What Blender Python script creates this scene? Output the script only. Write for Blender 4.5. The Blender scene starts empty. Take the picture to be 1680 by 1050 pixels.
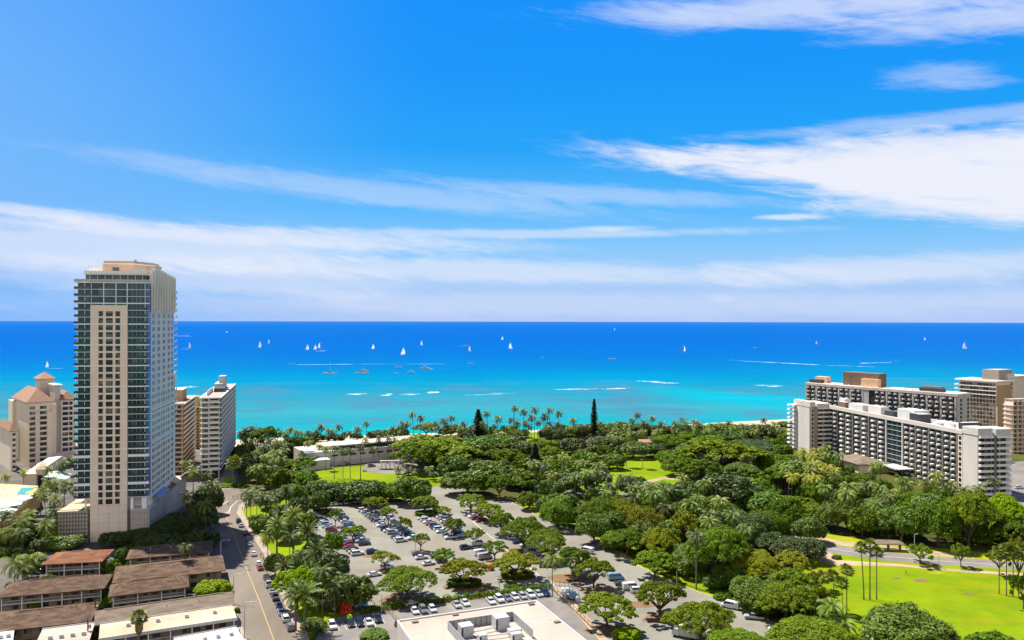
import bpy, bmesh, math, random
from mathutils import Vector, Matrix
import numpy as np

R = math.radians
sc = bpy.context.scene
col = sc.collection
rnd = random.Random(7)

# ------------------------------------------------------------------ camera
F = 1306.67; H = 84.0; CX = 840.0; CY = 525.0; ROLL = 0.0018
cam_d = bpy.data.cameras.new('camera')
cam_d.lens = 28; cam_d.sensor_width = 36
cam_d.clip_start = 1.0; cam_d.clip_end = 200000
cam = bpy.data.objects.new('camera', cam_d)
cam.matrix_world = Matrix.Translation((0, 0, H)) @ Matrix.Rotation(R(90), 4, 'X') @ Matrix.Rotation(ROLL, 4, 'Z')
col.objects.link(cam)
sc.camera = cam

def fixy(px, py):
    return py - (px - CX) * ROLL
def G(px, py, z=0.0):
    """point of the level z that the photograph shows at a pixel"""
    D = (H - z) * F / (fixy(px, py) - CY)
    return Vector(((px - CX) * D / F, D, z))
def ZAT(px, py, D):
    return H - (fixy(px, py) - CY) * D / F

# ------------------------------------------------------------------ colours
def lin(c):
    return tuple(((v / 255) / 12.92 if v / 255 <= 0.04045 else ((v / 255 + 0.055) / 1.055) ** 2.4) for v in c)

class NT:
    def __init__(s, nt): s.nt = nt
    def n(s, t, **kw):
        x = s.nt.nodes.new(t)
        for k, v in kw.items(): setattr(x, k, v)
        return x
    def put(s, sock, v):
        if hasattr(v, 'is_linked') or hasattr(v, 'links'): s.nt.links.new(v, sock)
        else:
            try: sock.default_value = v
            except Exception: sock.default_value = (*v, 1)
    def m(s, op, a, b=0.0, c=0.0, clamp=False):
        x = s.n('ShaderNodeMath', operation=op); x.use_clamp = clamp
        s.put(x.inputs[0], a); s.put(x.inputs[1], b); s.put(x.inputs[2], c)
        return x.outputs[0]
    def mix(s, f, a, b, mode='MIX'):
        x = s.n('ShaderNodeMix', data_type='RGBA', blend_type=mode)
        s.put(x.inputs[0], f); s.put(x.inputs[6], a); s.put(x.inputs[7], b)
        return x.outputs[2]
    def noise(s, vec, scale, detail=4, rough=0.5, dist=0.0):
        x = s.n('ShaderNodeTexNoise'); x.inputs['Scale'].default_value = scale
        x.inputs['Detail'].default_value = detail; x.inputs['Roughness'].default_value = rough
        x.inputs['Distortion'].default_value = dist
        if vec is not None: s.nt.links.new(vec, x.inputs['Vector'])
        return x.outputs['Fac']
    def ramp(s, f, stops, interp='LINEAR'):
        x = s.n('ShaderNodeValToRGB'); cr = x.color_ramp; cr.interpolation = interp
        while len(cr.elements) < len(stops): cr.elements.new(0.5)
        for e, (p, c) in zip(cr.elements, stops):
            e.position = p; e.color = (*c, 1) if len(c) == 3 else c
        s.put(x.inputs[0], f)
        return x.outputs[0]
    def sep(s, v):
        x = s.n('ShaderNodeSeparateXYZ'); s.nt.links.new(v, x.inputs[0]); return x.outputs
    def comb(s, a, b, c):
        x = s.n('ShaderNodeCombineXYZ'); s.put(x.inputs[0], a); s.put(x.inputs[1], b); s.put(x.inputs[2], c); return x.outputs[0]
    def sstep(s, v, a, b):
        x = s.n('ShaderNodeMapRange', interpolation_type='SMOOTHSTEP')
        s.put(x.inputs[0], v); x.inputs[1].default_value = a; x.inputs[2].default_value = b
        x.inputs[3].default_value = 0; x.inputs[4].default_value = 1
        return x.outputs[0]

# ------------------------------------------------------------------ light
SUN = Vector((-0.46, 0.36, 1.0)).normalized()
sl = bpy.data.lights.new('sun', 'SUN'); sl.energy = 5.0; sl.angle = R(0.53); sl.color = (1.0, 0.95, 0.86)
so = bpy.data.objects.new('sun', sl); so.rotation_euler = SUN.to_track_quat('Z', 'Y').to_euler(); so.location = (-200, 150, 400)
col.objects.link(so)
sc.view_settings.view_transform = 'Standard'; sc.view_settings.look = 'None'
sc.view_settings.exposure = 1.2; sc.view_settings.gamma = 1.0
try: sc.view_settings.use_curve_mapping = False
except Exception: pass

w = bpy.data.worlds.new('World'); sc.world = w; w.use_nodes = True
t = NT(w.node_tree); w.node_tree.nodes.clear()
sky = t.n('ShaderNodeTexSky', sky_type='NISHITA'); sky.sun_disc = False
sky.sun_elevation = math.asin(SUN.z); sky.sun_rotation = math.atan2(SUN.x, SUN.y)
sky.altitude = 80; sky.air_density = 1.0; sky.dust_density = 0.6; sky.ozone_density = 3.0
SKYS = 0.05
tc = t.n('ShaderNodeTexCoord')
d = t.sep(tc.outputs['Generated'])
az = t.m('ARCTAN2', d[0], d[1])
hyp = t.m('SQRT', t.m('ADD', t.m('MULTIPLY', d[0], d[0]), t.m('MULTIPLY', d[1], d[1])))
el = t.m('ARCTAN2', d[2], hyp)
# the clear air: the physical sky, its colour deepened as a polarising filter does
KS = SKYS * 2 ** 1.2
def SK(*c): return tuple(v / KS for v in lin(c))
hs = t.n('ShaderNodeHueSaturation'); hs.inputs['Saturation'].default_value = 1.3; hs.inputs['Value'].default_value = 1.0
w.node_tree.links.new(sky.outputs[0], hs.inputs['Color'])
grade = t.ramp(t.m('MULTIPLY', el, 1 / 1.2), [(0.0, SK(172, 202, 252)), (.045, SK(158, 204, 253)), (.07, SK(136, 202, 255)), (.115, SK(84, 186, 255)), (.175, SK(14, 164, 253)), (.25, SK(0, 152, 255)), (.32, SK(0, 147, 255)), (.5, SK(0, 112, 225)), (1.0, SK(10, 84, 180))])
base = t.mix(.90, hs.outputs[0], grade)
# veils of cirrus, placed by azimuth and elevation
P1 = t.comb(t.m('MULTIPLY', az, 5.0), t.m('MULTIPLY', t.m('ADD', el, t.m('MULTIPLY', az, 0.10)), 30.0), 0.0)
P2 = t.comb(t.m('MULTIPLY', az, 12.0), t.m('MULTIPLY', t.m('ADD', el, t.m('MULTIPLY', az, 0.16)), 60.0), 3.0)
n1 = t.noise(P1, 1.0, 7, 0.6, 0.6)
n2 = t.noise(P2, 1.0, 8, 0.62, 0.9)
n3 = t.noise(t.comb(t.m('MULTIPLY', az, 26.0), t.m('MULTIPLY', t.m('ADD', el, t.m('MULTIPLY', az, 0.10)), 170.0), 9.0), 1.0, 5, 0.65, 0.6)
nn = t.m('ADD', t.m('MULTIPLY', n1, 0.45), t.m('ADD', t.m('MULTIPLY', n2, 0.37), t.m('MULTIPLY', n3, 0.18)))
def ae(px, py):
    x = (px - CX) / F; y = (CY - fixy(px, py)) / F
    return math.atan(x), math.atan(y / math.sqrt(1 + x * x))
def cloud(px, py, wx, wy, tilt, k, thr, soft=0.10):
    a, e = ae(px, py)
    wx /= F; wy /= F
    da = t.m('SUBTRACT', az, a); de = t.m('SUBTRACT', t.m('SUBTRACT', el, e), t.m('MULTIPLY', da, tilt))
    q = t.m('ADD', t.m('POWER', t.m('ABSOLUTE', t.m('DIVIDE', da, wx)), 2.0), t.m('POWER', t.m('ABSOLUTE', t.m('DIVIDE', de, wy)), 2.0))
    m = t.m('EXPONENT', t.m('MULTIPLY', q, -0.9))
    v = t.m('ADD', t.m('MULTIPLY', m, 0.55), t.m('MULTIPLY', t.m('SUBTRACT', nn, 0.5), 1.1))
    v = t.sstep(v, thr, thr + soft + 0.3)
    v = t.m('MULTIPLY', v, t.sstep(m, 0.02, 0.35))
    return t.m('MULTIPLY', v, k)
clouds = [
    (1500, 245, 420, 30, -0.03, .8, .16), (1430, 292, 360, 24, -0.15, 1.1, .06), (1670, 290, 330, 58, -0.10, .95, .10), (1600, 340, 260, 22, -0.10, .7, .15),
    (1350, 12, 420, 30, -0.05, .62, .18), (1600, 30, 240, 34, -.03, .6, .2), (1545, 125, 110, 24, -.10, .48, .24), (1600, 190, 420, 13, -0.0, .35, .12),
    (40, 345, 150, 10, -.05, .6, .15), (200, 402, 430, 34, 0.0, .58, .05), (480, 392, 420, 16, -.02, .5, .1), (850, 384, 420, 8, 0.0, .45, .1),
    (620, 315, 420, 22, -.08, .3, .1), (1000, 320, 320, 16, -.08, .3, .12), (1290, 356, 60, 6, -.03, .7, .15), (1000, 375, 100, 6, 0, .6, .2),
    (800, 445, 520, 20, -.02, .5, .1), (1500, 440, 300, 24, .02, .5, .1), (300, 455, 400, 26, -.02, .35, .1), (1180, 490, 30, 8, 0, .22, .15),
    (560, 485, 60, 14, 0, .3, .2), (1000, 500, 900, 22, 0, .25, .1)]
tot = None
for c in clouds:
    v = cloud(*c)
    tot = v if tot is None else t.m('SUBTRACT', t.m('ADD', tot, v), t.m('MULTIPLY', t.m('MINIMUM', tot, 1.0), v))
tot = t.m('MINIMUM', tot, 0.97)
# the milky band of far cirrus low over the sea
low = t.m('MULTIPLY', t.sstep(el, 0.10, 0.0), t.m('MULTIPLY', n1, 0.75))
base = t.mix(low, base, (*SK(186, 208, 250), 1))
left = t.m('MULTIPLY', t.sstep(az, -0.08, -0.72), t.sstep(el, 0.75, 0.1))
base = t.mix(t.m('MULTIPLY', left, 0.95), base, (*SK(126, 186, 252), 1))
final = t.mix(tot, base, (*SK(240, 242, 252), 1))
# unseen bright cloud bank, added behind the viewer to lighten the shaded fronts
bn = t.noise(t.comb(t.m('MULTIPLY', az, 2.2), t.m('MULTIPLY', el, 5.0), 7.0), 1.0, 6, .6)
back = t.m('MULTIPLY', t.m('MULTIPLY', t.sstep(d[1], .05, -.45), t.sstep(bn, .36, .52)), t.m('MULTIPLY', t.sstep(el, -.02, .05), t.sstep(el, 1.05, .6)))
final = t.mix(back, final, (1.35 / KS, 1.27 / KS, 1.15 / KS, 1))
bg = t.n('ShaderNodeBackground'); bg.inputs['Strength'].default_value = SKYS
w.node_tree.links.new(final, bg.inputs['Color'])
out = t.n('ShaderNodeOutputWorld'); w.node_tree.links.new(bg.outputs[0], out.inputs[0])
sc.cycles.use_adaptive_sampling = True

# ------------------------------------------------------------------ materials
ALB = 0.6      # albedos below are written for exposure 0.45
def pbr(name, c, rough=0.7, spec=0.3, metal=0.0, var=0.15, scale=0.5, c2=None, bump=0.0, per_obj=0.0, coat=0.0, stretch=None, fine=.22, alb=None):
    m = bpy.data.materials.new(name); m.use_nodes = True
    k = NT(m.node_tree); b = m.node_tree.nodes['Principled BSDF']
    tcn = k.n('ShaderNodeTexCoord'); v = tcn.outputs['Object']
    if stretch:
        mp = k.n('ShaderNodeMapping'); mp.inputs['Scale'].default_value = stretch
        m.node_tree.links.new(v, mp.inputs[0]); v = mp.outputs[0]
    nz = k.noise(v, scale, 6, 0.6)
    c2 = c2 or tuple(x * (1 - var * 1.6) for x in c)
    A_ = alb or ALB
    c = tuple(x * A_ for x in c); c2 = tuple(x * A_ for x in c2)
    c1 = tuple(min(1, x * (1 + var)) for x in c)
    colr = k.ramp(nz, [(0.3, c2), (0.68, c1)])
    if ALB < .9 and fine:
        fz = k.n('ShaderNodeHueSaturation'); m.node_tree.links.new(colr, fz.inputs['Color'])
        m.node_tree.links.new(k.m('ADD', 1 - fine * .5, k.m('MULTIPLY', k.noise(v, scale * 11, 5, .7), fine)), fz.inputs['Value']); colr = fz.outputs[0]
    if per_obj:
        oi = k.n('ShaderNodeObjectInfo')
        h = k.n('ShaderNodeHueSaturation')
        m.node_tree.links.new(colr, h.inputs['Color'])
        m.node_tree.links.new(k.m('ADD', 1 - per_obj / 2, k.m('MULTIPLY', oi.outputs['Random'], per_obj)), h.inputs['Value'])
        colr = h.outputs[0]
    m.node_tree.links.new(colr, b.inputs['Base Color'])
    b.inputs['Roughness'].default_value = rough
    b.inputs['Specular IOR Level'].default_value = spec
    b.inputs['Metallic'].default_value = metal
    if coat: b.inputs['Coat Weight'].default_value = coat
    if bump:
        bp = k.n('ShaderNodeBump'); bp.inputs['Strength'].default_value = bump
        m.node_tree.links.new(k.noise(v, scale * 6, 4), bp.inputs['Height'])
        m.node_tree.links.new(bp.outputs[0], b.inputs['Normal'])
    return m

def leaf_mat(name, c, c2, spec=0.10, transl=0.25, rough=0.55, huevar=0.03):
    m = bpy.data.materials.new(name); m.use_nodes = True
    nt = m.node_tree; k = NT(nt); b = nt.nodes['Principled BSDF']
    geo = k.n('ShaderNodeNewGeometry'); oi = k.n('ShaderNodeObjectInfo'); tcn = k.n('ShaderNodeTexCoord')
    f = k.m('ADD', k.m('MULTIPLY', geo.outputs['Random Per Island'], 0.55), k.m('MULTIPLY', k.noise(tcn.outputs['Object'], 3.2, 3), 0.55))
    colr = k.mix(f, (*[x * .8 for x in c2], 1), (*[x * .8 for x in c], 1))
    h = k.n('ShaderNodeHueSaturation'); nt.links.new(colr, h.inputs['Color'])
    nt.links.new(k.m('ADD', 0.5 - huevar / 2, k.m('MULTIPLY', oi.outputs['Random'], huevar)), h.inputs['Hue'])
    nt.links.new(k.m('ADD', 0.78, k.m('MULTIPLY', k.m('FRACT', k.m('MULTIPLY', oi.outputs['Random'], 7.3)), 0.45)), h.inputs['Value'])
    nt.links.new(h.outputs[0], b.inputs['Base Color'])
    b.inputs['Roughness'].default_value = rough; b.inputs['Specular IOR Level'].default_value = spec
    tr = k.n('ShaderNodeBsdfTranslucent'); nt.links.new(h.outputs[0], tr.inputs[0])
    mx = k.n('ShaderNodeMixShader'); mx.inputs[0].default_value = transl
    nt.links.new(b.outputs[0], mx.inputs[1]); nt.links.new(tr.outputs[0], mx.inputs[2])
    nt.links.new(mx.outputs[0], nt.nodes['Material Output'].inputs[0])
    return m

M = {}
M['grass_lawn'] = pbr('lawn grass', (.235, .315, .002), .85, .05, var=.12, scale=.045, c2=(.145, .245, .002), bump=.2, fine=.3)
M['grass_yellow'] = pbr('dry lawn grass', (.32, .33, .01), .85, .1, var=.2, scale=.09, c2=(.20, .30, .005), bump=.2)
M['park'] = pbr('park ground', (.10, .12, .012), .9, .1, scale=.03, c2=(.06, .05, .02), bump=.2)
M['city'] = pbr('city ground', (.20, .18, .15), .9, .1, scale=.05, c2=(.10, .095, .085))
M['asphalt_old'] = pbr('worn asphalt', (.285, .275, .225), .9, .1, scale=.055, c2=(.245, .22, .175), bump=.15)
nt_ = M['asphalt_old'].node_tree; k_ = NT(nt_); b_ = nt_.nodes['Principled BSDF']; src_ = b_.inputs['Base Color'].links[0].from_socket
tc_ = k_.n('ShaderNodeTexCoord')        # washed-out red soil and tyre-darkened lanes on the old lot
dirt_ = k_.sstep(k_.noise(tc_.outputs['Object'], .045, 5, .65, .5), .56, .72); lane_ = k_.sstep(k_.noise(tc_.outputs['Object'], .16, 6, .7), .50, .72)
o_ = k_.mix(k_.m('MULTIPLY', dirt_, .45), src_, (.205, .125, .07, 1)); o_ = k_.mix(k_.m('MULTIPLY', lane_, .35), o_, (.085, .08, .072, 1)); nt_.links.new(o_, b_.inputs['Base Color'])
nt_ = M['grass_lawn'].node_tree; k_ = NT(nt_); b_ = nt_.nodes['Principled BSDF']; src_ = b_.inputs['Base Color'].links[0].from_socket
tc_ = k_.n('ShaderNodeTexCoord'); p_ = k_.sep(tc_.outputs['Object'])      # dry bands and mown stripes
dry_ = k_.sstep(k_.noise(k_.comb(k_.m('MULTIPLY', p_[0], .022), k_.m('MULTIPLY', p_[1], .10), 0), 1.0, 5, .62, .3), .50, .72); deep_ = k_.sstep(k_.noise(tc_.outputs['Object'], .11, 6, .7), .50, .70)
o_ = k_.mix(k_.m('MULTIPLY', dry_, .75), src_, (.20, .165, .004, 1)); o_ = k_.mix(k_.m('MULTIPLY', deep_, .5), o_, (.075, .135, .002, 1)); nt_.links.new(o_, b_.inputs['Base Color'])
M['asphalt'] = pbr('street asphalt', (.24, .20, .155), .88, .1, scale=.10, c2=(.19, .158, .125), bump=.15, stretch=(1, .25, 1))
M['road2'] = pbr('park road asphalt', (.27, .245, .205), .88, .15, scale=.08, c2=(.19, .17, .16), bump=.1)
M['sidewalk'] = pbr('sidewalk concrete', (.46, .37, .28), .9, .15, scale=.2, c2=(.34, .27, .2))
M['path'] = pbr('tan path', (.50, .37, .24), .9, .1, scale=.1, c2=(.38, .28, .17))
M['mulch'] = pbr('red brown soil', (.27, .17, .095), .95, .05, scale=.25, c2=(.2, .12, .06))
M['sand'] = pbr('beach sand', (.62, .50, .36), .95, .1, scale=.05, c2=(.5, .4, .28))
M['paint_white'] = pbr('white road paint', (.7, .68, .62), .8, .2, var=.15, scale=1.5)
M['paint_yellow'] = pbr('yellow road paint', (.55, .37, .14), .8, .2, var=.1, scale=1.5)
M['curb'] = pbr('kerb concrete', (.5, .46, .38), .9, .1, scale=.5)
M['stone'] = pbr('beige stone cladding', (.74, .60, .48), .8, .25, var=.06, scale=.12, alb=.95)
M['stone_side'] = pbr('grey beige wall', (.72, .655, .565), .85, .2, var=.06, scale=.12, alb=.95)
M['white_trim'] = pbr('white trim', (.78, .76, .72), .7, .3, var=.05, scale=.3, alb=.95)
M['concrete_white'] = pbr('white concrete', (.76, .69, .62), .85, .2, var=.07, scale=.15, stretch=(1, 1, .3), alb=.62)
M['concrete_grey'] = pbr('grey concrete', (.23, .22, .20), .85, .2, var=.1, scale=.2, stretch=(1, 1, .3), alb=.62)
M['concrete_mid'] = pbr('warm grey concrete', (.52, .47, .42), .85, .2, var=.1, scale=.2, stretch=(1, 1, .3), alb=.8)
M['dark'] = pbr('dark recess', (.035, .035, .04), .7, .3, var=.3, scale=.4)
M['dark_metal'] = pbr('dark metal louvre', (.07, .068, .07), .5, .4, var=.2, scale=.6)
M['brown_metal'] = pbr('brown screen', (.25, .16, .10), .7, .3, var=.15, scale=.3)
M['cream'] = pbr('cream stucco', (.70, .59, .43), .9, .15, var=.05, scale=.12, stretch=(1, 1, .3), alb=.95)
M['cream_grey'] = pbr('pale stucco', (.62, .53, .44), .9, .15, var=.05, scale=.12, alb=.95)
M['tan'] = pbr('tan stucco', (.46, .30, .17), .9, .15, var=.06, scale=.12, stretch=(1, 1, .3), alb=.8)
M['pinkish'] = pbr('pinkish beige concrete', (.66, .52, .41), .9, .15, var=.06, scale=.2, alb=.95)
M['peach'] = pbr('peach stucco', (.66, .40, .25), .9, .15, var=.06, scale=.3, alb=.95)
M['ochre'] = pbr('ochre stucco', (.62, .42, .14), .9, .15, var=.06, scale=.3, alb=.8)
M['terracotta'] = pbr('terracotta tiles', (.42, .25, .16), .85, .15, var=.15, scale=.8, bump=.3)
M['roof_brown'] = pbr('brown shingles', (.165, .108, .074), .95, .05, var=.34, scale=.9, bump=.4, stretch=(.35, .35, 3.2), fine=.5)
M['roof_red'] = pbr('orange brown shingles', (.27, .12, .065), .95, .1, var=.2, scale=.8, bump=.4, stretch=(.35, .35, 3.2), fine=.4)
M['roof_grey'] = pbr('weathered grey brown shingles', (.26, .205, .15), .95, .1, var=.2, scale=.8, bump=.4, stretch=(.35, .35, 3.2), fine=.4)
M['roof_flat'] = pbr('cream roofing membrane', (.60, .50, .36), .9, .15, scale=.07, c2=(.48, .35, .22), stretch=(1, 1, 1))
M['roof_pale'] = pbr('pale roofing', (.50, .43, .36), .9, .15, scale=.05, c2=(.44, .35, .27))
M['roof_white'] = pbr('white roofing', (.78, .76, .73), .9, .15, var=.08, scale=.2)
M['wall_house'] = pbr('house wall', (.36, .28, .20), .9, .15, var=.1, scale=.5)
M['canvas'] = pbr('pale green canvas', (.50, .62, .52), .9, .1, var=.06, scale=.3)
M['canvas_white'] = pbr('white canvas', (.78, .80, .76), .9, .1, var=.05, scale=.3)
M['canvas_yellow'] = pbr('yellow canvas', (.75, .62, .12), .9, .1, var=.05, scale=.3)
M['pool'] = pbr('pool water', (.05, .52, .60), .1, .5, var=.1, scale=.5)
M['deck'] = pbr('pool deck', (.62, .5, .36), .9, .1, scale=.3)
M['metal'] = pbr('grey painted metal', (.42, .43, .43), .5, .5, var=.1, scale=.5)
M['metal_light'] = pbr('galvanised steel', (.62, .63, .62), .45, .5, var=.12, scale=.8)
M['pole'] = pbr('weathered wooden pole', (.12, .085, .06), .9, .1, scale=1)
M['bark'] = pbr('bark', (.17, .13, .095), .95, .1, var=.3, scale=2, bump=.4)
M['bark_palm'] = pbr('palm bark', (.24, .20, .155), .95, .1, var=.2, scale=2, bump=.3)
M['thatch'] = pbr('dry frond skirt', (.30, .22, .11), .95, .05, var=.3, scale=2)
M['skin'] = pbr('skin', (.45, .28, .2), .6, .3)
M['cloth_dark'] = pbr('dark clothing', (.05, .05, .08), .9, .1)
M['cloth_light'] = pbr('light clothing', (.6, .6, .62), .9, .1)
M['sail'] = pbr('sail cloth', (.92, .92, .90), .8, .2, var=.04, alb=1)
M['sail_red'] = pbr('red sail cloth', (.55, .06, .05), .8, .2, var=.04)
M['sail_blue'] = pbr('turquoise sail cloth', (.1, .5, .55), .8, .2, var=.04)
M['hull'] = pbr('white hull', (.75, .75, .74), .3, .5, var=.05)
M['hull_dark'] = pbr('dark hull', (.08, .09, .12), .3, .5, var=.05)
M['orange_red'] = pbr('orange red paint', (.75, .06, .015), .5, .4, var=.15, scale=2)
M['lime'] = pbr('lime green vinyl', (.30, .75, .02), .5, .4, var=.1)
M['tyre'] = pbr('tyre rubber', (.02, .02, .02), .9, .2)
M['rim'] = pbr('wheel rim', (.4, .4, .42), .35, .5, metal=.6)
M['lamp_glass'] = pbr('headlamp glass', (.75, .76, .78), .15, .6)
M['tail_red'] = pbr('tail lamp', (.45, .02, .015), .2, .6)
M['car_glass'] = pbr('car glass', (.025, .035, .045), .06, .8, var=.1)

def panel_glass(name, c, curtain, share, cell, rough=.1, spec=.5):
    m = bpy.data.materials.new(name); m.use_nodes = True; nt = m.node_tree; k = NT(nt); b = nt.nodes['Principled BSDF']
    g = k.n('ShaderNodeNewGeometry'); sn = k.n('ShaderNodeVectorMath', operation='SNAP'); sn.inputs[1].default_value = cell
    nt.links.new(g.outputs['Position'], sn.inputs[0]); wn = k.n('ShaderNodeTexWhiteNoise'); nt.links.new(sn.outputs[0], wn.inputs[0])
    base = k.ramp(wn.outputs[0], [(0, tuple(x * .45 for x in c)), (1 - share - .02, tuple(x * 1.5 for x in c)), (1 - share, curtain), (1, tuple(x * 1.3 for x in curtain))])
    nt.links.new(base, b.inputs['Base Color']); b.inputs['Roughness'].default_value = rough; b.inputs['Specular IOR Level'].default_value = spec
    return m
def glass(name, c, rough=.08, spec=.6, var=.35, scale=.35, per_obj=.5, metal=0.):
    return pbr(name, c, rough, spec, var=var, scale=scale, per_obj=per_obj, metal=metal)
M['glass_teal'] = panel_glass('teal glazing', (.008, .042, .060), (.05, .085, .09), .12, (1.7, 6.0, 3.0))
M['glass_dark'] = glass('dark glazing', (.02, .04, .05), rough=.12, spec=.4)
M['glass_blue'] = glass('bright blue glazing', (.08, .17, .42), rough=.2, spec=.4, per_obj=.3)
M['window_dark'] = panel_glass('window glass', (.014, .018, .022), (.12, .10, .08), .15, (2.1, 2.1, 2.7), .2)
M['window_warm'] = panel_glass('curtained window', (.055, .038, .03), (.20, .13, .09), .25, (2.1, 2.1, 2.7), .3)
M['window_deep'] = panel_glass('balcony door glass', (.012, .012, .014), (.16, .13, .11), .14, (2.3, 2.3, 2.7), .3, .3)
M['rail_glass'] = pbr('balcony glass', (.035, .075, .09), .1, .6, var=.2, scale=.4)
M['skylight'] = pbr('blue grey glass roof', (.24, .29, .34), .25, .4, var=.15)

M['leaf_rain'] = leaf_mat('rain tree leaves', (.205, .285, .008), (.045, .080, .003), huevar=.025)
M['leaf_yellow'] = leaf_mat('yellow green leaves', (.29, .32, .008), (.09, .115, .003), huevar=.025)
M['leaf_mid'] = leaf_mat('mid green leaves', (.175, .275, .010), (.036, .074, .003), huevar=.03)
M['leaf_dark'] = leaf_mat('dark green leaves', (.105, .150, .022), (.018, .034, .006), spec=.22, transl=.12, rough=.5, huevar=.03)
M['leaf_deep'] = leaf_mat('deep green leaves', (.145, .225, .013), (.027, .058, .004), spec=.2, transl=.18, rough=.5, huevar=.03)
M['leaf_orange'] = leaf_mat('orange tinged leaves', (.20, .205, .012), (.06, .075, .005), huevar=.02)
M['leaf_bright'] = leaf_mat('bright green leaves', (.36, .50, .004), (.15, .24, .003), huevar=.02, transl=.35)
M['palm'] = leaf_mat('palm fronds', (.23, .29, .025), (.045, .080, .008), spec=.22, transl=.2, rough=.5, huevar=.04)
M['palm_dark'] = leaf_mat('dark palm fronds', (.12, .155, .02), (.022, .040, .006), spec=.2, transl=.12, rough=.5, huevar=.03)
M['palm_yellow'] = leaf_mat('yellow palm fronds', (.46, .44, .03), (.18, .20, .01), spec=.2, transl=.3, rough=.5, huevar=.02)
M['pine'] = leaf_mat('pine needles', (.035, .068, .020), (.010, .022, .008), spec=.1, transl=.05, huevar=.01)
M['flower'] = leaf_mat('orange flowers', (.60, .13, .03), (.2, .18, .01), huevar=.02)
for nm_ in ('sail', 'sail_red', 'sail_blue'):      # sail cloth lets the sun through
    nt_ = M[nm_].node_tree; k_ = NT(nt_); b_ = nt_.nodes['Principled BSDF']; tr_ = k_.n('ShaderNodeBsdfTranslucent'); nt_.links.new(b_.inputs['Base Color'].links[0].from_socket, tr_.inputs[0])
    mx_ = k_.n('ShaderNodeMixShader'); mx_.inputs[0].default_value = .5; nt_.links.new(b_.outputs[0], mx_.inputs[1]); nt_.links.new(tr_.outputs[0], mx_.inputs[2]); nt_.links.new(mx_.outputs[0], nt_.nodes['Material Output'].inputs[0])
# ------------------------------------------------------------------ object helpers
def tag(o, label=None, cat=None, group=None, kind=None):
    if label: o['label'] = label
    if cat: o['category'] = cat
    if group: o['group'] = group
    if kind: o['kind'] = kind
    return o
def empty(name, loc, rz=0.0, label=None, cat=None, group=None, parent=None):
    o = bpy.data.objects.new(name, None); o.location = loc; o.rotation_euler = (0, 0, rz)
    o.empty_display_size = 0.5
    col.objects.link(o)
    if parent: o.parent = parent
    return tag(o, label, cat, group)
def link(name, me, parent=None, loc=None, rz=None):
    o = bpy.data.objects.new(name, me); col.objects.link(o)
    if parent: o.parent = parent
    if loc is not None: o.location = loc
    if rz is not None: o.rotation_euler = (0, 0, rz)
    return o
def copy_obj(src, parent=None):
    c = src.copy(); col.objects.link(c)
    if parent: c.parent = parent
    return c
def copy_tree(o, parent=None):
    c = copy_obj(o, parent)
    for ch in list(o.children): copy_tree(ch, c)
    return c

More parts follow.
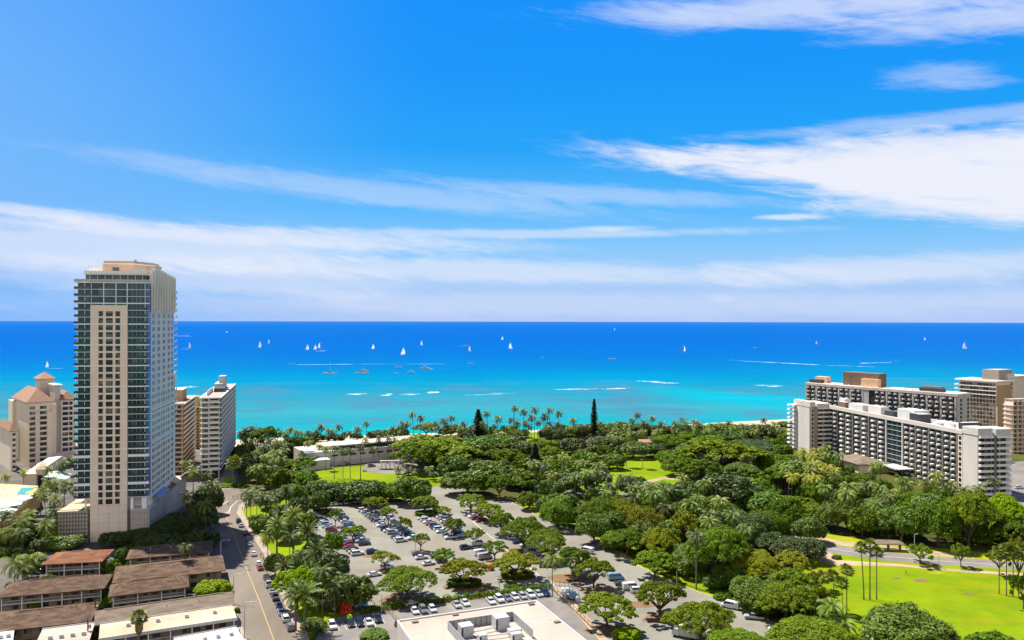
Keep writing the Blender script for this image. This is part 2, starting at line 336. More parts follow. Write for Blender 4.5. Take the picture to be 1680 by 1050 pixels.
class MB:
    def __init__(s): s.v = []; s.f = []
    def add(s, vs, fs):
        b = len(s.v); s.v += [tuple(v) for v in vs]; s.f += [tuple(b + i for i in f) for f in fs]
    def box(s, x0, x1, y0, y1, z0, z1):
        s.add([(x0, y0, z0), (x1, y0, z0), (x1, y1, z0), (x0, y1, z0), (x0, y0, z1), (x1, y0, z1), (x1, y1, z1), (x0, y1, z1)],
              [(3, 2, 1, 0), (4, 5, 6, 7), (0, 1, 5, 4), (1, 2, 6, 5), (2, 3, 7, 6), (3, 0, 4, 7)]); return s
    def prism(s, pts, z0, z1):
        n = len(pts)
        s.add([(p[0], p[1], z0) for p in pts] + [(p[0], p[1], z1) for p in pts],
              [tuple(reversed(range(n))), tuple(range(n, 2 * n))] + [(i, (i + 1) % n, n + (i + 1) % n, n + i) for i in range(n)]); return s
    def extr(s, pts, a, b, axis='x'):   # profile in the plane across the axis
        n = len(pts)
        if axis == 'x': A = [(a, p[0], p[1]) for p in pts]; B = [(b, p[0], p[1]) for p in pts]
        else: A = [(p[0], a, p[1]) for p in pts]; B = [(p[0], b, p[1]) for p in pts]
        s.add(A + B, [tuple(reversed(range(n))), tuple(range(n, 2 * n))] + [(i, (i + 1) % n, n + (i + 1) % n, n + i) for i in range(n)]); return s
    def tube(s, pts, rs, n=6, cap=True):
        pts = [Vector(p) for p in pts]
        if not hasattr(rs, '__len__'): rs = [rs] * len(pts)
        rings = []
        for i, p in enumerate(pts):
            dr = (pts[min(i + 1, len(pts) - 1)] - pts[max(i - 1, 0)]).normalized()
            a = dr.cross(Vector((0, 1, 0)) if abs(dr.y) < .9 else Vector((1, 0, 0))).normalized(); b = dr.cross(a)
            rings.append([p + (a * math.cos(6.28318 * k / n) + b * math.sin(6.28318 * k / n)) * rs[i] for k in range(n)])
        vs = [v for r_ in rings for v in r_]; fs = []
        for i in range(len(pts) - 1):
            for k in range(n):
                fs.append((i * n + k, i * n + (k + 1) % n, (i + 1) * n + (k + 1) % n, (i + 1) * n + k))
        if cap: fs += [tuple(reversed(range(n))), tuple(range((len(pts) - 1) * n, len(pts) * n))]
        s.add(vs, fs); return s
    def lathe(s, prof, n=10, c=(0, 0)):
        vs = []
        for r_, z in prof:
            for k in range(n): vs.append((c[0] + r_ * math.cos(6.28318 * k / n), c[1] + r_ * math.sin(6.28318 * k / n), z))
        fs = [(i * n + k, i * n + (k + 1) % n, (i + 1) * n + (k + 1) % n, (i + 1) * n + k) for i in range(len(prof) - 1) for k in range(n)]
        fs += [tuple(reversed(range(n))), tuple(range((len(prof) - 1) * n, len(prof) * n))]
        s.add(vs, fs); return s
    def hip(s, x0, x1, y0, y1, z0, z1, ov=0.6, th=0.25, axis='x', inset=None):
        x0 -= ov; x1 += ov; y0 -= ov; y1 += ov
        i = inset if inset is not None else min(x1 - x0, y1 - y0) / 2
        if axis == 'x': r_ = [(x0 + i, (y0 + y1) / 2, z1), (x1 - i, (y0 + y1) / 2, z1)]
        else: r_ = [((x0 + x1) / 2, y0 + i, z1), ((x0 + x1) / 2, y1 - i, z1)]
        vs = [(x0, y0, z0 - th), (x1, y0, z0 - th), (x1, y1, z0 - th), (x0, y1, z0 - th), (x0, y0, z0), (x1, y0, z0), (x1, y1, z0), (x0, y1, z0)] + r_
        fs = [(3, 2, 1, 0), (0, 1, 5, 4), (1, 2, 6, 5), (2, 3, 7, 6), (3, 0, 4, 7)]
        if axis == 'x': fs += [(4, 5, 9, 8), (5, 6, 9), (6, 7, 8, 9), (7, 4, 8)]
        else: fs += [(4, 5, 8), (5, 6, 9, 8), (6, 7, 9), (7, 4, 8, 9)]
        s.add(vs, fs); return s
    def mesh(s, name, mat=None, smooth=False):
        me = bpy.data.meshes.new(name); me.from_pydata(s.v, [], s.f); me.update()
        if mat is not None: me.materials.append(mat)
        if smooth: me.polygons.foreach_set('use_smooth', [True] * len(me.polygons))
        return me
    def build(s, name, mat, parent=None, **kw):
        sm = kw.pop('smooth', False)
        return link(name, s.mesh(name, mat, sm), parent, **kw)

def unit_mesh(name, mat, fn):
    b = MB(); fn(b); return b.mesh(name, mat)
BOX = {}
def box_mesh(name, mat):
    k = (name, mat.name)
    if k not in BOX: BOX[k] = MB().box(-.5, .5, -.5, .5, -.5, .5).mesh(name, mat)
    return BOX[k]
def grid_parts(parent, name, items, me, cap=96):
    """items: (location, rz, scale); the ones nearest the camera become parts, the rest one part"""
    cm = parent.matrix_world if False else Matrix.Translation(parent.location) @ Matrix.Rotation(parent.rotation_euler.z, 4, 'Z')
    items = sorted(items, key=lambda it: (cm @ Vector(it[0]) - Vector((0, 0, H))).length)
    for loc, rz, scl in items[:cap]:
        o = bpy.data.objects.new(name, me); col.objects.link(o); o.parent = parent
        o.location = loc; o.rotation_euler = (0, 0, rz); o.scale = scl
    rest = items[cap:]
    if rest:
        v0 = [v.co.copy() for v in me.vertices]; f0 = [tuple(p.vertices) for p in me.polygons]
        b = MB()
        for loc, rz, scl in rest:
            T = Matrix.Translation(loc) @ Matrix.Rotation(rz, 4, 'Z') @ Matrix.Diagonal((*scl, 1))
            b.add([T @ v for v in v0], f0)
        o = b.build(name, me.materials[0], parent); o['kind'] = 'stuff'

def poly_sheet(name, pts, z, mat, kind='structure', thick=0.0, label=None, cat=None):
    me = bpy.data.meshes.new(name)
    if thick:
        b = MB().prism([(p[0], p[1]) for p in pts], z - thick, z); me = b.mesh(name)
    else: me.from_pydata([(p[0], p[1], z) for p in pts], [], [tuple(range(len(pts)))])
    me.materials.append(mat); me.update()
    if not thick and me.polygons[0].normal.z < 0: me.flip_normals()
    o = link(name, me); tag(o, label, cat, None, kind); return o
def px_sheet(name, pxs, z, mat, **kw):
    return poly_sheet(name, [G(x, y, 0) for x, y in pxs], z, mat, **kw)
def ribbon(pts, widths):
    n = len(pts); P = [Vector((p[0], p[1])) for p in pts]; L = []; Rr = []
    if not hasattr(widths, '__len__'): widths = [widths] * n
    for i in range(n):
        dr = (P[min(i + 1, n - 1)] - P[max(i - 1, 0)]).normalized(); nn_ = Vector((-dr.y, dr.x)) * widths[i] / 2
        L.append(P[i] + nn_); Rr.append(P[i] - nn_)
    return L, Rr
def strip(name, pts, width, z, mat, kind='structure', thick=0, **kw):
    L, Rr = ribbon(pts, width); b = MB(); n = len(L)
    if thick:
        for i in range(n - 1):
            b.prism([(Rr[i].x, Rr[i].y), (Rr[i + 1].x, Rr[i + 1].y), (L[i + 1].x, L[i + 1].y), (L[i].x, L[i].y)], z - thick, z)
    else:
        b.add([(p.x, p.y, z) for p in L] + [(p.x, p.y, z) for p in Rr], [(n + i, n + i + 1, i + 1, i) for i in range(n - 1)])
    o = b.build(name, mat); tag(o, kw.get('label'), kw.get('cat'), kw.get('group'), kind); return o

# ------------------------------------------------------------------ water, land
SEA = -1.5
shore_px = [(-900, 738), (0, 728), (380, 722), (470, 718), (560, 715), (660, 712), (760, 709), (900, 705), (1080, 699), (1200, 692), (1290, 688), (1340, 684), (1500, 677), (1700, 668), (2300, 650)]
shore = [G(x, y, SEA) for x, y in shore_px]
shore[0].x = -1400; shore[-1].x = 1400
def water_mat():
    m = bpy.data.materials.new('sea water'); m.use_nodes = True; nt = m.node_tree; k = NT(nt); b = nt.nodes['Principled BSDF']
    g = k.n('ShaderNodeNewGeometry'); p = k.sep(g.outputs['Position'])
    # depth zones run roughly parallel with the shore; v grows towards the beach
    wob = k.noise(k.comb(k.m('MULTIPLY', p[0], .0022), k.m('MULTIPLY', p[1], .0022), 0), 1.0, 4, .55)
    yy = k.m('ADD', p[1], k.m('MULTIPLY', p[0], -0.10))
    vv = k.m('DIVIDE', 111700.0, k.m('MAXIMUM', yy, 50))
    vv = k.m('ADD', vv, k.m('MULTIPLY', k.m('SUBTRACT', wob, .5), k.m('MULTIPLY', vv, .30)))
    f = k.m('DIVIDE', vv, 220.0)
    def W(*c):
        return tuple(x * .30 for x in lin(c))
    base = k.ramp(f, [(0.0, W(90, 150, 240)), (.02, W(50, 136, 236)), (.05, W(6, 128, 234)), (.14, W(0, 124, 232)), (.27, W(0, 134, 230)), (.36, W(0, 152, 228)),
                      (.45, W(0, 176, 226)), (.52, W(44, 178, 214)), (.66, W(72, 192, 210)), (.76, W(40, 196, 218)), (.84, W(12, 214, 228)), (.93, W(84, 224, 220)), (1.0, W(150, 225, 205))])
    # reef patches inside the lagoon
    rp = k.noise(k.comb(k.m('MULTIPLY', p[0], .011), k.m('MULTIPLY', p[1], .010), 1.0), 1.0, 7, .66, .5)
    zone = k.m('MULTIPLY', k.sstep(f, .43, .52), k.sstep(f, .80, .70))
    base = k.mix(k.m('MULTIPLY', k.m('MULTIPLY', k.sstep(rp, .46, .62), zone), .70), base, (*W(100, 160, 196), 1))
    # a turquoise sand channel that runs out to the right
    ch = k.m('ABSOLUTE', k.m('SUBTRACT', k.m('SUBTRACT', p[1], 880.0), k.m('MULTIPLY', k.m('SUBTRACT', p[0], 240.0), -1.05)))
    chm = k.m('MULTIPLY', k.sstep(ch, 150, 30), k.sstep(p[0], 120, 230))
    base = k.mix(k.m('MULTIPLY', chm, .8), base, (*W(0, 214, 240), 1))
    # wind streaks and wave texture
    ws = k.noise(k.comb(k.m('MULTIPLY', p[0], .0035), k.m('MULTIPLY', p[1], .02), 4.0), 1.0, 6, .6)
    rip = k.noise(k.comb(k.m('MULTIPLY', p[0], .05), k.m('MULTIPLY', p[1], .16), 2.0), 1.0, 8, .66)
    ly = k.m('LOGARITHM', k.m('MAXIMUM', p[1], 50), 2.718)
    r2 = k.noise(k.comb(k.m('MULTIPLY', p[0], .010), k.m('MULTIPLY', ly, 75), 5.0), 1.0, 7, .7)
    r3 = k.noise(k.comb(k.m('MULTIPLY', p[0], .05), k.m('MULTIPLY', ly, 260), 8.0), 1.0, 5, .7)
    rip = k.m('ADD', k.m('MULTIPLY', rip, .4), k.m('ADD', k.m('MULTIPLY', r2, .35), k.m('MULTIPLY', r3, .35)))
    val = k.m('ADD', .42, k.m('ADD', k.m('MULTIPLY', ws, .34), k.m('MULTIPLY', rip, .80)))
    h = k.n('ShaderNodeHueSaturation'); nt.links.new(base, h.inputs['Color']); nt.links.new(val, h.inputs['Value'])
    nt.links.new(h.outputs[0], b.inputs['Base Color'])
    b.inputs['Roughness'].default_value = .45; b.inputs['Specular IOR Level'].default_value = .006; b.inputs['IOR'].default_value = 1.12
    bp = k.n('ShaderNodeBump'); bp.inputs['Strength'].default_value = .5; bp.inputs['Distance'].default_value = .6
    nt.links.new(rip, bp.inputs['Height']); nt.links.new(bp.outputs[0], b.inputs['Normal'])
    return m
M['sea'] = water_mat()
b = MB()
N = 96; rings = [300, 900, 2500, 7000, 18000, 42000]
vs = [(0, 0, SEA)]
for r_ in rings:
    for i in range(N): vs.append((r_ * math.cos(6.2831853 * i / N), r_ * math.sin(6.2831853 * i / N), SEA))
fs = [(0, 1 + i, 1 + (i + 1) % N) for i in range(N)]
for j in range(len(rings) - 1):
    for i in range(N): fs.append((1 + j * N + i, 1 + (j + 1) * N + i, 1 + (j + 1) * N + (i + 1) % N, 1 + j * N + (i + 1) % N))
b.add(vs, fs); tag(b.build('sea', M['sea']), kind='structure')

n = len(shore)
dry = [Vector((p.x, p.y - 26, 0)) for p in shore]
wet = [Vector((p.x, p.y, SEA - .02)) for p in shore]; under = [Vector((p.x, p.y + 8, SEA - 1.5)) for p in shore]
b = MB(); b.add(dry + wet + under, [(i, i + 1, n + i + 1, n + i)[::-1] for i in range(n - 1)] + [(n + i, n + i + 1, 2 * n + i + 1, 2 * n + i)[::-1] for i in range(n - 1)])
tag(b.build('beach', M['sand']), kind='structure')
b = MB(); b.add([(-1400, -600, 0), (1400, -600, 0)] + list(reversed(dry)), [tuple(range(n + 2))])
tag(b.build('ground', M['park']), kind='structure')
dry2 = [Vector((p.x, p.y - 22, 0.02)) for p in dry]
b = MB(); b.add([Vector((p.x, p.y, .02)) for p in dry] + dry2, [(i, i + 1, n + i + 1, n + i)[::-1] for i in range(n - 1)])
tag(b.build('dry_sand', M['sand']), kind='structure')
# shallow wash line
foam = bpy.data.materials.new('foam'); foam.use_nodes = True; k = NT(foam.node_tree); fb = foam.node_tree.nodes['Principled BSDF']
tcn = k.n('ShaderNodeTexCoord'); gp = k.sep(tcn.outputs['Object'])
fn = k.noise(k.comb(k.m('MULTIPLY', gp[0], .022), k.m('MULTIPLY', gp[1], .09), 0), 1, 7, .75)
uvn = k.n('ShaderNodeAttribute'); uvn.attribute_name = 'edge'
al = k.m('MULTIPLY', k.sstep(k.m('ADD', fn, k.m('MULTIPLY', uvn.outputs['Fac'], .30)), .60, .92), 0.8)
foam.node_tree.links.new(al, fb.inputs['Alpha']); fb.inputs['Base Color'].default_value = (.75, .82, .85, 1); fb.inputs['Roughness'].default_value = .9
def foam_strip(name, pts, widths, label, cat, group=None, kind='stuff', z=SEA + .05):
    L, Rr = ribbon(pts, widths); n = len(L)
    Cn = [(L[i] + Rr[i]) / 2 for i in range(n)]
    me = bpy.data.meshes.new(name)
    me.from_pydata([(p.x, p.y, z) for p in L] + [(p.x, p.y, z + .02) for p in Cn] + [(p.x, p.y, z) for p in Rr], [],
                   [(n + i, n + i + 1, i + 1, i) for i in range(n - 1)] + [(2 * n + i, 2 * n + i + 1, n + i + 1, n + i) for i in range(n - 1)])
    at = me.attributes.new('edge', 'FLOAT', 'POINT')
    at.data.foreach_set('value', [0.0] * n + [0.1] + [1.0] * (n - 2) + [0.1] + [0.0] * n)
    me.materials.append(foam); return tag(link(name, me), label, cat, group, kind)
def seg(p, q, m_, z=SEA, bow=0.0):
    a, c = G(*p, z), G(*q, z)
    return [a.lerp(c, i / m_) + Vector((0, bow * math.sin(3.14 * i / m_), 0)) for i in range(m_ + 1)]
surf = [((568, 647), (605, 645.5), 18), ((625, 648.5), (645, 647), 18), ((655, 648), (690, 646), 14), ((700, 644), (722, 643), 26), ((905, 639), (985, 637.5), 12), ((985, 638.5), (1036, 636), 22),
        ((1040, 624.5), (1120, 629), 26), ((1235, 632), (1290, 633.5), 16), 
        ((285, 636), (330, 634), 16), ((760, 648), (850, 645), 9), ]
for i, (p, q, w_) in enumerate(surf):
    for rep in range(3):
        t0 = rnd.uniform(0, .45) if rep else 0; t1 = rnd.uniform(.55, 1) if rep else 1; dy = (0, 1.0, -.8)[rep]
        pa = (p[0] + (q[0] - p[0]) * t0, p[1] + (q[1] - p[1]) * t0 + dy); pb = (p[0] + (q[0] - p[0]) * t1, p[1] + (q[1] - p[1]) * t1 + dy * .6)
        L_ = seg(pa, pb, 18, bow=rnd.uniform(-6, 6)); L_ = [v + Vector((0, rnd.uniform(-3, 3), 0)) for v in L_]
        foam_strip('surf_foam', L_, [w_ * (.9, .5, .35)[rep] * (.15 + .85 * math.sin(3.14 * (j + .5) / 19)) * rnd.uniform(.25, 1.3) for j in range(19)], None, None, 'breaking surf on the reef', z=SEA + .05 + .02 * rep)

# ------------------------------------------------------------------ paved ground and lawns
px_sheet('city_ground', [(-700, 1500), (-700, 745), (345, 735), (385, 735), (398, 835), (440, 915), (530, 1100), (560, 1500)], .02, M['city'])
lot = [(488, 846), (520, 834), (575, 829), (650, 824), (705, 812), (712, 795), (722, 780), (742, 776), (752, 795), (775, 812), (800, 822), (835, 822), (905, 858), (960, 876), (1000, 894), (1045, 928),
       (1105, 958), (1180, 984), (1262, 1018), (1345, 1042), (1480, 1090), (1700, 1300), (1000, 1500), (990, 1080), (940, 1000), (905, 964), (590, 1008), (560, 985), (560, 925)]
px_sheet('parking_lot', lot, .04, M['asphalt_old'])
px_sheet('lower_parking_lot', [(520, 1045), (556, 1012), (600, 1002), (905, 965), (1000, 1062), (1150, 1300), (560, 1500), (505, 1100)], .06, M['road2'])
# Saratoga-side street, drawn in from its kerbs
rl = [(430, 1110), (405, 1050), (382, 990), (368, 950), (352, 900), (338, 850), (330, 825)]
rr = [(392, 826), (389, 840), (398, 856), (432, 910), (462, 980), (490, 1050), (520, 1130)]
px_sheet('street', rl + rr, .05, M['asphalt'])
px_sheet('crossing_street', [(200, 845), (200, 812), (330, 811), (345, 806), (460, 799), (560, 793), (560, 801), (470, 808), (412, 822), (389, 840), (330, 850)], .045, M['asphalt'])
px_sheet('beach_lane', [(345, 812), (352, 790), (364, 740), (372, 735), (386, 735), (376, 770), (362, 812)], .05, M['asphalt'])
strip('sidewalk', [G(x, y) for x, y in [(525, 1110), (500, 1050), (471, 982), (440, 910), (404, 856), (394, 842), (398, 828), (425, 818)]], 2.6, .18, M['sidewalk'], thick=.16)
strip('sidewalk', [G(x, y) for x, y in [(418, 1110), (398, 1050), (377, 990), (364, 950)]], 2.4, .18, M['sidewalk'], thick=.16)
strip('yellow_line', [G(x, y) for x, y in [(462, 1080), (450, 1050), (426, 985), (402, 926), (380, 864), (370, 845)]], .26, .07, M['paint_yellow'])
strip('white_line', [G(x, y) for x, y in [(376, 842), (379, 832), (390, 822), (430, 815)]], .4, .07, M['paint_white'])
strip('white_line', [G(x, y) for x, y in [(350, 834), (366, 828), (375, 822)]], .4, .07, M['paint_white'])
px_sheet('traffic_island', [(362, 850), (366, 843), (376, 838), (374, 848)], .16, M['path'], thick=.12)
px_sheet('corner_plaza', [(352, 806), (362, 785), (378, 752), (388, 752), (384, 775), (388, 800)], .08, M['path'])
px_sheet('lawn', [(366, 800), (370, 782), (384, 782), (384, 800)], .10, M['grass_yellow'])
px_sheet('lawn', [(396, 836), (470, 820), (500, 835), (494, 850), (560, 925), (560, 985), (592, 1008), (556, 1014), (522, 1040), (508, 1050), (478, 982), (446, 908), (408, 856)], .08, M['grass_lawn'])
px_sheet('lawn', [(470, 838), (495, 820), (700, 800), (700, 812), (650, 822), (570, 827), (520, 832)], .07, M['grass_lawn'])
px_sheet('lawn', [(505, 790), (520, 774), (545, 768), (600, 764), (640, 762), (690, 778), (740, 784), (770, 792), (700, 800), (500, 812)], .07, M['grass_lawn'])
# drive with a turning circle in front of the museum
px_sheet('drive', [(600, 762), (640, 754), (690, 752), (760, 764), (860, 790), (910, 804), (1080, 812), (1080, 820), (900, 812), (820, 800), (745, 780), (690, 778), (640, 778), (604, 775), (596, 770)], .09, M['road2'])
px_sheet('path', [(480, 768), (560, 758), (640, 750), (700, 748), (700, 754), (640, 756), (560, 764), (520, 772)], .10, M['path'])
# mid park lawns and paths
px_sheet('lawn', [(925, 745), (985, 738), (1100, 756), (1115, 785), (1108, 805), (1060, 815), (1000, 818), (950, 800), (930, 770)], .07, M['grass_lawn'])
px_sheet('lawn', [(860, 712), (885, 708), (905, 722), (900, 735), (865, 730)], .07, M['grass_lawn'])
px_sheet('lawn', [(835, 762), (862, 760), (862, 770), (838, 772)], .07, M['grass_lawn'])
px_sheet('path', [(1050, 790), (1095, 782), (1130, 790), (1090, 786), (1052, 796)], .09, M['path'])
px_sheet('path', [(960, 700), (1030, 700), (1030, 726), (935, 734), (930, 722)], .09, M['path'])
px_sheet('path', [(1040, 736), (1140, 728), (1150, 736), (1050, 745)], .09, M['path'])
px_sheet('verge', [(835, 818), (870, 822), (935, 854), (985, 872), (1010, 892), (1050, 926), (1110, 956), (1185, 980), (1262, 1012), (1262, 1018), (1180, 984), (1105, 958), (1045, 928), (1000, 894), (960, 876), (905, 858)], .08, M['grass_yellow'])
px_sheet('lawn', [(850, 818), (885, 812), (1010, 860), (1100, 905), (1180, 950), (1260, 990), (1260, 1010), (1185, 978), (1110, 954), (1050, 922), (1010, 890), (940, 856)], .07, M['grass_lawn'])
strip('kerb', [G(x, y) for x, y in [(835, 822), (905, 858), (960, 876), (1000, 894), (1045, 928), (1105, 958), (1180, 984), (1262, 1018)]], .5, .2, M['curb'], thick=.16)
# right side road and big lawn
px_sheet('park_road', [(1220, 872), (1290, 884), (1365, 894), (1450, 906), (1540, 914), (1700, 924), (1900, 934), (1900, 952), (1700, 937), (1540, 927), (1450, 920), (1365, 908), (1290, 900), (1200, 888)], .09, M['road2'])
strip('white_line', [G(x, y) for x, y in [(1290, 892), (1365, 901), (1450, 913), (1540, 920.5), (1700, 930.5)]], .3, .11, M['paint_white'])
px_sheet('verge', [(1210, 855), (1240, 852), (1330, 872), (1450, 890), (1600, 905), (1900, 920), (1900, 934), (1700, 924), (1540, 914), (1450, 906), (1365, 894), (1290, 884), (1220, 872)], .08, M['grass_yellow'])
px_sheet('path', [(1240, 862), (1300, 870), (1380, 888), (1500, 901), (1600, 912), (1600, 917), (1500, 908), (1380, 895), (1300, 880)], .10, M['path'])
px_sheet('lawn', [(1300, 935), (1345, 905), (1450, 920), (1540, 927), (1700, 937), (1900, 952), (2100, 1120), (1500, 1200), (1380, 1060), (1290, 980)], .08, M['grass_lawn'])
px_sheet('path', [(1330, 905), (1362, 907), (1385, 920), (1420, 922), (1480, 926), (1560, 934), (1700, 942), (1700, 947), (1560, 938), (1480, 930), (1375, 928), (1345, 922)], .11, M['path'])
for cx_, cy_, wx, wy in ((1472, 949, 7, 1.2), (1512, 952.5, 11, 2.6), (1536, 941, 14, 3), (1590, 975, 10, 1.5)):
    px_sheet('bare_soil', [(cx_ + wx * math.cos(a) * (1 + .2 * math.sin(3 * a)), cy_ + wy * math.sin(a)) for a in [i * .449 for i in range(14)]], .12, M['mulch'] if wx < 14 else M['grass_yellow'])
px_sheet('hotel_drive', [(1600, 815), (1640, 760), (1700, 755), (1800, 780), (1800, 850), (1660, 830)], .08, M['road2'])
# stall markings and aisles
for (x0, y0), (x1, y1) in [((775, 855), (835, 905)), ((900, 950), (1000, 1062)), ((862, 925), (905, 962))]:
    strip('white_line', [G(x0, y0), G(x1, y1)], .7, .07, M['curb'])
# ------------------------------------------------------------------ buildings
def solve_len(C, dr, px):
    k = (px - CX) / F
    return (k * C.y - C.x) / (dr[0] - k * dr[1])
class Bld:
    """frame: the corner nearest the camera at the origin, x along the right face, y along the left face"""
    def __init__(s, name, label, cat, px, D, ang, group=None):
        s.C = Vector(((px - CX) * D / F, D, 0)); s.a = ang
        s.dx = (math.cos(ang), math.sin(ang)); s.dy = (-math.sin(ang), math.cos(ang))
        s.root = empty(name, s.C, ang, label, cat, group)
    def lx(s, px): return solve_len(s.C, s.dx, px)
    def ly(s, px): return solve_len(s.C, s.dy, px)
    def part(s, name, mat, boxes, parent=None):
        for bx in boxes: o = MB().box(*bx).build(name, mat, parent or s.root)
        return o
def frange(a, b, n): return [a + (b - a) * (i + .5) / n for i in range(n)]
def face_items(plane, off, us, zs, w_, h_, t_=.16):
    it = []
    for u in us:
        for z in zs:
            if plane == 'y': it.append(((u, off, z), 0, (w_, t_, h_)))
            else: it.append(((off, u, z), 0, (t_, w_, h_)))
    return it

def glass_tower():
    D = 300.0
    B = Bld('glass_tower', 'tallest tower, slim, teal glass with beige stone pier, at the left', 'high-rise', 127.5, D, math.atan(.1875))
    W = B.lx(244); r = B.root
    Y = 41.6
    zt = ZAT(127, 463, D); z0 = ZAT(127, 818, D); fl = (zt - z0) / 31.0
    def sx(px): return W * (px - 127.5) / (244 - 127.5)
    B.part('core_wall', M['stone_side'], [(5.0, W - .9, 3.0, Y, 0, zt - .5)])
    # glass bodies either side of the stone pier
    B.part('glazing', M['glass_teal'], [(0, sx(149.5), 0, 9, z0, zt)])
    B.part('glazing', M['glass_teal'], [(sx(210), W - 1.2, 0, 3.0, z0, zt)])
    zs = ZAT(180, 500.5, D - 1)
    B.part('glazing', M['glass_teal'], [(sx(149.5), sx(210), 0, 2.9, zs, zt)])
    B.part('glazing', M['glass_blue'], [(W - 1.2, W, .15, 3.1, z0, zt)])
    B.part('stone_pier', M['stone'], [(sx(149.5), sx(210), -1.1, 3, 0, zs)])
    # side wall with its upper fins
    zr = ZAT(245, 437, D)
    side = [(W - .9, W, 3.1, Y, 0, zt + 1)]
    B.part('side_wall', M['stone_side'], side)
    b = MB(); b.extr([(2.2, zt - .6), (Y, zt - .6), (Y, zr - 2.2), (12, zr), (7, zr - .4)], W - .9, W + .1, 'x')
    b.build('parapet', M['stone_side'], r)
    for y in [3.3, 7.2, 11.4, 15.4, 19.5, 24, 28.5, 33.2, 37.5, 41.2]:
        z1 = zr - .2 - max(0, (y - 12)) * .07 + .5
        MB().box(W + .1, W + .75, y - .35, y + .35, zr - 17, z1).build('fin', M['stone_side'], r)
    B.part('side_band', M['stone_side'], [(W, W + .22, 3.1, Y, zr - 17.4, zr - 16.8)])
    # slabs, beams and balcony fronts floor by floor
    for i in range(32):
        z = z0 + i * fl
        thick = .42 if i % 3 == 1 else .17
        if i in (2, 6): thick = 1.0
        out_ = 1.15
        sl_ = [(-out_, sx(149.2), -.75, -.003, z - thick / 2, z + thick / 2)]
        if z < zs - 1:
            sl_ += [(sx(210.3), W + .3, -.75, -.003, z - thick / 2, z + thick / 2)]
            if i % 3 == 1: sl_ += [(sx(149.5), sx(210), -1.3, -1.103, z - .17, z + .17)]
        else: sl_ += [(sx(149.2) + .003, W + .3, -.45, -.003, z - thick / 2, z + thick / 2)]
        sl_ += [(-out_, -.003, -.003, 8.5, z - thick / 2, z + thick / 2)]
        B.part('floor_slab', M['white_trim'], sl_)
        if i < 31:
            rl_ = [(-out_, -out_ + .06, -.7, 8.4, z + .15, z + 1.05), (-out_ + .06, sx(149), -.74, -.68, z + .15, z + 1.05)]
            if z < zs - 1: rl_ += [(sx(212), W - 1.0, -.74, -.68, z + .15, z + 1.05)]
            B.part('balcony_rail', M['rail_glass'], rl_)
    # deep balconies on the far edge
    for i in range(9, 31):
        z = z0 + i * fl
        B.part('far_balcony', M['white_trim'], [(W - 6, W + .9, Y, Y + 2.2, z - .15, z + .15), (W + .82, W + .9, Y, Y + 2.2, z + .15, z + 1.1)])
    # mullions
    for px in (127.8, 139, 149.6, 238):
        B.part('mullion', M['white_trim'], [(sx(px) - .09, sx(px) + .09, -.12, -.01, z0, zt)])
    for px in (170, 190, 208.5):
        B.part('mullion', M['white_trim'], [(sx(px) - .14, sx(px) + .14, -.3, -.01, zs + .003, zt)])
    for px in (217, 224, 231):
        B.part('mullion', M['metal'], [(sx(px) - .06, sx(px) + .06, -.1, -.01, z0, zt)])
    # windows of the pier: three columns, wide one in the middle
    it = []
    zw = z0 + (int((zs - z0) / fl) - .5) * fl
    n = 0
    while zw > ZAT(180, 832, D):
        for a, c in ((163, 170), (175, 186), (190.5, 198)):
            it.append(((sx((a + c) / 2), -1.1, zw), 0, (sx(c) - sx(a), .14, fl * .72)))
        zw -= fl
    grid_parts(r, 'window', it, box_mesh('window', M['window_dark']), 99)
    B.part('pier_line', M['concrete_mid'], [(sx(149.5) + .02, sx(210) - .02, -1.15, -1.098, z, z + .09) for z in (3.5, 7.0, 10.5, 13.6)])
    for px in (163, 180, 196): B.part('pier_line', M['concrete_mid'], [(sx(px), sx(px) + .07, -1.16, -1.1, 0.1, 16)])
    # small paired windows on the side wall
    it = []
    zf = zr - 18.6
    cols = [6.2, 8.1, 14.2, 16.1, 22.6, 24.5, 31.0, 32.9, 37.4, 39.3]
    i = 0
    while zf > 15:
        cc = cols if i < 12 else cols + [11.2, 19.4, 27.8]
        for y in cc: it.append(((W, y, zf), 0, (.14, 1.0, 1.5)))
        zf -= fl; i += 1
    grid_parts(r, 'side_window', it, box_mesh('side_window', M['window_dark']), 99)
    for zb in (zr - 55, zr - 67, 36):
        B.part('side_band', M['white_trim'], [(W + .003, W + .4, 3.1, Y, zb - .3, zb + .3)])
    # lower rear wing
    B.part('rear_wing', M['stone_side'], [(4, W - .4, Y + .003, Y + 4.5, 0, ZAT(290, 613, D + 45))])
    # top floor, roof slab, mechanical penthouse
    zp = ZAT(138, 450, D)
    B.part('top_floor_glazing', M['glass_teal'], [(sx(138), sx(238), 1.6, 7, zt + .1, zp)])
    for px in (145, 157.5, 170, 182.5, 195, 207.5, 220, 232):
        B.part('mullion', M['white_trim'], [(sx(px) - .08, sx(px) + .08, 1.45, 1.59, zt + .2, zp)])
    B.part('terrace_rail', M['metal_light'], [(-1.1, W + .3, -.75, -.68, zt + .28, zt + 1.2), (-1.1, -1.03, -.68, 8, zt + .28, zt + 1.2)])
    zq = ZAT(138, 443.5, D)
    B.part('roof_slab', M['white_trim'], [(sx(136), W - .92, .9, Y - 2, zp, zq - .5)])
    b = MB(); b.extr([(sx(136), zp + .4), (W - 1.2, zp + .4), (W - 1.2, zq + 1.2), (sx(200), zq), (sx(136), zq)], .7, .88, 'y'); b.build('roof_fascia', M['white_trim'], r)
    zc = ZAT(170, 427.5, D + 6)
    pent = [(sx(161), 5), (sx(213), 5), (W - 1.6, 15), (W - 1.6, 26), (sx(161), 26)]
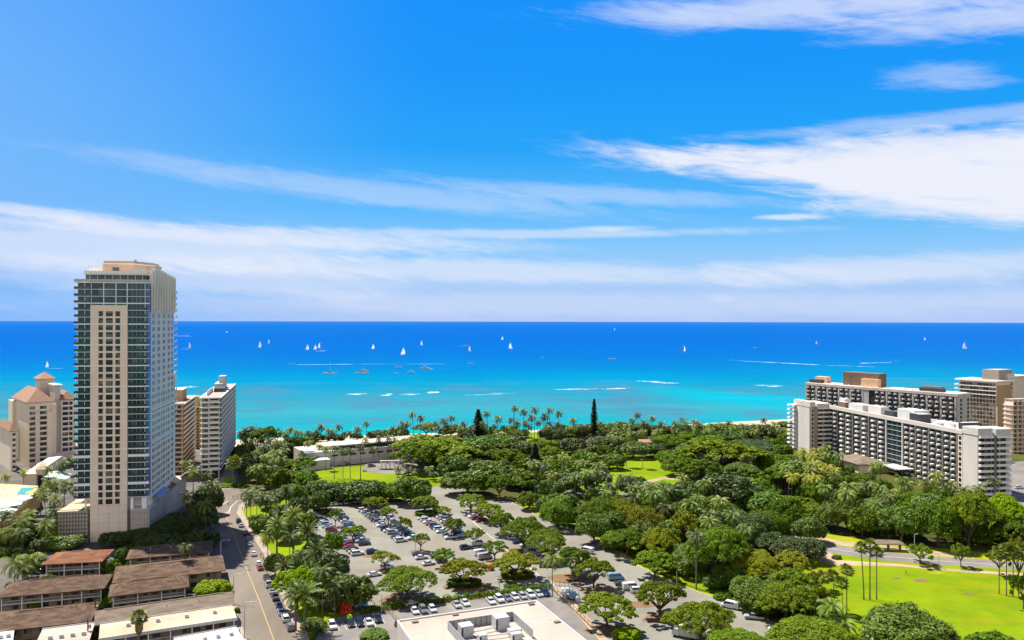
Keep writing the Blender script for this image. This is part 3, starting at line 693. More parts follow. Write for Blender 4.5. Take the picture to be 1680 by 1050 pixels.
    MB().prism(pent, zq - .5, zc - 1.4).build('penthouse', M['peach'], r)
    MB().prism([(sx(160.5), 4.7), (sx(213.3), 4.7), (W - 1.3, 15), (W - 1.3, 26.3), (sx(160.5), 26.3)], zc - 1.4, zc - .9).build('penthouse_cornice', M['white_trim'], r)
    MB().prism([(sx(162), 5.4), (sx(212.5), 5.4), (W - 2.2, 15.4), (W - 2.2, 25.5), (sx(162), 25.5)], zc - .9, zc).build('penthouse_top', M['peach'], r)
    B.part('penthouse_window', M['glass_teal'], [(sx(177.5), sx(188.5), 4.85, 4.99, zq - .2, zq + 1.6)])
    B.part('vent', M['metal'], [(sx(210), sx(213), 8, 9, zc + .002, zc + .7)])
    for i in range(5):
        x = sx(139 + i * 5.2)
        b = MB(); b.extr([(4 + i * .3, zq - .5), (9, zq - .5), (4 + i * .3, zq + 2.4)], x, x + .3, 'x'); b.build('roof_fin', M['white_trim'], r)
    B.part('roof_fin', M['stone_side'], [(W - 1.1, W - .9, 1.2, 8, zq, zq + .6)])
    # podium on the right with deck, columns, glass roof
    zd = ZAT(218, 838, D)
    B.part('podium_wall', M['concrete_mid'], [(sx(217), W + .9, -2.5, 62, 0, zd)])
    B.part('podium_cap', M['concrete_white'], [(sx(216.5), W + 1.1, -2.7, 62.2, zd, zd + .35)])
    for i in range(7): B.part('podium_joint', M['brown_metal'], [(sx(217) + i * 1.0, sx(217) + i * 1.0 + .07, -2.56, -2.505, .2, zd - .2)])
    for i in range(5): B.part('podium_joint', M['brown_metal'], [(sx(217), W + .8, -2.55, -2.506, 1.5 + i * 2.3, 1.57 + i * 2.3)])
    b = MB()
    for i in range(20): b.box(W + .903, W + .96, i * 3.1 - 2, i * 3.1 - 1.92, .2, zd - .1)
    for i in range(6): b.box(W + .903, W + .97, -2.4, 62, 1.2 + i * 1.9, 1.27 + i * 1.9)
    b.build('podium_joint', M['brown_metal'], r)
    for px in (218.5, 237, 240.5): B.part('column', M['white_trim'], [(sx(px) - .45, sx(px) + .45, -1.6, -.8, zd + .35, z0 - .3)])
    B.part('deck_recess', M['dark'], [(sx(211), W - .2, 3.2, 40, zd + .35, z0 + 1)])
    b = MB(); b.extr([(W - 2.5, zd + 4.0), (W + 2.6, zd + 2.0), (W + 2.6, zd + 2.3), (W - 2.5, zd + 4.3)], 6, 24, 'y'); b.build('glass_roof', M['skylight'], r)
    b = MB(); b.extr([(W - 2.0, zd + 3.6), (W + 2.4, zd + 1.9), (W + 2.4, zd + 2.2), (W - 2.0, zd + 3.9)], 36, 46, 'y'); b.build('awning', M['peach'], r)
    B.part('deck_wall', M['brown_metal'], [(W + .7, W + 1.3, 24, 62, zd + .36, zd + 2.2)])
    # podium on the left behind a grid screen
    xl = sx(97)
    B.part('garage_wall', M['concrete_mid'], [(xl, sx(145), -.9, 52, 0, zd - .2)])
    B.part('garage_roof', M['roof_flat'], [(xl - .2, sx(145), -1.1, 52.2, zd - .2, zd + .1)])
    b = MB()
    for i in range(10): x = xl + .1 + i * 1.03; b.box(x, x + .12, -1.2, -.91, .2, zd - .4)
    for i in range(9): b.box(xl, sx(145), -1.25, -.95, .8 + i * 1.45, .95 + i * 1.45)
    b.build('grid_screen', M['brown_metal'], r)
    B.part('column', M['white_trim'], [(sx(141), sx(143), -1.0, -.3, zd + .1, z0 - .3)])
    b = MB(); b.extr([(xl + 1, zd + .1), (sx(130), zd + .1), (sx(130), zd + 3.2), (xl + 4, zd + .6)], 12, 12.4, 'y'); b.build('garage_stair_wall', M['roof_flat'], r)
glass_tower()

def white_apartments():
    D = 419.0
    B = Bld('apartment_tower', 'white apartment tower with balcony rows beside the beach lane, nearest the park', 'apartment block', 330, D, 14.5 * math.pi / 180)
    W = B.lx(361); r = B.root; Lr = solve_len(B.C + Vector(B.dx).to_3d() * W, B.dy, 385) if False else 96.0
    zt = ZAT(330, 652, D); fl = (zt - 5) / 14
    P = B.C + Vector((B.dx[0], B.dx[1], 0)) * W
    L = solve_len(P, B.dy, 385)
    B.part('body', M['concrete_white'], [(0, W, 0, L, 4.2, zt - .6)])
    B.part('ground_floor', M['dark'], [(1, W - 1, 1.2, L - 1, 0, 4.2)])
    for x in (.2, W / 2, W - .7): B.part('column', M['concrete_white'], [(x, x + .5, .2, .8, 0, 4.2)])
    B.part('roof_slab', M['white_trim'], [(-.8, W + .8, -.8, L + .8, zt - .6, zt)])
    B.part('roof', M['roof_pale'], [(0, W, 0, L, zt + .01, zt + .1)])
    B.part('stair_house', M['roof_white'], [(W * .25, W * .75, L * .45, L * .72, zt + .1, zt + 4)])
    B.part('roof_box', M['dark_metal'], [(W * .35, W * .95, L * .33, L * .44, zt + .1, zt + 2.2)])
    B.part('cooling_tower', M['metal_light'], [(W * .45, W * .85, L * .5, L * .6, zt + 4, zt + 8)])
    B.part('railing', M['white_trim'], [(W * .2, W * .22, L * .1, L * .4, zt + .1, zt + 2.5)])
    it = []; it2 = []
    for i in range(14):
        z = 5 + i * fl + fl * .5
        it.append(((W * .22, -.02, z), 0, (W * .30, .3, fl * .5))); it.append(((W * .70, -.02, z), 0, (W * .46, .3, fl * .55)))
        B.part('floor_slab', M['white_trim'], [(-.4, W + .5, -.9, -.003, z - fl / 2 - .2, z - fl / 2 + .2), (W + .003, W + .9, -.9, L, z - fl / 2 - .2, z - fl / 2 + .2)])
        B.part('balcony_front', M['concrete_white'], [(W * .46, W - .2, -.88, -.78, z - fl / 2 + .2, z - fl / 2 + 1.1)])
    grid_parts(r, 'window', it, box_mesh('window', M['window_dark']))
    it = []; rail = []
    for j in range(14):
        y = L * (j + .5) / 14
        for i in range(14):
            z = 5 + i * fl + fl * .5
            it.append(((W, y, z), 0, (.3, L / 14 * .62, fl * .55)))
            rail.append(((W + .85, y, z - fl / 2 + .7), 0, (.1, L / 14 * .8, 1.0)))
        B.part('party_wall', M['concrete_white'], [(W + .003, W + .75, y + L / 28 - .15, y + L / 28 + .15, 4.5, zt - .6)])
    grid_parts(r, 'side_window', it, box_mesh('side_window', M['window_dark']))
    grid_parts(r, 'balcony', rail, box_mesh('balcony', M['concrete_white']))
white_apartments()

def brown_tower(px0, px1, pxf, D, ytop, name, label, wall, mid, win, nf, nb, ang=14.5, over=.7):
    B = Bld(name, label, 'apartment block', px0, D, R(ang))
    W = B.lx(px1); r = B.root; zt = ZAT(px0, ytop, D)
    P = B.C + Vector((B.dx[0], B.dx[1], 0)) * W
    L = solve_len(P, B.dy, pxf); fl = zt / nf
    B.part('body', M[wall], [(0, W, 0, L, 0, zt)])
    B.part('roof_slab', M[mid], [(-.6, W + .8, -.6, L + .6, zt, zt + .5)])
    B.part('roof', M['roof_pale'], [(.2, W, .2, L, zt + .5, zt + .62)])
    B.part('penthouse', M[wall], [(W * .1, W * .8, L * .25, L * .6, zt + .6, zt + 6.5)])
    B.part('penthouse_cap', M[mid], [(W * .07, W * .83, L * .24, L * .61, zt + 6.5, zt + 6.9)])
    it = []; it2 = []; sl_ = []
    nx = max(2, int(W / 4))
    for i in range(nf):
        z = (i + .5) * fl
        for x in frange(.3, W - .3, nx): it.append(((x, 0, z), 0, (W / nx * .62, .25, fl * .55)))
        for y in frange(.3, L - .3, nb): it2.append(((W, y, z), 0, (.25, L / nb * .66, fl * .58)))
        B.part('floor_slab', M[mid], [(0, W, -over, -.003, z - fl / 2 - .15, z - fl / 2 + .15), (W + .003, W + over, -over, L, z - fl / 2 - .15, z - fl / 2 + .15), (W + over - .1, W + over, -over, L, z - fl / 2 + .15, z - fl / 2 + 1)])
    grid_parts(r, 'window', it, box_mesh('window', M[win])); grid_parts(r, 'side_window', it2, box_mesh('side_window', M[win]))
    return B
brown_tower(268, 301, 320, 425, 664, 'apartment_tower', 'brown beige apartment tower half hidden behind the tall glass tower', 'tan', 'pinkish', 'window_dark', 15, 12)
brown_tower(313, 329, 334, 520, 669, 'apartment_tower', 'narrow ochre tower squeezed between brown and white apartment towers', 'ochre', 'ochre', 'window_warm', 14, 6, over=.4)

# ---- slab hotels on the right
def round_balcony(b):
    pts = [(-.5, .0), (-.5, -.45), (-.38, -.78), (-.15, -.97), (.15, -.97), (.38, -.78), (.5, -.45), (.5, .0)]
    b.prism([(p[1], p[0]) for p in pts], -.5, .5)
M['balc'] = pbr('white balcony', (.80, .77, .73), .8, .2, var=.04, alb=.75)
rb = unit_mesh('balcony', M['balc'], round_balcony)
def slab_hotel_front():
    C0 = Vector((222.6, 379.4, 0))
    B = Bld('slab_hotel', 'long white and grey hotel slab with rounded balconies, nearest on the right', 'hotel', CX + F * C0.x / C0.y, C0.y, R(9.98))
    r = B.root; Wd = 17.3; zt = 30.0; nf = 11; fl = 2.72
    yA, yB = 10.8, 128.0          # main facade between these
    B.part('body', M['concrete_grey'], [(1.2, 15.5, yA, yB, 0, zt - 1)])
    B.part('parapet', M['concrete_white'], [(-.35, 1.2, yA, yB, zt - 1.6, zt + .5), (14.6, 15.8, yA, yB, zt - 1.6, zt + .5)])
    B.part('roof', M['roof_white'], [(1.2, 14.6, yA, yB, zt - .9, zt - .3)])
    # the bays: seven pairs, a glazed lobby strip between them
    yg0, yg1 = 56.0, 69.0
    B.part('lobby_glazing', M['glass_dark'], [(.25, 1.15, yg0, yg1, 1, zt - 1.7)])
    B.part('lobby_frame', M['concrete_mid'], [(-.3, 1.1, yg0 - .9, yg0, 0, zt - 1.7), (-.3, 1.1, yg1, yg1 + .9, 0, zt - 1.7)])
    for i in range(10): B.part('lobby_beam', M['metal_light'], [(-.05, .24, yg0, yg1, 1.5 + i * 2.72, 1.72 + i * 2.72)])
    for y in (yg0 + 4.3, yg0 + 8.6): B.part('lobby_beam', M['metal'], [(.1, .24, y - .07, y + .07, 1, zt - 1.7)])
    bal = []; win = []
    def bays(y0, y1, n):
        bw = (y1 - y0) / n
        for k in range(n + 1):
            B.part('pier', M['concrete_grey'], [(-.28, 1.15, y0 + k * bw - .42, y0 + k * bw + .42, 0, zt - 1.62)])
        for k in range(n):
            for s in (0, 1):
                yc = y0 + k * bw + bw * (.27 + .46 * s)
                for i in range(nf - 1):
                    z = 1.6 + i * fl
                    bal.append(((.95, yc + (.35 if i % 2 else -.35), z + .1), 0, (2.0, bw * .21, .82)))
                    win.append(((1.17, yc, z + .45), 0, (.12, bw * .38, fl * .82)))
            B.part('mid_pier', M['concrete_grey'], [(.3, 1.15, y0 + k * bw + bw * .47, y0 + k * bw + bw * .53, 0, zt - 1.62)])
    bays(yA + 3.6, yg0 - .9, 4)
    bays(yg1 + .9, yB - 11, 3)
    bays(yB - 11, yB - .2, 1)
    grid_parts(r, 'balcony', bal, rb, 99); grid_parts(r, 'window', win, box_mesh('window', M['window_deep']), 99)
    # window strip next to the near wing
    B.part('strip_wall', M['pinkish'], [(-.1, 1.15, yA, yA + 3.1, 0, zt - 1.7)])
    grid_parts(r, 'strip_window', face_items('x', -.1, [yA + 1.5], frange(2, zt - 2.2, 10), 1.7, 1.7), box_mesh('strip_window', M['window_dark']))
    # near wing with its blank panel and the balconied end
    def wing(x0, y0, x1, y1, blank, end_balc, name):
        B.part('wing_wall', M['concrete_white'], [(x0, x1, y0 + .9, y1, 0, zt + .5)])
        B.part('wing_parapet', M['concrete_white'], [(x0 - .25, x0 + 7.6, y0 + .3, y1, zt - .9, zt + 2.6), (x0 + 8.9, x1, y0 - .2, y1, zt - .9, zt + 2.2)])
        B.part('wing_roof', M['roof_white'], [(x0 + .3, x0 + 7.0, y0 + 1.0, y1 - .4, zt + 2.6, zt + 2.63)])
        w_ = []
        for i in range(nf):
            z = 1.0 + i * fl
            B.part('end_balcony', M['balc'], [(x0 + .05, x0 + 7.4, y0 - .9, y0 + .5, z - .15, z + .9)])
            B.part('end_balcony', M['balc'], [(x0 + 8.9, x1 - .5, y0 - 1.2, y0 + .2, z - .15, z + .9)])
            for xx, ww in ((x0 + 2.1, 2.6), (x0 + 5.6, 2.8), (x0 + 10.4, 2.3), (x0 + 13.8, 2.9)): w_.append(((xx, y0 + .9, z + 1.55), 0, (ww, .2, 1.6)))
            if end_balc: B.part('side_balcony', M['balc'], [(x1 + .003, x1 + 2.2, y0 + 2, y0 + 7, z - .1, z + .9)])
        grid_parts(r, 'end_window', w_, box_mesh('end_window', M['window_dark']))
        B.part('wing_pier', M['concrete_grey'], [(x0 + 7.6, x0 + 8.7, y0 - .9, y0 + .9, 0, zt - .9), (x0 + 3.7, x0 + 3.95, y0 - .5, y0 + .9, 0, zt - .9)])
    wing(0, 0, Wd, yA - .1, True, True, 'near')
    # far wing stands forward of the facade
    xw = -12.6; y0 = yB - .6; y1 = yB + 18.5
    B.part('wing_wall', M['concrete_white'], [(xw, 1.1, y0 + .5, y1, 0, zt + .2)])
    B.part('wing_parapet', M['concrete_white'], [(xw - .2, xw + 3.4, y0 - .4, y1, zt - .8, zt + 2.6), (xw + 4.6, 1.0, y0 - .8, y1 - 2, zt - .8, zt + 1.6)])
    w_ = []
    for i in range(nf):
        z = 1.0 + i * fl
        B.part('end_balcony', M['balc'], [(xw + 5.0, .8, y0 - 1.1, y0 + .2, z - .15, z + .9)])
        B.part('rear_balcony', M['balc'], [(xw - 3.2, xw + 2, y1 + .003, y1 + 3.2, z - .15, z + .95)])
        B.part('rear_balcony', M['balc'], [(xw - 2.0, xw - .003, y1 - 3.2, y1 - .2, z - .15, z + .95)])
        for xx, ww in ((xw + 7.2, 3.2), (xw + 11.2, 3.2)): w_.append(((xx, y0 + .5, z + 1.5), 0, (ww, .2, 1.6)))
        w_.append(((xw + 2.2, y0 + .5, z + 1.5), 0, (1.1, .2, 1.7)))
    grid_parts(r, 'end_window', w_, box_mesh('end_window', M['window_dark']))
    B.part('wing_pier', M['tan'], [(xw + 3.5, xw + 4.5, y0 - .6, y0 + .5, 0, zt - .8), (xw + 9.1, xw + 9.4, y0 - .9, y0 + .5, 0, zt - .8)])
    # roof plant
    for (x0, x1, ya, yb, h_, mt) in ((3, 10, 96, 110, 3.4, 'roof_white'), (4, 9, 80, 92, 4.0, 'concrete_white'), (2, 8, 66, 74, 3.0, 'dark_metal'), (3, 12, 50, 64, 5.2, 'roof_white'), (1.6, 8, 43.5, 52, 4.2, 'dark_metal'),
                                (2, 5, 112, 120, 3.5, 'brown_metal'), (2, 12, 13, 16, 3.6, 'dark_metal'), (9, 13, 20, 40, 1.4, 'roof_white'), (3, 5, 30, 33, 1.2, 'metal_light'), (8, 12, 122, 128, 4.5, 'concrete_white'), (6, 7, 24, 26, 1.5, 'metal_light')):
        B.part('roof_plant', M[mt], [(x0, x1, ya, yb, zt - .3, zt + h_)])
        if h_ > 3: B.part('plant_cap', M['roof_white'], [(x0 + .3, x1 - .3, ya + .3, yb - .3, zt + h_, zt + h_ + .15)])
    # brown roofed entrance hall at the foot
    b = MB(); b.hip(-22, -3, 62, 88, 5.2, 8.0, axis='y'); b.build('lobby_roof', M['roof_grey'], r)
    B.part('lobby_wall', M['pinkish'], [(-21, -3, 63, 87, 0, 5.0)])
    B.part('porch_roof', M['concrete_white'], [(-9, -.5, 46, 62, 4.6, 5.0)])
slab_hotel_front()

def slab_hotel_rear():
    z_t = 40.0
    p1 = G(1569, 647, z_t); p2 = G(1321, 628, z_t)
    ang = math.atan2(-(p2.x - p1.x), p2.y - p1.y)
    B = Bld('slab_hotel', 'grey hotel slab with brown roof boxes, standing behind the nearer white hotel', 'hotel', 1570, p1.y, ang)
    r = B.root; L = (p2 - p1).length; W = 15.5; fl = 2.75
    B.part('body', M['concrete_grey'], [(1.0, W, 0.2, L, 0, z_t - 1)])
    B.part('parapet', M['concrete_mid'], [(-.5, W + .5, -.6, L + .3, z_t - 1.5, z_t + .1)])
    B.part('roof', M['pinkish'], [(.6, W - .6, .6, L - .6, z_t + .1, z_t + .3)])
    B.part('end_wall', M['concrete_mid'], [(0, W, -.4, .19, 0, z_t - 1.5)])
    grid_parts(r, 'end_window', face_items('y', -.4, [4.2, 12.5], frange(2, z_t - 2.5, 14), 2.2, 1.7), box_mesh('end_window', M['window_dark']))
    bal = []; win = []
    edges = []
    y = L; nb = 11; bw = (L - 9) / nb
    y0 = .8
    for k in range(nb):
        ya = y0 + k * bw + (8.2 if k >= 6 else 0)
        B.part('pier', M['concrete_mid'], [(-.35, 1.0, ya - .5, ya + .5, 0, z_t - 1.52)])
        for s in (0, 1):
            yc = ya + bw * (.28 + .46 * s)
            for i in range(4, 14):
                z = 1.5 + i * fl
                bal.append(((.8, yc + (.3 if i % 2 else -.3), z + .1), 0, (2.0, bw * .21, .82)))
                win.append(((1.0, yc, z + .45), 0, (.12, bw * .4, fl * .82)))
    B.part('pier', M['concrete_mid'], [(-.35, 1.0, L - .9, L, 0, z_t - 1.52)])
    yg = y0 + 6 * bw
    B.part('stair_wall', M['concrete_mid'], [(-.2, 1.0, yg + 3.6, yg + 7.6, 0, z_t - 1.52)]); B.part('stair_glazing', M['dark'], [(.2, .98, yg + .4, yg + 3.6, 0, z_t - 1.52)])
    grid_parts(r, 'balcony', bal, rb, 99); grid_parts(r, 'window', win, box_mesh('window', M['window_deep']), 99)
    for (x0, x1, ya, yb, h_, mt, nm) in ((4, 13, 52, 78, 9.0, 'brown_metal', 'roof_screen'), (1.5, 5, 51, 63, 5.6, 'peach', 'roof_plant'), (6, 11, 92, 101, 4.5, 'peach', 'roof_plant'), (2, 7, 94, 103, 2.6, 'dark_metal', 'roof_plant'),
                                    (2, 7, 10, 24, 2.4, 'dark_metal', 'roof_plant'), (8, 13, 14, 26, 2.8, 'brown_metal', 'roof_plant')):
        B.part(nm, M[mt], [(x0, x1, ya, yb, z_t + .3, z_t + h_)])
    for i in range(8): B.part('roof_vent', M['metal_light'], [(1.5 + (i % 3), 2.2 + (i % 3), 28 + i * 9, 28.7 + i * 9, z_t + .3, z_t + 1.1)])
slab_hotel_rear()

def brown_hotel():
    D = 560.0
    B = Bld('beach_hotel', 'brown beige hotel with grid balconies and tan end wall, far right', 'hotel', 1636, D, R(32))
    r = B.root; zt = ZAT(1636, 627, D)
    L = B.ly(1574); W = B.lx(1662); fl = 2.9
    B.part('body', M['pinkish'], [(0, W, 0, L, 0, zt)])
    B.part('end_wall', M['tan'], [(0, W * .86, -.5, -.003, 0, zt - 2.5)])
    B.part('roof_slab', M['white_trim'], [(-1.6, W + .5, -1, L + 2.5, zt, zt + 1.0)])
    B.part('roof', M['roof_pale'], [(0, W, 0, L, zt + 1.01, zt + 1.1)])
    B.part('penthouse', M['roof_pale'], [(W * .4, W * 1.25, L * .12, L * .55, zt + 1.1, zt + 8)])
    B.part('penthouse_cap', M['pinkish'], [(W * .8, W * 1.25, L * .05, L * .3, zt + 1.1, zt + 5)])
    n = 11; it = []
    for i in range(14):
        z = zt - 2.2 - i * fl
        top_ = i < 3
        if z < 3: break
        if not (1 < i < 2): it += face_items('x', 0, frange(.8, L - .8, n), [z], L / n * (.82 if top_ else .66), 1.9, .5)
        if top_: B.part('floor_slab', M['white_trim'], [(-1.5, -.003, 0, L + 2, z - 1.6, z - 1.1)])
        B.part('end_balcony', M['white_trim'], [(-1.5, 2, L + .003, L + 3, z - 1.6, z - .6)])
        it.append(((W * .9, 0, z), 0, (W * .12, .4, 1.8)))
    grid_parts(r, 'window', it, box_mesh('window', M['window_warm']), 99)
    B.part('wing_wall', M['pinkish'], [(W, W + 22, 2, L * .8, 0, zt + 2.5)])
    B.part('wing_roof', M['white_trim'], [(W - .4, W + 22, 1, L * .8, zt + 2.5, zt + 3.4)])
    B2 = Bld('grid_hotel', 'lower pinkish hotel with square balcony grid at the right edge', 'hotel', 1661, 505, R(12))
    zt = ZAT(1661, 657, 505); r = B2.root
    B2.part('body', M['pinkish'], [(0, 40, .4, 6, 0, zt)])
    B2.part('roof', M['roof_pale'], [(-.3, 40, 0, 6.2, zt, zt + .7)])
    it = []; fr = []
    for i in range(12):
        for j in range(10): it.append(((2 + j * 3.6, .4, zt - 2 - i * 2.9), 0, (2.5, .3, 1.9)))
        B2.part('floor_slab', M['pinkish'], [(-1.2, 40, -.9, .39, zt - 3.5 - i * 2.9, zt - 3.1 - i * 2.9), (-1.2, 0, .4, 6, zt - 3.5 - i * 2.9, zt - 2.6 - i * 2.9)])
    for j in range(11): B2.part('party_wall', M['pinkish'], [(j * 3.6, j * 3.6 + .35, -.8, .38, 0, zt)])
    grid_parts(r, 'window', it, box_mesh('window', M['window_warm']), 99)
brown_hotel()

# ---- cream hotel complex at the left edge
def cream_hotel():
    D = 452.0
    B = Bld('cream_hotel', 'cream stucco hotel with terracotta hip roofs and a square roof turret, left edge', 'hotel', 48, D, R(42))
    r = B.root; zt = ZAT(48, 664, D); fl = 3.0
    xW = B.lx(92); yL = B.ly(27)
    B.part('wing_wall', M['cream'], [(0, xW, 0, yL, 0, zt)])
    B.part('rear_wall', M['cream'], [(-2, xW, yL, yL + 12, 0, zt - .5)])
    b = MB(); b.hip(-.4, xW * .92, 1, yL + 8, zt + 1.2, zt + 8.5, ov=.8, axis='y', inset=9); b.build('hip_roof', M['terracotta'], r)
    B.part('eaves', M['cream_grey'], [(-.6, xW * .94, .4, yL + 8, zt, zt + .9)])
    def sx(px): return B.lx(px)
    # balcony bays on the right hand face
    z = zt - 1.6
    for i in range(11):
        zz = zt - 2.0 - i * fl
        if zz < 3: break
        B.part('window', M['window_warm'], [(sx(48.8), sx(57.5), -.12, -.003, zz - .9, zz + .9)])
        B.part('window', M['window_dark'], [(sx(66), sx(76.5), -.12, -.003, zz - .9, zz + .9)])
        B.part('balcony', M['white_trim'], [(sx(48.4), sx(57.8), -.9, -.003, zz - 1.5, zz - 1.1)])
        B.part('balcony', M['white_trim'], [(sx(65), sx(77), -.9, -.003, zz - 1.5, zz - .9)])
    for a, c, mt in ((57.8, 65, 'cream_grey'), (77, 84.5, 'cream'), (84.5, 92, 'cream_grey')):
        B.part('pier', M[mt], [(sx(a), sx(c), -1.4, -.003, 0, zt - (.5 if a > 80 else 4.5))])
    # turret tower
    T = (xW * .72, xW * 1.25, yL * .6, yL * .6 + 12); ztw = ZAT(60, 622, 475)
    B.part('turret_wall', M['cream_grey'], [(T[0], T[1], T[2], T[3], 0, ztw)])
    b = MB(); b.hip(T[0], T[1], T[2], T[3], ztw + .2, ztw + 4.0, ov=1.2); b.build('turret_roof', M['terracotta'], r)
    B.part('turret_window', M['window_dark'], [(T[1], T[1] + .1, T[2] + 4, T[2] + 8, ztw - 4, ztw - 1)])
    zs_ = ZAT(98, 632, 470)
    B.part('shaft_wall', M['concrete_white'], [(xW * 1.0, xW * 1.22, 3, 18, 0, zs_ + 0)])
    B.part('shaft_cap', M['cream_grey'], [(xW * .97, xW * 1.3, 2.4, 18.6, zs_, zs_ + .8)])
    # second wing seen right of the shaft
    x0 = sx(101); x1 = sx(126); zw = ZAT(110, 655, 470)
    B.part('wing_wall', M['cream_grey'], [(x0, x1, 1.5, 30, 0, zw)])
    b = MB(); b.hip(x0, x1, 1.5, 30, zw + .4, zw + 5, ov=.8, axis='y'); b.build('hip_roof', M['terracotta'], r)
    for i in range(11):
        zz = zw - 2.0 - i * fl
        if zz < 5: break
        for a, c in ((104, 113), (115, 120)):
            B.part('window', M['window_dark'], [(sx(a), sx(c), 1.36, 1.497, zz - .9, zz + .9)]); B.part('balcony', M['white_trim'], [(sx(a) - .3, sx(c) + .3, .6, 1.497, zz - 1.5, zz - .9)])
    # lower wing at the frame edge
    B3 = Bld('hotel_annex', 'lower cream wing with terracotta roof at the left edge', 'hotel wing', 18, 440, R(42))
    z3 = ZAT(18, 708, 440); r3 = B3.root
    B3.part('wall', M['cream'], [(0, B3.lx(27), 0, 34, 0, z3)])
    b = MB(); b.hip(0, B3.lx(27), 0, 34, z3 + .2, z3 + 4.6, ov=.9, axis='y', inset=4); b.build('roof', M['terracotta'], r3)
    for i in range(8): B3.part('window', M['window_dark'], [(.8, B3.lx(26), -.12, -.003, z3 - 2.4 - i * 3, z3 - 1 - i * 3)]); B3.part('balcony', M['white_trim'], [(.6, B3.lx(26.5), -.8, -.003, z3 - 3.2 - i * 3, z3 - 2.8 - i * 3)])
    # long pale ramp wall and garden pavilion
    p = [G(48, 800), G(128, 748), G(128, 738), G(40, 790)]
    b = MB(); q0 = G(60, 800); q1 = G(124, 752)
    dr = (q1 - q0).normalized(); nn_ = Vector((-dr.y, dr.x, 0))
    b.prism([q0[:2], q1[:2], (q1 + nn_ * 6)[:2], (q0 + nn_ * 6)[:2]], 0, 7); tag(b.build('ramp_wall', M['pinkish']), 'long pinkish ramp wall rising past the cream hotel', 'wall')
cream_hotel()

def pavilion():
    B = Bld('pavilion', 'small cream pavilion with flat hipped roof at the hotel pool', 'pavilion', 60, 400, R(28))
    B.part('wall', M['cream'], [(0, B.lx(72), 0, 17, 0, 8.2)])
    b = MB(); b.hip(0, B.lx(72), 0, 17, 8.4, 10, ov=.8, axis='y'); b.build('roof', M['roof_flat'], B.root)
    B.part('doorway', M['dark'], [(.8, B.lx(70), -.1, -.003, .3, 5.5)])
pavilion()
def canopy():
    c = [G(70, 782, 5), G(112, 787, 5), G(119, 777, 5), G(82, 773, 5)]
    rt = empty('canopy', ((c[0] + c[2]) / 2).xy.to_3d(), 0, 'pale green canvas canopy among the palms beside the glass tower', 'canopy')
    o = rt.location
    top = (c[0] + c[1] + c[2] + c[3]) / 4 + Vector((0, 0, 2.2)); b = MB()
    vs = [v - o for v in c] + [top - o] + [v - o - Vector((0, 0, .3)) for v in c]
    b.add(vs, [(0, 1, 4), (1, 2, 4), (2, 3, 4), (3, 0, 4), (8, 7, 6, 5), (0, 5, 6, 1), (1, 6, 7, 2), (2, 7, 8, 3), (3, 8, 5, 0)]); b.build('cover', M['canvas'], rt)
    for v in c: q = v - o; MB().tube([(q.x, q.y, 0), (q.x, q.y, 4.8)], .12).build('post', M['metal_light'], rt)
canopy()

# ---- pool terrace on a parking building
def terrace():
    pts = [G(-60, 850, 7), G(0, 862, 7), G(66, 806, 7), G(62, 797, 7), G(-60, 790, 7)]
    o = G(20, 830)
    rt = empty('pool_terrace', o, 0, 'raised hotel pool terrace with arcaded yellow parapet at the left edge', 'terrace')
    L = lambda v: (v.x - o.x, v.y - o.y)
    MB().prism([L(p) for p in pts], 0, 7).build('terrace_base', M['ochre'], rt)
    MB().prism([L(p) for p in [G(-60, 848, 7), G(0, 858, 7), G(63, 805, 7), G(60, 799, 7), G(-60, 792, 7)]], 7.0, 7.15).build('deck', M['deck'], rt)
    MB().prism([L(p) for p in [G(28, 812, 7), G(48, 812, 7), G(56, 801, 7), G(36, 801, 7)]], 7.15, 7.25).build('pool', M['pool'], rt)
    a, c = pts[1], pts[2]; d_ = (c - a); n_ = 11
    w_ = MB(); op = MB()
    dn = d_.normalized(); nv = Vector((dn.y, -dn.x, 0))
    q = [a, c, c - nv * .4, a - nv * .4]
    w_.prism([L(v) for v in q], 7.0, 8.1); w_.build('parapet', M['cream'], rt)
    for i in range(n_):
        m0 = a + d_ * ((i + .3) / n_); m1 = a + d_ * ((i + .75) / n_)
        op.prism([L(v) for v in (m0 + nv * .08, m1 + nv * .08, m1 - nv * .0, m0 - nv * .0)], 4.2, 6.4)
    op.build('opening', M['tan'], rt)
    for i, (px, py, mt) in enumerate([(14, 838, 'canvas_white'), (5, 848, 'canvas_white'), (22, 828, 'canvas_white'), (30, 822, 'canvas'), (12, 822, 'canvas_white'), (56, 808, 'canvas_yellow'), (4, 832, 'canvas'), (40, 818, 'canvas_white'), (-8, 852, 'canvas_white')]):
        p = G(px, py, 9.5)
        s = empty('parasol', (p.x, p.y, 7.15), 0, None, 'parasol', 'parasols on the pool terrace')
        s['label'] = ('yellow parasol on the pool terrace beside the pool' if mt == 'canvas_yellow' else 'pale parasol on the hotel pool terrace, %s from the left' % ('1st 2nd 3rd 4th 5th 6th 7th 8th'.split()[sorted([14, 5, 22, 30, 12, 4, 40, -8]).index(px)]))
        b = MB(); b.lathe([(3.3, 2.4), (3.3, 2.5), (1.6, 3.1), (.1, 3.5)], 8); b.build('canopy', M[mt], s)
        MB().tube([(0, 0, 0), (0, 0, 3.3)], .06).build('pole', M['metal_light'], s)
terrace()

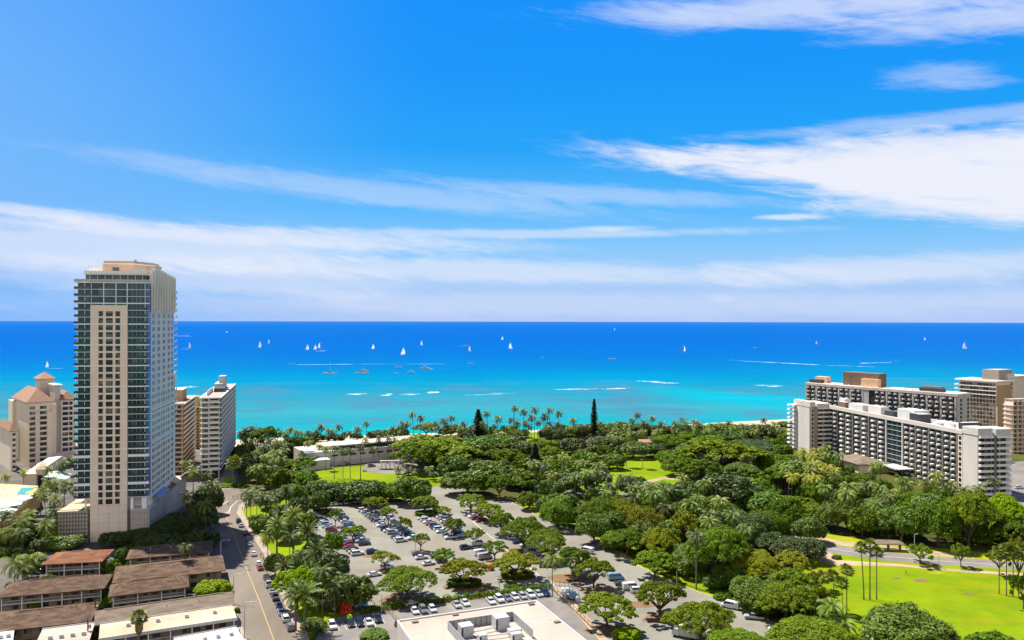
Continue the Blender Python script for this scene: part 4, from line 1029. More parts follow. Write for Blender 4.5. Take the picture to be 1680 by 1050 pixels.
# ---- houses, bottom left
def house(name, label, c, mats, gable=False, wall_open=True, zr=3.2, h=6.0, wins=6, patch=None, chimney=False):
    """c: four roof corners in the photograph (near left, near right, far right, far left) at eaves height h"""
    P = [G(x, y, h) for x, y in c]
    o = P[0].copy(); o.z = 0
    dx = (P[1] - P[0]); ang = math.atan2(dx.y, dx.x); W = dx.length
    nrm = Vector((-math.sin(ang), math.cos(ang), 0)); L = ((P[3] - P[0]).dot(nrm) + (P[2] - P[1]).dot(nrm)) / 2
    rt = empty(name, o, ang, label, 'house', 'low houses by the street')
    if gable is None:
        MB().box(-.4, W + .4, -.4, L + .4, h, h + .35).build('roof', M[mats], rt)
        MB().box(-.5, W + .5, -.5, -.4, h - .2, h + .6).build('parapet', M['roof_white'], rt)
        MB().box(-.5, W + .5, L + .4, L + .5, h - .2, h + .6).build('parapet', M['roof_white'], rt)
        for i in range(4):
            x = W * (.18 + .22 * i); MB().box(x, x + .9, L * .55, L * .55 + .9, h + .35, h + 1.2).build('roof_vent', M['metal_light'], rt)
    else:
        b = MB()
        if gable:
            b.extr([(-.8, h), (L / 2, h + zr), (L + .8, h), (L + .8, h - .25), (L / 2, h + zr - .25), (-.8, h - .25)], -.6, W + .6, 'x')
        else: b.hip(0, W, 0, L, h, h + zr, ov=.9)
        b.build('roof', M[mats], rt)
        MB().box(W * .05 if gable else L / 2, W * .95 if gable else W - L / 2, L / 2 - .2, L / 2 + .2, h + zr - .1, h + zr + .1).build('ridge', M[mats], rt)
        for i in range(3):
            x = W * (.25 + .25 * i); y = L * .3; MB().tube([(x, y, h), (x, y, h + zr * .6 + .7)], .12).build('vent_pipe', M['metal_light'], rt)
    MB().box(.4, W - .4, 1.4 if wall_open else .4, L - .4, 0, h - .02).build('wall', M['wall_house'], rt)
    if wall_open:
        MB().box(.2, W - .2, .2, 1.39, h / 2 - .12, h / 2 + .12).build('gallery', M['roof_white'], rt)
        MB().box(.2, W - .2, .18, .26, h / 2 + .9, h / 2 + 1.0).build('gallery_rail', M['roof_white'], rt)
        n = max(3, int(W / 5))
        for i in range(n + 1):
            x = .3 + (W - .7) * i / n; MB().box(x, x + .22, .2, .42, 0, h - .26).build('post', M['white_trim'], rt)
    y = 1.4 if wall_open else .4
    for j in (0, 1):
        for i in range(wins):
            x = 1.5 + (W - 3) * (i + .5) / wins
            f_ = MB().box(x - .9, x + .9, y - .08, y - .003, j * h / 2 + .9, j * h / 2 + 2.2).build('window', M['window_dark'], rt)
            if i % 2: MB().box(x + 1.1, x + 1.9, y - .07, y - .003, j * h / 2 + .15, j * h / 2 + 2.2).build('door', M['brown_metal'], rt)
    return rt
house('house', 'small two-storey house under an orange-brown hip roof, carport cars in front', [(74, 925), (165, 920), (155, 904), (92, 907)], 'roof_red', h=5.2, zr=2, wall_open=True)
house('house', 'dark shaded house under the trees between the glass tower and the street', [(212, 916), (345, 904), (330, 890), (235, 897)], 'roof_brown', h=5.2, zr=1.9)
house('house', 'long brown shingled house whose gallery faces the camera, left edge', [(0, 979), (168, 964), (172, 943), (8, 960)], 'roof_brown', h=5.2, zr=2.4)
house('house', 'brown double-roofed house with white two-storey end at the street', [(184, 977), (306, 962), (312, 944), (196, 960)], 'roof_brown', h=5.2, zr=2.1)
house('house', 'upper brown roofed house reaching the street, white porch on its end', [(190, 955), (366, 935), (352, 912), (210, 930)], 'roof_brown', h=5.2, zr=1.9, wall_open=False)
house('house', 'brown shingled house at the bottom left behind two pale flat roofs', [(-30, 1037), (145, 1018), (152, 990), (-20, 1008)], 'roof_brown', h=5.5, zr=2.1, wall_open=False)
house('house', 'long grey-brown gabled house in front of the bright yellow-green bush', [(160, 1024), (382, 991), (376, 974), (168, 1004)], 'roof_grey', gable=True, h=5.5, zr=2.0, wall_open=False)
house('flat_roofed_block', 'long cream flat-roofed block with vents beside the street, bottom left', [(166, 1050), (387, 1016), (382, 996), (172, 1026)], 'roof_flat', gable=None, h=5.8, wall_open=True, wins=9)
house('flat_roofed_block', 'pale flat roof cut by the bottom edge beside the street lamps', [(300, 1078), (402, 1058), (393, 1030), (312, 1046)], 'roof_white', gable=None, h=5.0, wall_open=False, wins=3)
house('flat_roofed_block', 'cream flat roof at the bottom edge between two alleys', [(52, 1080), (140, 1068), (146, 1026), (66, 1036)], 'roof_pale', gable=None, h=5.0, wall_open=False, wins=3)
house('flat_roofed_block', 'small white flat roof in the bottom left corner', [(-40, 1072), (18, 1062), (30, 1036), (-30, 1044)], 'roof_white', gable=None, h=5.0, wall_open=False, wins=3)

# ---- flat roofed building at the bottom
def market():
    h = 7.0
    c0, c1 = G(652, 1017.5, h), G(881, 984.5, h); c2 = G(968, 1052, h)
    ux = (c1 - c0).normalized(); uy = Vector((ux.y, -ux.x, 0)); W = (c1 - c0).length
    ang = math.atan2(ux.y, ux.x); L = 60
    rt = empty('flat_roofed_hall', (c0.x, c0.y, 0), ang, 'large hall with a wide pale flat roof and plant enclosure, bottom centre', 'building')
    def part(n_, m_, *bx):
        for q in bx: o_ = MB().box(*q).build(n_, M[m_], rt)
        return o_
    part('wall', 'concrete_mid', (0, W, -L, 0, 0, h - .6))
    part('roof', 'roof_pale', (.4, W - .4, -L, -.4, h - .6, h - .35))
    part('parapet', 'roof_white', (0, W, -.4, 0, h - .6, h), (W - .4, W, -L, -.4, h - .6, h), (0, .4, -L, -.4, h - .6, h))
    def loc(px, py, z=h - .3):
        p = G(px, py, z) - c0; return p.dot(ux), p.dot(Vector((-ux.y, ux.x, 0)))
    xa, ya = loc(735, 1033); xb, yb = loc(842, 1017)
    e0 = min(ya, yb)
    for q in ((xa, xb, e0 - .12, e0, h - .34, h + 1.9), (xa, xa + .12, e0 - 13, e0 - .12, h - .34, h + 1.9), (xb - .12, xb, e0 - 13, e0 - .12, h - .34, h + 1.9)):
        part('plant_screen', 'metal', q)
    for i in range(13): x = xa + (xb - xa) * i / 12; part('screen_post', 'brown_metal', (x, x + .09, e0 - .25, e0 - .121, h - .34, h + 1.9))
    for px, py, w_, l_, hh in ((765, 1042, 3.2, 3, 2.4), (822, 1030, 3.6, 3.2, 2.8), (845, 1042, 3.2, 2, 1.3), (792, 1050, 2, 2, 1.2), (848, 1050, 2.6, 1.6, 1.5)):
        x, y = loc(px, py); u = part('air_handler', 'metal_light', (x - w_ / 2, x + w_ / 2, y - l_ / 2, y + l_ / 2, h - .34, h + hh))
        b = MB().box(x - w_ / 2 - .02, x - w_ / 2 + .5, y - l_ / 2 - .05, y - l_ / 2 - .003, h, h + hh - .3); b.build('grille', M['dark_metal'], u)
    for px, py in ((682, 1021), (748, 1009), (873, 992), (915, 1021)):
        x, y = loc(px, py); part('roof_hatch', 'brown_metal', (x - .8, x + .8, y - .5, y + .5, h - .34, h - .0))
    for (xa_, ya_), (xb_, yb_) in [(loc(770, 1044), loc(815, 1034)), (loc(790, 1050), loc(840, 1044)), (loc(752, 1040), loc(790, 1050))]:
        MB().tube([(xa_, ya_, h + .1), (xa_, ya_, h + .5), (xb_, yb_, h + .5), (xb_, yb_, h + .1)], .16, 6).build('duct_pipe', M['metal_light'], rt)
    part('roof_seam', 'roof_white', (W * .62, W - .5, e0 - 3.2, e0 - 2.9, h - .349, h - .27))
market()

# ---- long pale museum by the beach
def museum():
    h = 8.0
    a = G(545, 744, 8); c = G(745, 722, 8)
    a0 = G(524, 772); a1 = G(770, 744)
    o = G(500, 768); e = G(760, 744.5)
    ux = (e - o).normalized(); ang = math.atan2(ux.y, ux.x); W = (e - o).length
    rt = empty('museum', o, ang, 'long low pale concrete museum between the lawn and the beach', 'museum')
    def part(n_, m_, *bx):
        for q in bx: o_ = MB().box(*q).build(n_, M[m_], rt)
        return o_
    part('front_wall', 'concrete_white', (0, W * .62, 0, 2, 0, 8.0))
    part('lower_wall', 'concrete_mid', (W * .05, W * .62, -.5, -.003, 0, 2.5))
    part('roof', 'concrete_mid', (0, W * .62, 2, 24, 0, 8.6)); part('front_cap', 'roof_white', (0, W * .62, -.4, 1.99, 8.0, 8.5))
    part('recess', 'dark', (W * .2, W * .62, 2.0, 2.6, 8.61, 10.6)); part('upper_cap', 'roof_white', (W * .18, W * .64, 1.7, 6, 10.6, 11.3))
    part('upper_roof', 'pinkish', (W * .12, W * .64, 6, 20, 8.62, 10.6))
    part('block', 'concrete_white', (W * .62, W * .80, -4, 20, 0, 10.5)); part('block_roof', 'roof_pale', (W * .62 - .3, W * .80 + .3, -4.3, 20.3, 10.5, 10.9))
    part('annex', 'concrete_white', (-4, W * .12, -9, -.6, 0, 5)); part('annex_roof', 'roof_white', (-4.3, W * .12 + .3, -9.3, -.55, 5, 5.4))
    for i in range(8): part('vent', 'dark', (W * (.16 + .055 * i), W * (.16 + .055 * i) + 3.5, -.15, -.003, 5.2, 6.2))
    # mound
museum()
def colonnade():
    o = G(640, 770)
    rt = empty('colonnade', o, R(6), 'small memorial colonnade of pale columns on the turning circle', 'monument')
    MB().box(-6, 6, -1.6, 1.6, 0, .4).build('plinth', M['dark_metal'], rt)
    for i in range(5):
        x = -4.8 + i * 2.4; MB().tube([(x, 0, .4), (x, 0, 4.4)], [.55, .45], 8).build('column', M['white_trim'], rt)
    MB().box(-5.6, 5.6, -.8, .8, 4.4, 5.0).build('lintel', M['concrete_mid'], rt)
colonnade()
for (px, py, W_, L_, lab, mt) in [(1068, 733, 26, 9, 'low flat-roofed kiosk beneath trees near the beach, left of the big dome tree', 'peach'), (1135, 736, 18, 8, 'low brick-coloured hut in the tree shade right of the kiosk', 'tan')]:
    o = G(px, py); rt = empty('park_hut', o, R(4), lab, 'hut')
    MB().box(-W_ / 2, W_ / 2, 0, L_, 0, 3).build('wall', M[mt], rt); MB().hip(-W_ / 2, W_ / 2, 0, L_, 3.1, 4.4).build('roof', M['terracotta'], rt); MB().box(-1, 1, -.06, -.003, .1, 2.2).build('door', M['dark'], rt)
def shelter():
    o = G(1458, 903); rt = empty('bus_shelter', o, R(-8), 'brown open-sided shelter beside the park road under dark trees', 'shelter')
    for x in (-4, 0, 4): MB().box(x - .35, x + .35, -.4, .4, 0, 2.6).build('pillar', M['brown_metal'], rt)
    MB().hip(-5, 5, -1.6, 1.6, 2.8, 3.9, ov=.4).build('roof', M['roof_grey'], rt); MB().box(-3.4, 3.4, .5, .9, .4, .6).build('bench', M['brown_metal'], rt)
shelter()
# ------------------------------------------------------------------ foliage templates
def quads_mesh(name, P, Nn, size, mat, rng, elong=1.5):
    n = len(P)
    a = np.cross(Nn, rng.normal(size=(n, 3))); a /= np.linalg.norm(a, axis=1)[:, None] + 1e-9
    b_ = np.cross(Nn, a)
    s = (size * rng.uniform(.55, 1.35, n))[:, None]
    V = np.stack([P - a * s * elong, P - b_ * s * .75 + Nn * s * .2, P + a * s * elong, P + b_ * s * .75 + Nn * s * .2], 1).reshape(-1, 3)
    me = bpy.data.meshes.new(name)
    me.vertices.add(n * 4); me.vertices.foreach_set('co', V.ravel())
    me.loops.add(n * 4); me.loops.foreach_set('vertex_index', np.arange(n * 4))
    me.polygons.add(n); me.polygons.foreach_set('loop_start', np.arange(n) * 4); me.polygons.foreach_set('loop_total', np.full(n, 4))
    me.update(calc_edges=True); me.materials.append(mat); return me
def crown_mesh(name, seed, style, mat, nclump=70, per=130, leaf=.045):
    rng = np.random.default_rng(seed); C = []; RC = []
    ga = 2.399963
    lob = rng.uniform(0, 6.28, 4)
    nl = int(rng.integers(6, 10)); LT = np.arange(nl) * ga + rng.uniform(0, 6); LR = np.sqrt((np.arange(nl) + .4) / nl) * .72
    LX, LY, LZ = LR * np.cos(LT), LR * np.sin(LT), rng.uniform(.3, 1.0, nl)
    def lobes(x, y): return float(np.max(LZ * np.exp(-((x - LX) ** 2 + (y - LY) ** 2) / .055)))
    for i in range(nclump):
        f = (i + .5) / nclump; th = i * ga + rng.normal() * .2
        rim = 1 + .12 * math.sin(2 * th + lob[0]) + .10 * math.sin(3 * th + lob[1]) + .08 * math.sin(5 * th + lob[2])
        if style == 'dome':
            r_ = math.sqrt(f) * .88; lb = lobes(r_ * math.cos(th), r_ * math.sin(th))
            z = .64 * math.sqrt(max(0, 1 - r_ ** 2)) ** 1.1 + .02 + .22 * lb + rng.normal() * .025; rc = rng.uniform(.085, .15) * (1 if lb > .35 else .8)
            if lb < .2 and rng.random() < .18: continue
            r_ *= rim
        elif style == 'bushy':
            ph = math.acos(1 - 1.55 * f); r_ = math.sin(ph) * .76 * rim; lb = lobes(r_ * math.cos(th), r_ * math.sin(th)); k_ = .82 + .30 * lb
            r_ *= k_; z = .44 + .44 * math.cos(ph) * k_ * rng.uniform(.88, 1.1); rc = rng.uniform(.09, .20)
            if lb < .2 and rng.random() < .3: continue
        elif style == 'open':
            r_ = math.sqrt(f) * .85 * rim; z = .70 * math.sqrt(max(0, 1 - r_ ** 2 * .9)) + rng.normal() * .07; rc = rng.uniform(.09, .19)
            if rng.random() < .32: continue
        else:  # lumpy
            ph = math.acos(1 - 1.7 * f); r_ = math.sin(ph) * .74 * rim; lb = lobes(r_ * math.cos(th), r_ * math.sin(th)); k_ = .72 + .42 * lb
            r_ *= k_; z = .42 + .42 * math.cos(ph) * k_ + rng.normal() * .03; rc = rng.uniform(.09, .25)
        C.append((r_ * math.cos(th), r_ * math.sin(th), z)); RC.append(rc)
    C = np.array(C); RC = np.array(RC)
    idx = np.repeat(np.arange(len(C)), (per * (RC / RC.mean()) ** 1.8).astype(int))
    d_ = rng.normal(size=(len(idx), 3)); d_[:, 2] = np.abs(d_[:, 2]) * 1.1 - .35; d_ /= np.linalg.norm(d_, axis=1)[:, None]
    zs = 1.0 if style != 'dome' else .8
    P = C[idx] + d_ * RC[idx][:, None] * rng.uniform(.55, 1.12, len(idx))[:, None] * np.array([1, 1, zs])
    Nn = d_ * .8 + rng.normal(size=d_.shape) * .42 + np.array([0, 0, .35]); Nn /= np.linalg.norm(Nn, axis=1)[:, None]
    P[:, 2] = np.maximum(P[:, 2], -.06)
    return quads_mesh(name, P, Nn, leaf, mat, rng)
def trunk_mesh(name, seed, style):
    rng = random.Random(seed); b = MB()
    # unit: radius 1 crown over unit height 1 (crown base at .4)
    fork = .22 if style != 'open' else .30
    b.tube([(0, 0, 0), (.01, .01, fork * .5), (0, 0, fork)], [.062, .045, .040], 7)
    nb = 7
    for i in range(nb):
        a = 6.28 * i / nb + rng.uniform(-.3, .3); r1 = rng.uniform(.25, .4); r2 = rng.uniform(.6, .82)
        p = [(0, 0, fork * .9), (r1 * .5 * math.cos(a), r1 * .5 * math.sin(a), fork + .12), (r1 * math.cos(a), r1 * math.sin(a), .47), (r2 * math.cos(a + .15), r2 * math.sin(a + .15), .62)]
        b.tube(p, [.032, .026, .019, .008], 5, cap=False)
        a2 = a + rng.choice((-.45, .45)); b.tube([p[2], (r2 * .8 * math.cos(a2), r2 * .8 * math.sin(a2), .66)], [.014, .006], 4, cap=False)
    return b.mesh(name, M['bark'])
CR = {}
for st, nv, ncl, per, lf in (('dome', 4, 120, 105, .031), ('bushy', 4, 90, 125, .036), ('open', 3, 50, 110, .036), ('lumpy', 4, 70, 150, .038)):
    CR[st] = [crown_mesh('crown', 11 * i + hash_ , st, M['leaf_mid'], ncl, per, lf) for i, hash_ in zip(range(nv), (5, 17, 29, 41))]
# a finer crown for the wide trees that stand near the camera
CR['dome_big'] = [crown_mesh('crown', 100 + i, 'dome', M['leaf_mid'], 260, 110, .0195) for i in range(4)]
CR['bushy_big'] = [crown_mesh('crown', 120 + i, 'bushy', M['leaf_mid'], 200, 120, .022) for i in range(3)]
TR = {'dome': [trunk_mesh('trunk', i, 'dome') for i in range(3)], 'open': [trunk_mesh('trunk', 9 + i, 'open') for i in range(3)]}

LAB = []          # (object, base label, pixel x) -> ordinals are given at the end
treecount = 0
def tree(px, py, Rm, Hm, style='dome', mat='leaf_rain', where='', kind='rain_tree', look=None, group=None, pos=None, base=.38):
    global treecount
    treecount += 1
    if style in ('bushy', 'lumpy'): Rm *= 1.13
    p = pos if pos is not None else G(px, py)
    rt = empty(kind, (p.x, p.y, 0), rnd.uniform(0, 6.28))
    rt['category'] = 'tree'
    if group: rt['group'] = group
    tm = rnd.choice(TR['open' if style == 'open' else 'dome'])
    tr = link('trunk', tm, rt); tr.scale = (Rm, Rm, Hm)
    st = style
    if Rm > 8.4 and p.y < 330: st = {'dome': 'dome_big', 'bushy': 'bushy_big', 'lumpy': 'bushy_big'}.get(style, style)
    cr = link('crown', rnd.choice(CR[st]), rt)
    cb = Hm * (base if style in ('dome', 'open') else .12)
    cr.location = (0, 0, cb); k_ = (Hm - cb) / (.98 if 'dome' in st or st == 'open' else 1.12)
    asp = rnd.uniform(.86, 1.16); cr.scale = (Rm * asp, Rm / asp, k_ * rnd.uniform(.93, 1.05)); cr.rotation_euler = (rnd.uniform(-.10, .10), rnd.uniform(-.10, .10), rnd.uniform(0, 6.28))
    cr.material_slots[0].link = 'OBJECT'; cr.material_slots[0].material = M[mat]
    lk = look or {'leaf_rain': 'olive green', 'leaf_yellow': 'yellow green', 'leaf_mid': 'mid green', 'leaf_dark': 'dark green', 'leaf_deep': 'deep green', 'leaf_orange': 'orange tinged', 'leaf_bright': 'bright lime green', 'pine': 'dark'}[mat]
    shape = {'dome': 'umbrella-shaped tree', 'bushy': 'bushy round tree', 'open': 'small open-branched tree', 'lumpy': 'dense broadleaf tree'}[style]
    LAB.append((rt, '%s %s %s' % (lk, shape, where), px)); return rt

# palms
def frond_ring(b, n, L, el0, el1, droop, seed, nseg=9, leafw=.30, sweep=.0):
    rng = random.Random(seed)
    for i in range(n):
        a = 6.2832 * i * .618034 + rng.uniform(-.15, .15); t_ = (i + .5) / n
        e = el0 + (el1 - el0) * t_ + rng.uniform(-.12, .12); Lf = L * rng.uniform(.82, 1.08)
        p = Vector((0, 0, 0)); pts = [p.copy()]; dirs = []
        for s in range(nseg):
            dr = Vector((math.cos(a) * math.cos(e), math.sin(a) * math.cos(e), math.sin(e))); dirs.append(dr)
            p = p + dr * Lf / nseg; pts.append(p.copy()); e -= droop / nseg * (1 + s * .12)
        sd = Vector((-math.sin(a), math.cos(a), 0))
        for s in range(nseg):
            wd = Lf * leafw * math.sin(math.pi * (s + .8) / (nseg + 1.2)) ** .7
            p0, p1 = pts[s], pts[s + 1]; dr = dirs[s]
            up = sd.cross(dr)
            for sg in (-1, 1):
                tip = p0 * .35 + p1 * .65 + sd * sg * wd * .86 - Vector((0, 0, wd * .55)) + dr * wd * .55
                b.add([p0, p0 * .35 + p1 * .65, tip], [(0, 1, 2)])
                q = p0 * .4 + p1 * .6; tip = p1 + sd * sg * wd * .80 - Vector((0, 0, wd * .62)) + dr * wd * .55
                b.add([q, p1, tip], [(0, 1, 2)])
        b.tube([pts[0], pts[nseg // 2], pts[-1]], [.012 * L, .008 * L, .003 * L], 3, cap=False)
PALM = {}
def mk(nm, n, spec):
    L_ = []
    for i in range(n):
        b = MB(); spec(b, i); L_.append(b.mesh('crown', M['palm']))
    PALM[nm] = L_
mk('coconut', 5, lambda b, i: frond_ring(b, 22, 1.0, 1.25, -.55, 1.25, i, 9, .26))
mk('date', 3, lambda b, i: frond_ring(b, 46, 1.0, 1.45, -.55, .8, 30 + i, 8, .16))
def fan(b, i):
    rng = random.Random(60 + i)
    for k_ in range(34):
        a = 2.399963 * k_; el_ = 1.4 - 2.0 * k_ / 34; dr = Vector((math.cos(a) * math.cos(el_), math.sin(a) * math.cos(el_), math.sin(el_)))
        c = dr * rng.uniform(.45, .6); sd = dr.cross(Vector((0, 0, 1.01))).normalized(); up = sd.cross(dr)
        b.tube([(0, 0, 0), c], [.014, .008], 3, cap=False)
        for j in range(9):
            an = (j - 4) * .38; v = dr * math.cos(an) + sd * math.sin(an); v = v * .46 - Vector((0, 0, .10))
            pn = (dr * math.cos(an + 1.57) + sd * math.sin(an + 1.57)) * .055
            b.add([c, c + v * .6 + pn, c + v, c + v * .6 - pn], [(0, 1, 2, 3)])
mk('fan', 3, fan)
TP = []
for ln in (0.0, .06, .14):
    b = MB(); b.tube([(ln * (t_ / 6) ** 1.7, 0, t_ / 6) for t_ in range(7)], [.017, .0125, .0115, .011, .0105, .0095, .0085], 6); TP.append((ln, b.mesh('trunk', M['bark_palm'])))
thick = MB().tube([(0, 0, t_ / 4) for t_ in range(5)], [.034, .030, .029, .030, .036], 7).mesh('trunk', M['bark_palm'])
skirt = MB().lathe([(.16, -1.5), (.34, -1.1), (.36, -.4), (.16, .05)], 9).mesh('dead_fronds', M['thatch'])
boots = MB().lathe([(.05, -.30), (.11, -.15), (.12, .0), (.05, .12)], 7).mesh('crown_base', M['thatch'])
def palm(px, pyb, Hm, Rm, kind='coconut', mat='palm', where='', look=None, group=None, pos=None, lean=None, lean_dir=None, skirted=False):
    p = pos if pos is not None else G(px, pyb)
    nm = {'coconut': 'coconut_palm', 'date': 'date_palm', 'fan': 'fan_palm'}[kind]
    rt = empty(nm, (p.x, p.y, 0), lean_dir if lean_dir is not None else rnd.uniform(0, 6.28)); rt['category'] = 'palm tree'
    if group: rt['group'] = group
    ln, tm = TP[lean if lean is not None else (rnd.choice((0, 1, 1, 2)) if kind == 'coconut' else 0)]
    if kind == 'date': ln, tm = 0, thick
    k_ = Hm - .15 * Rm
    tr = link('trunk', tm, rt); th_ = max(.75, 12.0 / k_) if kind != 'date' else 1
    tr.scale = (k_, k_ * th_, k_)
    cr = link('crown', rnd.choice(PALM[kind]), rt); cr.location = (ln * k_, 0, k_ * .995); cr.scale = (Rm, Rm, Rm * rnd.uniform(.85, 1.1)); cr.rotation_euler = (0, 0, rnd.uniform(0, 6.28))
    cr.material_slots[0].link = 'OBJECT'; cr.material_slots[0].material = M[mat]
    bt = link('crown_base' if not skirted else 'dead_fronds', skirt if skirted else boots, rt); bt.location = (ln * k_, 0, k_ * .99); bt.scale = (Rm, Rm, Rm)
    lk = look or {'palm': 'green', 'palm_dark': 'dark green', 'palm_yellow': 'yellowish'}[mat]
    LAB.append((rt, '%s %s palm %s' % (lk, {'coconut': 'coconut', 'date': 'stout date', 'fan': 'slender fan'}[kind], where), px)); return rt
def palm_top(px, pyt, pyb, Rm, **kw):
    p = G(px, pyb); return palm(px, pyb, ZAT(px, pyt, p.y) - Rm * .35, Rm, pos=p, lean=kw.pop('lean', 0), **kw)
def bush(px, py, Rm, Hm, mat='leaf_mid', label=None, pos=None, group=None):
    p = pos if pos is not None else G(px, py)
    o = link('bush', rnd.choice(CR['lumpy'] + CR['bushy']), None, (p.x, p.y, -.12 * Hm), rnd.uniform(0, 6)); o.scale = (Rm, Rm, Hm)
    o.material_slots[0].link = 'OBJECT'; o.material_slots[0].material = M[mat]; o['category'] = 'shrub'
    if group: o['group'] = group
    LAB.append((o, label, px)); return o

# ------------------------------------------------------------------ the parking lot trees
W1 = 'on the parking lot'
# (base px, base py, crown width px, top py, style, material, label)
near = [(668, 982, 101, 927, 'dome', 'leaf_rain', 'on the near edge of the parking lot, largest there'),
        (762, 962, 78, 914, 'dome', 'leaf_yellow', 'on a hedged round island of the parking lot'),
        (850, 950, 78, 904, 'dome', 'leaf_yellow', 'on a round hedge island left of the equipment yard'),
        (632, 935, 48, 904, 'open', 'leaf_yellow', 'with pale forked limbs, near a white car'), (579, 886, 38, 861, 'dome', 'leaf_rain', 'in the leftmost car block'),
        (691, 905, 36, 873, 'open', 'leaf_rain', 'beside the lamp post amid the parking lot'), (728, 932, 46, 900, 'open', 'leaf_mid', 'by parked cars in the middle of the lot'),
        (812, 921, 50, 886, 'open', 'leaf_mid', 'beside the white vans on the lot'), (778, 895, 40, 866, 'open', 'leaf_rain', 'by a black car and white van'),
        (745, 880, 38, 848, 'dome', 'leaf_mid', 'in the third car block'), (664, 879, 33, 848, 'open', 'leaf_rain', 'in the second car block, near end'),
        (638, 862, 33, 830, 'open', 'leaf_rain', 'in the second car block, middle'), (616, 841, 43, 813, 'dome', 'leaf_yellow', 'at the far end of the second car block'),
        (551, 864, 26, 836, 'open', 'leaf_mid', 'at the far end of the leftmost car block'), (698, 842, 48, 811, 'dome', 'leaf_rain', 'on a dark hedge island at the back'),
        (722, 845, 38, 831, 'dome', 'leaf_yellow', 'low and flat at the back of the lot'), (773, 840, 54, 809, 'dome', 'leaf_rain', 'at the right of the lot, furthest back'),
        (803, 856, 56, 823, 'dome', 'leaf_rain', 'right of the red sport vehicle'), (825, 878, 46, 839, 'dome', 'leaf_mid', 'in the dividing strip, upper one'),
        (860, 904, 77, 847, 'dome', 'leaf_rain', 'in the dividing strip, widest one'), (897, 915, 76, 868, 'dome', 'leaf_rain', 'over the parked buses'),
        (940, 945, 68, 894, 'dome', 'leaf_rain', 'behind the lone palm of the lot'), (975, 966, 68, 914, 'dome', 'leaf_rain', 'next to the light blue van'),
        (997, 1030, 93, 971, 'dome', 'leaf_rain', 'right of the flat roofed hall'), (1083, 1012, 90, 949, 'dome', 'leaf_rain', 'behind the long white passenger van'),
        (1150, 1056, 114, 981, 'dome', 'leaf_rain', 'at the bottom edge, widest on the lower road'), (1075, 950, 76, 899, 'dome', 'leaf_rain', 'on the verge where the road bends'),
        (1215, 1090, 116, 1029, 'dome', 'leaf_rain', 'cut by the bottom edge beside the white vans'), (1335, 1092, 150, 1014, 'dome', 'leaf_rain', 'at the bottom edge left of the big dark tree'),
        (1490, 1082, 180, 990, 'bushy', 'leaf_deep', 'at the bottom edge of the bright lawn, largest'), (1632, 1082, 90, 1035, 'bushy', 'leaf_mid', 'at the bottom right edge'),
        (488, 1000, 86, 928, 'dome', 'leaf_bright', 'behind the date palms on the street lawn'), (578, 1000, 78, 934, 'bushy', 'leaf_deep', 'beside the orange sculpture, overhanging the lot'),
        (545, 955, 66, 898, 'lumpy', 'leaf_dark', 'between the street lawn and the parking lot'), (452, 945, 40, 905, 'bushy', 'leaf_deep', 'on the street lawn halfway along'),
        (430, 872, 44, 840, 'lumpy', 'leaf_deep', 'on the street lawn near the crossing'), (545, 912, 40, 868, 'bushy', 'leaf_mid', 'at the left edge of the lot among palms'),
        (1520, 800, 1, 1, None, None, None)]
for (px, py, wpx, top, st, mt, lab) in near:
    if st is None: continue
    s_ = (fixy(px, py) - CY) / H; p = G(px, py); Rm = wpx / 2 / s_
    Hm = ZAT(px, top, p.y + Rm * .1) * 1.0
    tree(px, py, Rm * (1.06 if st == 'dome' else 1), max(4, Hm), st, mt, lab, group='trees on the parking lot' if 560 < px < 1000 and py < 1000 else None, base=.30 if st == 'dome' else .42 if st != 'bushy' else .1)
# island hedges
for i, (cx_, cy_, rx, ry, lab) in enumerate([(762, 960, 28, 8, 'low clipped hedge ring under the yellow green tree on the round island'), (850, 946, 27, 8, 'low clipped hedge ring on the island left of the equipment yard'),
                                        (700, 845, 18, 4, 'dark hedge on the back island of the lot'), (538, 842, 24, 4, 'low hedge at the far end of the leftmost car block')]):
    b = MB(); p0 = G(cx_, cy_); s_ = (cy_ - CY) / H; a_ = rx / s_; d_ = abs(G(cx_, cy_ + ry).y - p0.y) * .8
    rng = np.random.default_rng(i); n_ = 2600; th = rng.uniform(0, 6.283, n_); rr_ = rng.uniform(.72, 1.0, n_)
    P = np.stack([a_ * rr_ * np.cos(th), d_ * rr_ * np.sin(th), rng.uniform(.2, 1.5, n_)], 1); Nn = rng.normal(size=(n_, 3)) * .6 + np.array([0, 0, 1]); Nn /= np.linalg.norm(Nn, axis=1)[:, None]
    o = link('hedge', quads_mesh('hedge', P, Nn, .28, M['leaf_deep'], rng), None, (p0.x, p0.y, 0)); tag(o, lab, 'hedge')
    poly_sheet('planting_bed', [(p0.x + a_ * 1.12 * math.cos(6.283 * j / 20), p0.y + d_ * 1.12 * math.sin(6.283 * j / 20)) for j in range(20)], .1 + .003 * i, M['mulch'])
for i, (cx_, cy_, rx, ry) in enumerate([(668, 984, 44, 10), (632, 937, 18, 3.5), (610, 912, 16, 3), (691, 906, 18, 3.5), (728, 934, 14, 3), (812, 922, 14, 3), (770, 962, 40, 9), (584, 846 + 40, 8, 2), (565, 990, 34, 9), (935, 950, 36, 8), (862, 905, 40, 6), (985, 970, 28, 6), (1000, 1034, 40, 9), (1090, 1015, 36, 9), (1050, 992, 30, 5), (640, 860, 6, 2), (520, 845, 14, 3)]):
    px_sheet('planting_bed', [(cx_ + rx * math.cos(a) * (1 + .15 * math.sin(3 * a + i)), cy_ + ry * math.sin(a) * (1 + .1 * math.sin(2 * a))) for a in [j * .3307 for j in range(19)]], .052 + .0015 * i, M['mulch'])
